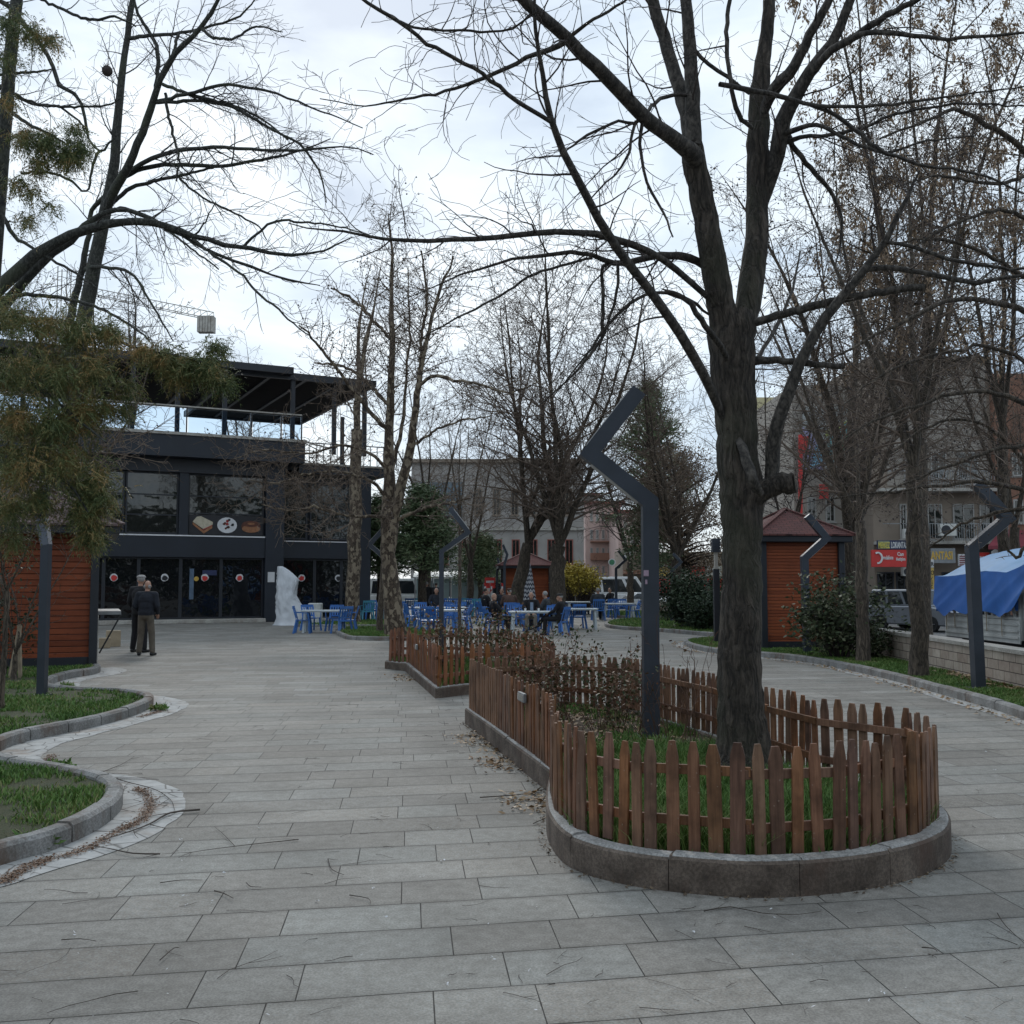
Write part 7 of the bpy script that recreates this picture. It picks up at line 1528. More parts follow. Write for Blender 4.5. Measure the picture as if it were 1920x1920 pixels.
    for i in (0, 1): caps(jk, (Vector(sh[i]) * .4 + nk * .6) - Vector((0, 0, .02)), sh[i], .075, .075); caps(jk, sh[i], arms[i][0], .075 * b, .06 * b); caps(jk, arms[i][0], Vector(arms[i][0]).lerp(Vector(arms[i][1]), .93), .06 * b, .045 * b)
    child('jacket', jk, top)
    tr = MB(); elli(tr, pel - Vector((0, 0, .0)), (.165 * b, .125 * b, .13))
    for i in (0, 1): caps(tr, hips[i], knees[i], .09 * b, .072 * b); caps(tr, knees[i], Vector(ank[i]) + Vector((0, 0, .02)), .07 * b, .062 * b)
    child('trousers', tr, legs)
    for i in (0, 1):
        s_ = MB(); a = Vector(ank[i]); fw = Vector((.2 * (1 if i else -1), 1, 0)).normalized()
        if pose != 'stand' and cross and i == 1: fw = Vector((-.3, .8, -.45)).normalized()
        caps(s_, a - fw * .04 - Vector((0, 0, .04)), a + fw * .13 - Vector((0, 0, .045)), .042, .038); child('shoe', s_, shoes or M['black'])
    if hair:
        hr = MB(); elli(hr, H + fz @ Vector((0, -.022, .045 if hair != 'bald' else .0)), (.082, .085, .088 if hair != 'bald' else .06)) if hair != 'bald' else [elli(hr, H + fz @ Vector((s_ * .05, -.035, -.01)), (.034, .06, .05)) for s_ in (-1, 1)]
        child('hair', hr, M['hair_dark'] if hair == 'dark' else M['hair_grey'], .012, 1)
    if cap:
        cp = MB(); elli(cp, H + fz @ Vector((0, -.005, .085)), (.098, .115, .052)); elli(cp, H + fz @ Vector((0, .09, .065)), (.07, .05, .012)); child('cap', cp, cap, .012, 1)
    for s_ in (-1, 1): mb_e = MB()
    e_ = MB()
    for s_ in (-1, 1): elli(e_, H + fz @ Vector((s_ * .031, .083, .012)), (.011, .006, .007), n=8)
    o = e_.build('eyes', M['black']); o.parent = bo
    return bo
navy_j = fabric('dark_navy_cloth', (.018, .022, .032)); black_j = fabric('black_cloth', (.012, .012, .015)); khaki = fabric('khaki_cloth', (.13, .11, .085)); brown_j = fabric('brown_jacket_cloth', (.085, .05, .04)); grey_j = fabric('grey_cloth', (.05, .055, .062)); lightt = fabric('light_trousers_cloth', (.20, .18, .15)); redc = fabric('red_cloth', (.40, .04, .04))
person('man with bald head in dark sweater and khaki trousers, standing with his back turned', G(272, 1229), 0, 'stand', navy_j, khaki, 'bald', h=1.0, vox=.012, arms=[((-.26, -.02, 1.14), (-.20, .16, .98)), ((.26, -.02, 1.14), (.22, .14, .97))], bulk=1.08, lean=.03)
person('man in dark clothes and grey cap standing just behind the bald one', G(259, 1223), -18, 'stand', black_j, black_j, 'grey', cap=M['hair_grey'], h=1.08, vox=.012, turn=R(35), bulk=1.05)
S = 33.0
person('seated man in black with flat cap and crossed legs, right of the white table', GD(1049, 33.2), 62, 'sit', black_j, black_j, 'grey', cap=fabric('flat_cap_cloth', (.03, .028, .026)), h=1.02, cross=True, arms=[((-.27, .06, .78), (-.10, .34, .68)), ((.26, .08, .76), (.18, .26, .60))], turn=R(15), vox=.013)
chair(1046, None, 62, 'blue chair under the man with the flat cap', d=33.4)
person('seated grey-haired man in dark jacket leaning back left of the white table', GD(930, 34.0), -70, 'sit', black_j, navy_j, 'grey', h=1.02, arms=[((-.27, .06, .78), (-.05, .30, .70)), ((.27, .06, .78), (.05, .32, .68))], turn=R(-70), vox=.013, lean=-.03)
chair(927, None, -70, 'dark blue chair under the man leaning back', d=34.0)
person('seated man in black jacket over pale shirt, facing the viewer behind the table', GD(996, 36.0), 178, 'sit', black_j, lightt, 'grey', h=1.04, vox=.013)
chair(996, None, 178, 'blue chair under the man with the pale shirt', d=36.2)
mb = MB(); q = GD(997, 35.86); mb.box((q.x, q.y, .87), (.11, .02, .28)); o = mb.build('shirt_front', fabric('pale_blue_shirt', (.25, .33, .45)))
tag(o, 'pale blue shirt showing in the open jacket of the man facing us', 'shirt')
person('seated grey-haired man in dark grey jacket turned away, next to the pale shirt man', GD(1021, 37.0), 70, 'sit', grey_j, navy_j, 'grey', h=1.06, vox=.014, turn=R(-30)); chair(1023, None, 75, 'blue chair under the man in dark grey jacket', d=37.2)
person('seated person in brown jacket seen from behind', GD(955, 41.5), 5, 'sit', brown_j, navy_j, 'grey', cap=brown_j, h=1.12, vox=.014, bulk=1.15); chair(955, None, 5, 'blue chair under the person in the brown jacket', d=41.3)
person('seated person in black with grey head near the red sign', GD(912, 42.5), -60, 'sit', black_j, black_j, 'dark', h=1.12, vox=.014, turn=R(-20)); chair(910, None, -60, 'blue chair under the person near the red sign', d=42.5)
person('seated person in dark blue behind the brown jacket', GD(941, 46), 175, 'sit', navy_j, navy_j, 'dark', h=1.1, vox=.016); chair(941, None, 175, 'blue chair under the person in dark blue', d=46.3)
person('seated white-haired man in striped dark top left of the middle lamp', GD(818, 44.5), 178, 'sit', navy_j, navy_j, 'grey', h=1.12, vox=.015); chair(818, None, 178, 'blue chair under the white-haired man left of the lamp', d=44.7)
person('man in dark coat standing with his back turned before the minibus', GD(800, 51), 10, 'stand', black_j, black_j, 'grey', h=1.02, vox=.015)
person('person in black standing under the bus shelter edge', GD(818, 56), 20, 'stand', black_j, black_j, 'dark', h=1.0, vox=.016)
person('man in dark jacket seated with his back to us in front of the minibus', GD(1121, 47.2), 4, 'sit', grey_j, black_j, 'grey', h=1.12, vox=.014, bulk=1.1); chair(1121, None, 2, 'blue chair with slatted back under the man facing the minibus', d=47.0, sc=1.12)
person('seated person in dark brown beside the yellow bush, left one', GD(1094, 57), 170, 'sit', brown_j, lightt, 'dark', h=1.12, vox=.016); chair(1094, None, 170, 'blue chair under the left person by the yellow bush', d=57.2)
person('seated person in grey cap beside the yellow bush, right one', GD(1106, 56.5), 185, 'sit', brown_j, grey_j, 'grey', cap=grey_j, h=1.12, vox=.016); chair(1106, None, 185, 'blue chair under the right person by the yellow bush', d=56.7)
person('seated person in black right of the man facing the minibus', GD(1143, 55), 120, 'sit', black_j, black_j, 'dark', h=1.1, vox=.016); chair(1143, None, 120, 'blue chair under the person in black before the van', d=55)
# cups on tables
for px, d_, mt, lb in ((985, 33.6, 'white', 'small white glass on the seated men table'), (1010, 33.7, 'white', 'tea glass on the right half of the seated men table')):
    p = GD(px, d_, .768); mb = MB(); mb.lathe([(.03, 0), (.035, .09), (.03, .09), (.026, .01)], p, 10); tag(mb.build('glass', M[mt]), lb, 'glass')

# ================================================================== PARASOL, COVERED THING, FLAGS, SIGN, SHELTER
t = NT('zigzag_canvas'); o_ = t.obj(); sp = t.n('ShaderNodeSeparateXYZ', {0: o_}); an = t.math('ARCTAN2', sp.outputs[1], sp.outputs[0])
zz = t.math('PINGPONG', t.math('MULTIPLY', an, 2.6), .5); f = t.math('FRACT', t.math('ADD', t.math('MULTIPLY', sp.outputs[2], 5.2), zz))
M['zigzag'] = t.fin(t.mix(t.math('GREATER_THAN', f, .5), (.50, .51, .54), (.025, .03, .055)), .8)
b = GD(990, 46, 0); root = thing('closed_parasol', 'closed parasol in dark and white zigzag cloth before the small kiosk', 'parasol', b)
mb = MB(); n = 28; pr = [(.02, 2.75), (.10, 2.5), (.17, 2.1), (.24, 1.6), (.31, 1.1), (.36, .75), (.33, .72)]; vs_ = []
for k, (r_, z_) in enumerate(pr):
    for i in range(n): a = 2 * math.pi * i / n; q = r_ * (1 + .16 * math.cos(a * 7 + k * .2)); vs_.append((q * math.cos(a), q * math.sin(a), z_))
mb.add(vs_, [(j * n + i, j * n + (i + 1) % n, (j + 1) * n + (i + 1) % n, (j + 1) * n + i) for j in range(len(pr) - 1) for i in range(n)])
o = mb.build('canopy', M['zigzag'], root, local=True)
mb = MB(); mb.lathe([(.025, 0), (.025, 2.85)], (0, 0, 0), 8); mb.build('pole', M['metal_grey'], root, local=True)
mb = MB(); mb.box((0, 0, .06), (.6, .6, .12)); mb.build('base', M['conc_light'], root, local=True, bevel=.02)
# white sheet over something tall beside the cafe pillar
b = GD(548, 41.2, 0); from mathutils import noise as mn
n, kk = 56, 26; vs_ = []
for j in range(kk + 1):
    t_ = j / kk; z_ = 2.35 * (1 - t_); hw = .10 + .18 * min(1, t_ * 5) + .40 * t_ ** 1.2 + .06 * math.sin(t_ * 9); hd = .12 + .34 * t_ ** .8; cx = -.60 + hw
    for i in range(n):
        a = 2 * math.pi * i / n; x, y = math.cos(a), math.sin(a); q = 1 + .14 * mn.noise(Vector((x * 2.2, y * 2.2, z_ * 1.3 + 3))) + .26 * abs(mn.noise(Vector((x * 4, y * 4, z_ * 2.6 + x * 2)))) + .10 * mn.noise(Vector((x * 14, y * 14, z_ * 7)))
        if t_ > .93: q *= 1 + (t_ - .93) * 4 * (.6 + .6 * mn.noise(Vector((x * 3, y * 3, 9))))
        vs_.append((b.x + cx + hw * q * x, b.y + hd * q * y, max(.01, z_ + .05 * mn.noise(Vector((x * 4, y * 4, z_ * 3))))))
mb = MB(); mb.add(vs_, [(j * n + i, j * n + (i + 1) % n, (j + 1) * n + (i + 1) % n, (j + 1) * n + i) for j in range(kk) for i in range(n)] + [tuple(range(n - 1, -1, -1))])
tag(mb.build('covered_stand', M['cover'], smooth=True), 'tall shape wrapped in crumpled white plastic sheet beside the cafe pillar', 'covered object')
b = GD(592, 40.5, 0); mb = MB(); mb.box((b.x, b.y, .45), (.5, .45, .9)); tag(mb.build('bin', M['white_dirty'], bevel=.03), 'small white cabinet behind the table by the cafe', 'cabinet')
# red no-entry style sign and flags
b = GD(919, 60, 0); root = thing('road_sign', 'red sign with white bar on a post behind the seated people', 'road sign', b)
mb = MB(); mb.lathe([(.03, -.4), (.03, 1.95)], b, 8); mb.build('post', M['metal_grey'], root); mb = MB(); mb.box((b.x, b.y - .05, 1.72), (.62, .03, .62)); pl_ = mb.build('panel', M['red'], root)
mb = MB(); mb.box((b.x, b.y - .075, 1.78), (.46, .012, .13)); mb.build('bar', M['paper'], pl_)
for px, d_, lb in ((907, 52, 'small red and white flag left of the distant lamps'), (919, 52.5, 'small red and white flag under the red sign'), (939, 52, 'small red and white flag right of the distant lamps')):
    b = GD(px, d_, 0); root = thing('flag', lb, 'flag', b, 0, 'small red and white flags'); mb = MB(); mb.lathe([(.012, 0), (.012, 1.75)], b, 6); mb.build('pole', M['metal_grey'], root)
    mb = MB(); k = 6; vs_ = [(b.x + .05 * math.sin(j * .9) + .10 * i * (.5 + .25 * math.sin(j)), b.y + .03 * math.sin(i * 2 + j), 1.7 - j * .11) for j in range(k) for i in range(3)]
    mb.add(vs_, [(j * 3 + i, j * 3 + i + 1, j * 3 + 4 + i, j * 3 + 3 + i) for j in range(k - 1) for i in range(2)]); mb.add([(x, y + .012, z_) for x, y, z_ in vs_], [(j * 3 + i, j * 3 + 3 + i, j * 3 + 4 + i, j * 3 + i + 1) for j in range(k - 1) for i in range(2)]); fo = mb.build('cloth', M['red'], root)
    mb = MB(); mb.box((b.x + .07, b.y - .05, 1.45), (.08, .01, .16)); mb.build('crescent', M['paper'], fo)
# bus shelter
b = GD(846, 68, -.3); root = thing('bus_shelter', 'glass bus shelter with pale arched roof behind the chairs', 'bus shelter', b); w2 = 2.3
mb = MB(); k = 10; prof = [(-1.2 + 2.4 * i / k, 2.42 + .38 * math.sin(math.pi * i / k)) for i in range(k + 1)]
vs_ = [(b.x + sx * (w2 + .1), b.y + y, z_ - .3 + dz) for sx in (-1, 1) for dz in (0, -.06) for y, z_ in prof]; m_ = k + 1
mb.add(vs_, [(i, i + 1, 2 * m_ + i + 1, 2 * m_ + i) for i in range(k)] + [(m_ + i, 3 * m_ + i, 3 * m_ + i + 1, m_ + i + 1) for i in range(k)] + [(0, m_, 3 * m_, 2 * m_), (k, 2 * m_ + k, 3 * m_ + k, m_ + k)]); mb.build('roof', M['white_dirty'], root)
for i in range(5):
    x = b.x - w2 + i * w2 / 2; mb = MB(); mb.box2((x - .04, b.y - 1.0, -.42), (x + .04, b.y - .92, 2.12)); mb.build('post', M['metal_grey'], root)
    if i < 4: mb = MB(); mb.box2((x + .08, b.y - .97, .1), (x + w2 / 2 - .08, b.y - .95, 2.0)); mb.build('glass_panel', simple('pale_glass', (.24, .31, .31), .15, .1, 1) if i == 0 else bpy.data.materials['pale_glass'], root)
mb = MB(); a = Vector((b.x - w2 - 1.0, b.y - .6, 0)); 
for sx in (-1, 1): mb.bar((a.x, a.y, 2.55), (a.x + sx * 1.0, a.y, 2.0), .05, .05); mb.bar((a.x + sx * .98, a.y, 2.02), (a.x + sx * .98, a.y, -.4), .05, .05)
mb.build('gable_frame', M['metal_grey'], root)

# ================================================================== VEHICLES
def wheel(parent, x, y, r_=.33, w_=.2):
    mb = MB(); sg = 1 if x > 0 else -1
    mb.lathe([(r_ * .6, -w_ / 2), (r_ * .93, -w_ / 2), (r_, -w_ / 2 + .03), (r_, w_ / 2 - .03), (r_ * .93, w_ / 2), (r_ * .6, w_ / 2)], (x, y, r_), 20, axis='x'); t_ = mb.build('tyre', M['tyre'], parent, local=True, smooth=False)
    mb = MB(); mb.lathe([(r_ * .62, -w_ / 2 + .02), (r_ * .62, w_ / 2 - .02)], (x, y, r_), 16, axis='x')
    for k in range(5):
        a = k * 2 * math.pi / 5; mb.bar((x + sg * (w_ / 2 - .005), y, r_), (x + sg * (w_ / 2 - .005), y + r_ * .6 * math.cos(a), r_ + r_ * .6 * math.sin(a)), .02, .06, up=(1, 0, 0))
    mb.build('rim', M['rim'], t_, local=True)
def car(label, loc, heading, body, prof, cab, W_=1.8, name='parked_car', wheels=(-1.35, 1.35), r_=.32, tin=.16, cat='car', group='cars parked along the street', glass_split=(.33, .62), rear=False, plate=True, hl=True):
    """prof: body side polygon (y, z) front = +y; cab: greenhouse polygon (y,z) rear-bottom, rear-top, front-top, front-bottom"""
    root = thing(name, label, cat, loc, heading, group); mb = MB(); n = len(prof); h_ = W_ / 2
    mb.add([(-h_, y, z) for y, z in prof] + [(h_, y, z) for y, z in prof], [tuple(range(n - 1, -1, -1)), tuple(range(n, 2 * n))] + [(i, (i + 1) % n, n + (i + 1) % n, n + i) for i in range(n)])
    mb.build('body', body, root, local=True, smooth=False, bevel=.06)
    (y0, z0), (y1, z1), (y2, z2), (y3, z3) = cab; ti = tin; hb, ht = h_ - .03, h_ - ti
    vs_ = [(-hb, y0, z0), (-ht, y1, z1), (-ht, y2, z2), (-hb, y3, z3), (hb, y0, z0), (ht, y1, z1), (ht, y2, z2), (hb, y3, z3)]
    mb = MB(); mb.add(vs_, [(0, 1, 2, 3), (7, 6, 5, 4), (1, 5, 6, 2), (3, 2, 6, 7), (0, 4, 5, 1), (3, 7, 4, 0)]); mb.build('cabin', body, root, local=True, bevel=.05)
    def side(s_, f0, f1, nm='window'):
        def pt(f, g):      # f along, g up
            yb, yt = y0 + (y3 - y0) * f, y1 + (y2 - y1) * f; zb, zt = z0 + (z3 - z0) * f, z1 + (z2 - z1) * f
            return Vector((s_ * (hb + (ht - hb) * g + .012), yb + (yt - yb) * g, zb + (zt - zb) * g))
        q = [pt(f0, .12), pt(f1, .12), pt(f1 - .01, .86), pt(f0 + .01, .86)]; mb = MB(); mb.add(q + [v - Vector((s_ * .03, 0, 0)) for v in q], [(0, 1, 2, 3), (7, 6, 5, 4), (0, 4, 5, 1), (1, 5, 6, 2), (2, 6, 7, 3), (3, 7, 4, 0)]); mb.build(nm, M['car_glass'], root, local=True)
    a, b_ = glass_split
    for s_ in (-1, 1):
        side(s_, .04, a - .02); side(s_, a + .02, b_ - .02); side(s_, b_ + .02, .95)
    def screen(ya, za, yb, zb, nm):
        dy, dz = yb - ya, zb - za; L = math.hypot(dy, dz); ny, nz_ = dz / L, -dy / L
        if (nm == 'windscreen' and ny < 0) or (nm != 'windscreen' and ny > 0): ny, nz_ = -ny, -nz_
        q = []
        for g, hw in ((.1, hb - .08), (.9, ht - .06)):
            for s_ in (-1, 1): q.append(Vector((s_ * hw, ya + dy * g + ny * .014, za + dz * g + nz_ * .014)))
        q = [q[0], q[1], q[3], q[2]]; mb = MB(); mb.add(q + [v - Vector((0, ny * .03, nz_ * .03)) for v in q], [(0, 1, 2, 3), (7, 6, 5, 4), (0, 4, 5, 1), (1, 5, 6, 2), (2, 6, 7, 3), (3, 7, 4, 0)]); mb.build(nm, M['car_glass'], root, local=True)
    screen(y3, z3, y2, z2, 'windscreen'); screen(y0, z0, y1, z1, 'rear_window')
    yf = max(p[0] for p in prof); yr = min(p[0] for p in prof); zh = z3 * .72
    if hl:
        for s_ in (-1, 1):
            mb = MB(); mb.box((s_ * (h_ - .26), yf - .02, zh), (.40, .09, .14)); mb.build('headlight', M['lampglass'], root, local=True, bevel=.02)
            mb = MB(); mb.box((s_ * (h_ - .2), yr + .01, zh + .1), (.2, .06, .3)); mb.build('tail_light', M['red'], root, local=True, bevel=.01)
            mb = MB(); mb.box((s_ * (h_ + .09), y3 - .25, z3 + .08), (.2, .1, .15)); mb.build('mirror', body, root, local=True, bevel=.03)
        mb = MB(); mb.box((0, yf - .0, zh - .06), (W_ * .52, .06, .16)); mb.build('grille', M['black'], root, local=True); mb = MB(); mb.box((0, yf - .02, .36), (W_ * .8, .08, .14)); mb.build('bumper_intake', M['black'], root, local=True)
        mb = MB(); mb.box((0, yf + .025, .52), (.52, .02, .11)); mb.build('number_plate', M['white'], root, local=True)
    for y in wheels:
        for s_ in (-1, 1): wheel(root, s_ * (h_ - .06), y, r_)
    return root
MPV = [(-2.2, .28), (-2.22, .9), (-2.15, 1.1), (1.15, 1.12), (2.0, .98), (2.18, .82), (2.22, .5), (2.15, .26)]
CARP = [(-2.0, .28), (-2.05, .7), (-1.9, .95), (.9, .98), (1.8, .82), (2.05, .68), (2.08, .4), (2.0, .24)]
zs_ = -.42
def at(px, d): q = GD(px, d); return (q.x, q.y, zs_)
car('grey people carrier behind the rough barked tree, chrome line round its windows', at(1722, 46), R(180 + 30), M['car_grey'], MPV, [(-2.12, 1.08), (-1.98, 1.82), (.55, 1.84), (1.3, 1.1)], 1.85, r_=.34)
car('white car behind the dark bush at right, front toward the viewer', at(1628, 50), R(180 + 22), M['car_white'], CARP, [(-1.8, .93), (-1.2, 1.44), (.3, 1.46), (1.05, .96)], 1.75)
car('white hatchback in front of the minibus, beside the rightmost table', at(1196, 74), R(90 + 12), M['car_white'], CARP, [(-1.85, .93), (-1.5, 1.44), (.3, 1.46), (1.1, .96)], 1.75)
car('dark blue car behind the far bushes left of the big trunk', at(1316, 66), R(180 + 10), M['car_dark'], CARP, [(-1.8, .93), (-1.2, 1.44), (.3, 1.46), (1.05, .96)], 1.75)
car('white car half hidden by bushes left of the big trunk', at(1268, 70), R(95), M['car_white'], CARP, [(-1.8, .93), (-1.2, 1.44), (.3, 1.46), (1.05, .96)], 1.75)
VAN = [(-2.9, .3), (-2.92, 1.3), (2.0, 1.3), (2.75, 1.12), (2.95, .8), (2.95, .3)]
car('long white minibus parked behind the tables at centre right', at(1160, 82), R(-90), M['white'], VAN, [(-2.9, 1.28), (-2.82, 2.62), (1.35, 2.66), (2.25, 1.26)], 1.95, name='minibus', wheels=(-1.9, 1.9), r_=.36, tin=.1, cat='minibus', glass_split=(.3, .72))
car('white minibus with a black window band left of the bus shelter', at(772, 72), R(-92), M['white_dirty'], VAN, [(-2.9, 1.28), (-2.82, 2.45), (1.75, 2.45), (2.35, 1.26)], 1.95, name='minibus', wheels=(-1.9, 1.9), r_=.36, tin=.1, cat='minibus', glass_split=(.36, .68))
# truck with tarpaulin
root = thing('pickup_truck', 'white open-bed truck covered by a blue tarpaulin behind the stone wall', 'truck', (10.0, 19.0, zs_))
Z = lambda z: z + zs_
xa, xb = 9.05, 10.95
mb = MB(); mb.box2((xa + .02, 18.35, Z(.98)), (xb - .02, 21.5, Z(1.06))); mb.box2((xa + .3, 16.0, Z(.5)), (xb - .3, 21.4, Z(.95))); mb.build('chassis', M['dark_frame'], root)
mb = MB(); mb.box2((xa, 18.35, Z(1.0)), (xa + .05, 21.5, Z(1.42))); mb.box2((xb - .05, 18.35, Z(1.0)), (xb, 21.5, Z(1.42))); mb.box2((xa + .06, 21.45, Z(1.0)), (xb - .06, 21.5, Z(1.42)))
for z_ in (1.08, 1.2, 1.32): mb.box2((xa - .02, 18.4, Z(z_)), (xa - .001, 21.45, Z(z_ + .04)))
mb.build('side_panel', M['white_dirty'], root)
mb = MB(); mb.box2((xa + .005, 18.4, Z(1.78)), (xa + .045, 21.45, Z(1.84))); mb.box2((xa + .005, 18.4, Z(1.43)), (xa + .045, 21.45, Z(1.48)))
for k in range(11): y = 18.55 + k * .28; mb.bar((xa + .025, y, Z(1.46)), (xa + .025, y + .15, Z(1.8)), .03, .07)
mb.build('stake_rail', M['white_dirty'], root)
mb = MB(); mb.box2((xa + .02, 18.36, Z(1.0)), (xb - .02, 18.42, Z(2.0))); mb.build('headboard', M['white_dirty'], root)
prof = [(16.0, .55), (15.95, 1.05), (16.2, 1.2), (16.65, 1.95), (17.0, 2.02), (18.2, 2.02), (18.28, 1.9), (18.28, .55)]; n = len(prof)
mb = MB(); mb.add([(xa + .02, y, Z(z_)) for y, z_ in prof] + [(xb - .02, y, Z(z_)) for y, z_ in prof], [tuple(range(n)), tuple(range(2 * n - 1, n - 1, -1))] + [(i, n + i, n + (i + 1) % n, (i + 1) % n) for i in range(n)]); mb.build('cab', M['white_dirty'], root, bevel=.05)
mb = MB(); q = [(16.7, 1.2), (17.0, 1.85), (17.95, 1.85), (17.95, 1.2)]; mb.add([(xa + .005, y, Z(z_)) for y, z_ in q] + [(xa + .03, y, Z(z_)) for y, z_ in q], [(3, 2, 1, 0), (4, 5, 6, 7)] + [(i, (i + 1) % 4, 4 + (i + 1) % 4, 4 + i) for i in range(4)]); mb.build('window', M['car_glass'], root)
mb = MB(); mb.box2((xa - .02, 17.75, Z(.95)), (xa + .015, 17.9, Z(1.02))); mb.build('door_handle', M['black'], root)
for y in (16.9, 20.6):
    for x in (xa + .12, xb - .12):
        mb = MB(); mb.lathe([(.2, -.1), (.36, -.1), (.36, .1), (.2, .1)], (x, y, Z(.36)), 20, axis='x'); t_ = mb.build('tyre', M['tyre'], root); mb = MB(); mb.lathe([(.21, -.09), (.21, .09)], (x, y, Z(.36)), 16, axis='x'); mb.build('rim', M['metal_grey'], t_)
# tarpaulin: ridge sheet plus draped sides
tr = thing('tarpaulin', 'blue tarpaulin draped over the truck bed, lighter blue top', 'tarpaulin', (10.0, 19.6, Z(1.7)))
ny, nx = 60, 26
def tz(y, u, side):      # u 0 at the eaves, 1 at the lower hem
    return 0
mb = MB(); vs_ = []
y0_, y1_ = 17.3, 21.75
def edge_z(y): return Z(2.27 + .10 * math.sin(y * 1.7) * .4 + (.35 * max(0, (18.6 - y)) / 1.3))
for j in range(ny + 1):
    y = y0_ + (y1_ - y0_) * j / ny
    for i in range(nx + 1):
        u = i / nx; x = xa - .06 + (xb - xa + .12) * u; rz = .50 * (1 - abs(2 * u - 1) ** 1.3) * (.75 + .25 * math.sin(y))
        rz *= min(1, (y1_ - y) / .35) if y > y1_ - .35 else 1
        vs_.append((x, y, edge_z(y) + rz + .02 * mn.noise(Vector((x * 3, y * 3, 1)))))
mb.add(vs_, [(j * (nx + 1) + i, j * (nx + 1) + i + 1, (j + 1) * (nx + 1) + i + 1, (j + 1) * (nx + 1) + i) for j in range(ny) for i in range(nx)]); mb.build('top_sheet', M['tarp_in'], tr, smooth=True)
mb = MB(); nz_ = 22
for sd, x in ((-1, xa - .07), (1, xb + .07)):
    vs_ = []
    for j in range(ny * 2 + 1):
        y = y0_ + (y1_ - y0_) * j / (ny * 2); hem = Z(1.58 + .10 * math.sin(y * 2.9) + .16 * max(0, 1 - abs(y - 20.2) / .8) * -1 + (.55 * max(0, 18.5 - y)) + .12 * mn.noise(Vector((y * 2, 0, 0))))
        for i in range(nz_ + 1):
            u = i / nz_; z_ = edge_z(y) + (hem - edge_z(y)) * u
            w_ = .06 * mn.noise(Vector((y * 1.0, z_ * 1.5, sd))) - .10 * abs(mn.noise(Vector((y * 1.1 + z_ * 1.9, z_ * .5, 3)))) * (.2 + u); vs_.append((x + sd * (.02 + w_ + .05 * u), y, z_))
    m_ = nz_ + 1; mb.add(vs_, [(j * m_ + i, j * m_ + i + 1, (j + 1) * m_ + i + 1, (j + 1) * m_ + i) for j in range(ny * 2) for i in range(nz_)])
vs_ = []
for j in range(30):
    x = xa - .07 + (xb - xa + .14) * j / 29
    for i in range(nz_ + 1): u = i / nz_; ez = edge_z(y1_); vs_.append((x, y1_ + .02 + .05 * mn.noise(Vector((x * 4, u * 3, 1))), ez + (Z(1.5) - ez) * u))
mb.add(vs_, [(j * (nz_ + 1) + i, j * (nz_ + 1) + i + 1, (j + 1) * (nz_ + 1) + i + 1, (j + 1) * (nz_ + 1) + i) for j in range(29) for i in range(nz_)])
mb.build('side_sheet', M['tarp'], tr, smooth=True)
for k, y in enumerate((18.9, 19.5, 20.3, 20.9, 21.3)):
    mb = MB(); mb.bar((xa - .06, y, Z(1.56)), (xa - .04, y + .04, Z(1.12 + .06 * (k % 2))), .015, .02); mb.build('tie_rope', M['wood_stake'], tr)

# ================================================================== LITTER: twigs and leaves on the ground
rg = random.Random(9)
M['soil_bits'] = mat_grass('soil_bits', [(.1, (.05, .035, .025)), (.6, (.12, .085, .055)), (.9, (.2, .15, .1))])
tw = simple('fallen_stick', (.07, .055, .045), .9, .4, 9)
sticks = [([(375, 1518), (320, 1524), (280, 1545), (240, 1560), (195, 1574)], .010, 'thick dark stick lying from the paving across the gutter'), ([(40, 1553), (90, 1551), (150, 1557), (215, 1559)], .006, 'long thin twig lying over the front kerb of the lawn'), ([(138, 1443), (185, 1450), (235, 1465), (290, 1480), (320, 1500), (328, 1520)], .0065, 'curved rod following the outer edge of the mortar gutter'),
          ([(190, 1448), (230, 1432), (252, 1418)], .004, 'forked twig pointing away from the gutter curve'), ([(300, 1601), (250, 1600), (200, 1590), (165, 1585)], .007, 'dark twig lying beside the gutter, thick end right'), ([(560, 1574), (500, 1580), (430, 1588), (360, 1598), (335, 1608)], .004, 'long thin branched twig on the paving left of centre'), ([(440, 1586), (420, 1565), (402, 1550)], .003, 'small side twig sticking up from the long branched one'),
          ([(300, 1655), (340, 1650), (378, 1650)], .0035, 'short pale twig on the slabs at lower left'), ([(402, 1670), (420, 1675), (437, 1684)], .005, 'short bent twig on the slabs left of centre'), ([(615, 1610), (622, 1630), (645, 1640)], .004, 'crooked forked twig on the slabs near centre'), ([(655, 1678), (690, 1684), (695, 1694)], .0035, 'thin forked twig on the slab joints near centre'),
          ([(462, 1655), (470, 1662), (490, 1663)], .0035, 'small hooked twig on the pale slab'), ([(1320, 1708), (1370, 1700), (1430, 1712), (1500, 1714), (1540, 1708)], .004, 'long twig lying just below the curved planter kerb'), ([(1870, 1712), (1885, 1735), (1920, 1768)], .004, 'thin twig at the lower right edge of the photo'), ([(900, 1495), (945, 1492), (985, 1488), (1025, 1478)], .006, 'dark stick leaning at the left kerb of the near planter'), ([(1000, 1544), (1030, 1530)], .004, 'short twig against the planter kerb'),
          ([(115, 1762), (150, 1760), (180, 1764)], .0035, 'thin twig on the slabs in the lower left corner'), ([(300, 1800), (325, 1778), (336, 1777)], .0035, 'small bent twig near the bottom left slab joint'), ([(1728, 1776), (1750, 1778), (1757, 1784)], .004, 'curled brown pod on the slabs at lower right')]
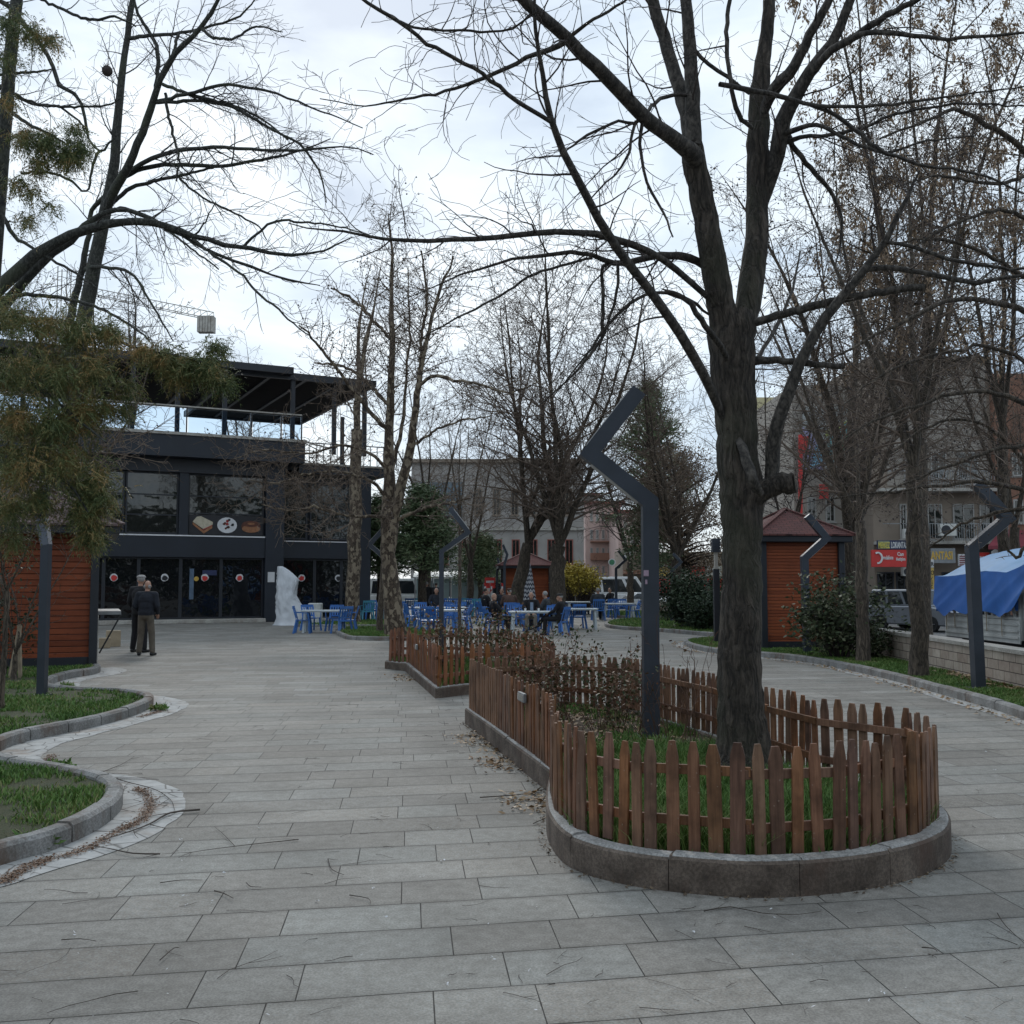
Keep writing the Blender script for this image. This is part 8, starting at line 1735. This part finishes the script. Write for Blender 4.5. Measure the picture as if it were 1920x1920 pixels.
for pl, r_, lb in sticks:
    pts = [G(x, y, r_ + .006 + rg.uniform(0, .006)) for x, y in pl]; r_ = r_ * .68; T = Tubes(); cc = [Vector(q) for q in cat_rom([tuple(p) for p in pts], .06)]; T.add(cc, [r_ * (1.15 - .75 * i / len(cc)) for i in range(len(cc))], 5)
    c = Cfg(dens=(0, 4, 4), ratio=(.28, .4), ang=(38, 40), wig=(.1, .12, .12), up=(0, -.0, 0), seg=(4, 3, 3), rmin=.0012, maxlev=1, lmin=.05)
    ds = [(b_ - a).normalized() for a, b_ in zip(cc, cc[1:])]; ds.append(ds[-1]); L = sum((b_ - a).length for a, b_ in zip(cc, cc[1:])); m = int(L * 4)
    for k in range(m):
        i = rg.randrange(len(cc) - 1); s_ = rg.choice((-1, 1)); d0 = ds[i]; d1_ = (Matrix.Rotation(s_ * R(rg.uniform(25, 50)), 3, 'Z') @ d0); q = [cc[i]]
        for j in range(3): d1_ = (d1_ + Vector((rg.gauss(0, .15), rg.gauss(0, .15), 0))).normalized(); nx_ = q[-1] + d1_ * L * rg.uniform(.04, .09); nx_.z = max(.006, nx_.z * .7 + .004); q.append(nx_)
        T.add(q, [r_ * .5, r_ * .4, r_ * .3, r_ * .2], 4)
    tag(link('fallen_twig', T.mesh('fallen_twig'), tw), lb, 'twig', 'twigs fallen on the paving')
# uncountable small bits
T = Tubes()
for k in range(300):
    d_ = 3.6 + 12 * rg.random() ** 1.3; u = rg.uniform(-.55, .52); p = Vector((u * d_, d_, .005)); a = rg.uniform(-1.2, 1.2) * (1 if rg.random() < .6 else 3); L = rg.uniform(.03, .2) if rg.random() < .85 else rg.uniform(.2, .38)
    if (p.x > .0 and 5.4 < p.y < 13 and p.x < 3) or p.x < -3.0 - .2 * max(0, p.y - 7): continue
    q = [p]; 
    for j in range(4): a += rg.gauss(0, .28); n_ = q[-1] + Vector((math.cos(a), math.sin(a), 0)) * L / 4; q.append(Vector((n_.x, n_.y, .005 + abs(rg.gauss(0, .003)))))
    r0 = rg.uniform(.0009, .002); T.add(q, [r0, r0, r0 * .8, r0 * .7, r0 * .5], 3)
    if rg.random() < .45:
        b0 = a + rg.choice((-.8, .8)); s_ = q[2]; T.add([s_, s_ + Vector((math.cos(b0), math.sin(b0), .02)) * L * .2, s_ + Vector((math.cos(b0 + .2), math.sin(b0 + .2), .02)) * L * .42], [r0 * .8, r0 * .6, r0 * .4], 3)
tag(link('twig_litter', T.mesh('twig_litter', False), tw), 'small broken twigs scattered over the paving', 'twig litter', kind='stuff')
def litter(name, centers, n, sp, label, mat, z=.006, size=.022, seed=1):
    r_ = np.random.RandomState(seed); C = np.array(centers)[r_.randint(0, len(centers), n)]; C[:, :2] += r_.normal(0, 1, (n, 2)) * sp; C[:, 2] += r_.uniform(0, .012, n)
    a = r_.uniform(0, 6.28, n); L = size * r_.uniform(.5, 1.5, n); d = np.stack([np.cos(a) * L, np.sin(a) * L, r_.normal(0, .22, n) * L], 1); s_ = np.stack([-np.sin(a) * L * .4, np.cos(a) * L * .4, r_.normal(0, .25, n) * L], 1)
    V = np.stack([C - d, C - s_, C + d, C + s_], 1).reshape(-1, 3); V[:, 2] = np.maximum(V[:, 2], C[:, 2].min() - .002)
    tag(link(name, fast_mesh(name, V, np.arange(n * 4).reshape(-1, 4)), mat), label, 'leaf litter', kind='stuff')
pk = [tuple(G(x, y, .008)) for x, y in ((905, 1395), (925, 1425), (945, 1430), (960, 1440), (985, 1500), (1000, 1495), (895, 1385), (750, 1265), (765, 1275), (880, 1378), (1015, 1515), (940, 1410), (757, 1270))]
litter('leaf_litter', pk, 900, .12, 'pale brown dead leaves piled along the left side of the planters', M['dry_leaf'], seed=2)
litter('leaf_litter', [tuple(q) + (.01,) for q in offset(krp, .16)[20:]], 1500, .10, 'dead leaves along the right kerb', M['dry_leaf'], seed=3, size=.028)
gl = []
for pl in ([(120, 1606), (175, 1586), (230, 1555), (262, 1541), (278, 1520), (284, 1502), (270, 1486), (255, 1478)], [(0, 1656), (22, 1643), (60, 1622), (100, 1608)], [(85, 1448), (92, 1430), (96, 1415)], [(262, 1345), (285, 1338), (300, 1334)]):
    for (x0_, y0_), (x1_, y1_) in zip(pl, pl[1:]):
        for q in range(12): gl.append(tuple(G(x0_ + (x1_ - x0_) * q / 12, y0_ + (y1_ - y0_) * q / 12, .009)))
litter('leaf_litter', gl, 5200, .028, 'brown twig crumbs and leaves in the mortar gutter', M['twig_crumbs'], seed=4, size=.008)
r_ = np.random.RandomState(12); X = r_.uniform(.2, 2.9, 9000); Y = r_.uniform(5.5, 13, 9000); ok = in_poly(in1, X, Y); pts = [(a, b_, .155) for a, b_ in zip(X[ok], Y[ok]) if b_ > 7.8 or r_.rand() < .25][:3800]
litter('leaf_litter', pts, 3600, .01, 'dead leaves on the soil of the near planter', M['dry_leaf'], seed=5, size=.022)
X = r_.uniform(-2.4, .7, 5000); Y = r_.uniform(15, 21.5, 5000); ok = in_poly(in2, X, Y); litter('leaf_litter', [(a, b_, .13) for a, b_ in zip(X[ok], Y[ok])], 1500, .01, 'dead leaves on the soil of the second planter', M['dry_leaf'], seed=6, size=.03)
X = r_.uniform(4.8, 8, 3000); Y = r_.uniform(8, 26, 3000); ok = in_poly(lawnR, X, Y); litter('leaf_litter', [(a, b_, .10) for a, b_ in zip(X[ok], Y[ok])], 500, .01, 'pale leaves dotted over the right lawn', M['dry_leaf'], seed=7, size=.028)
litter('leaf_litter', [(7.4 + .1 * k / 5, 15.2 + k * .22, .11) for k in range(14)], 500, .12, 'heap of brown leaves at the foot of the stone wall', M['dry_leaf'], seed=8, size=.05)
litter('leaf_litter', [tuple(q) + (.005,) for q in offset(resample(pl1, .1), -.03)], 1500, .022, 'crumbs of dirt and leaves gathered at the foot of the near planter kerb', M['soil_bits'], seed=10, size=.011)
# pale specks (petals, crumbs)
pp = [tuple(G(x, y, .006)) for x, y in [(rg.uniform(0, 1900), rg.uniform(1380, 1915)) for _ in range(140)]]
pp = [p for p in pp if not ((p[0] > .0 and 5.4 < p[1] < 13 and p[0] < 3) or p[0] < -2.6)]
litter('pale_specks', pp, 110, .01, 'tiny white petals on the slabs', M['paper'], seed=9, size=.008)
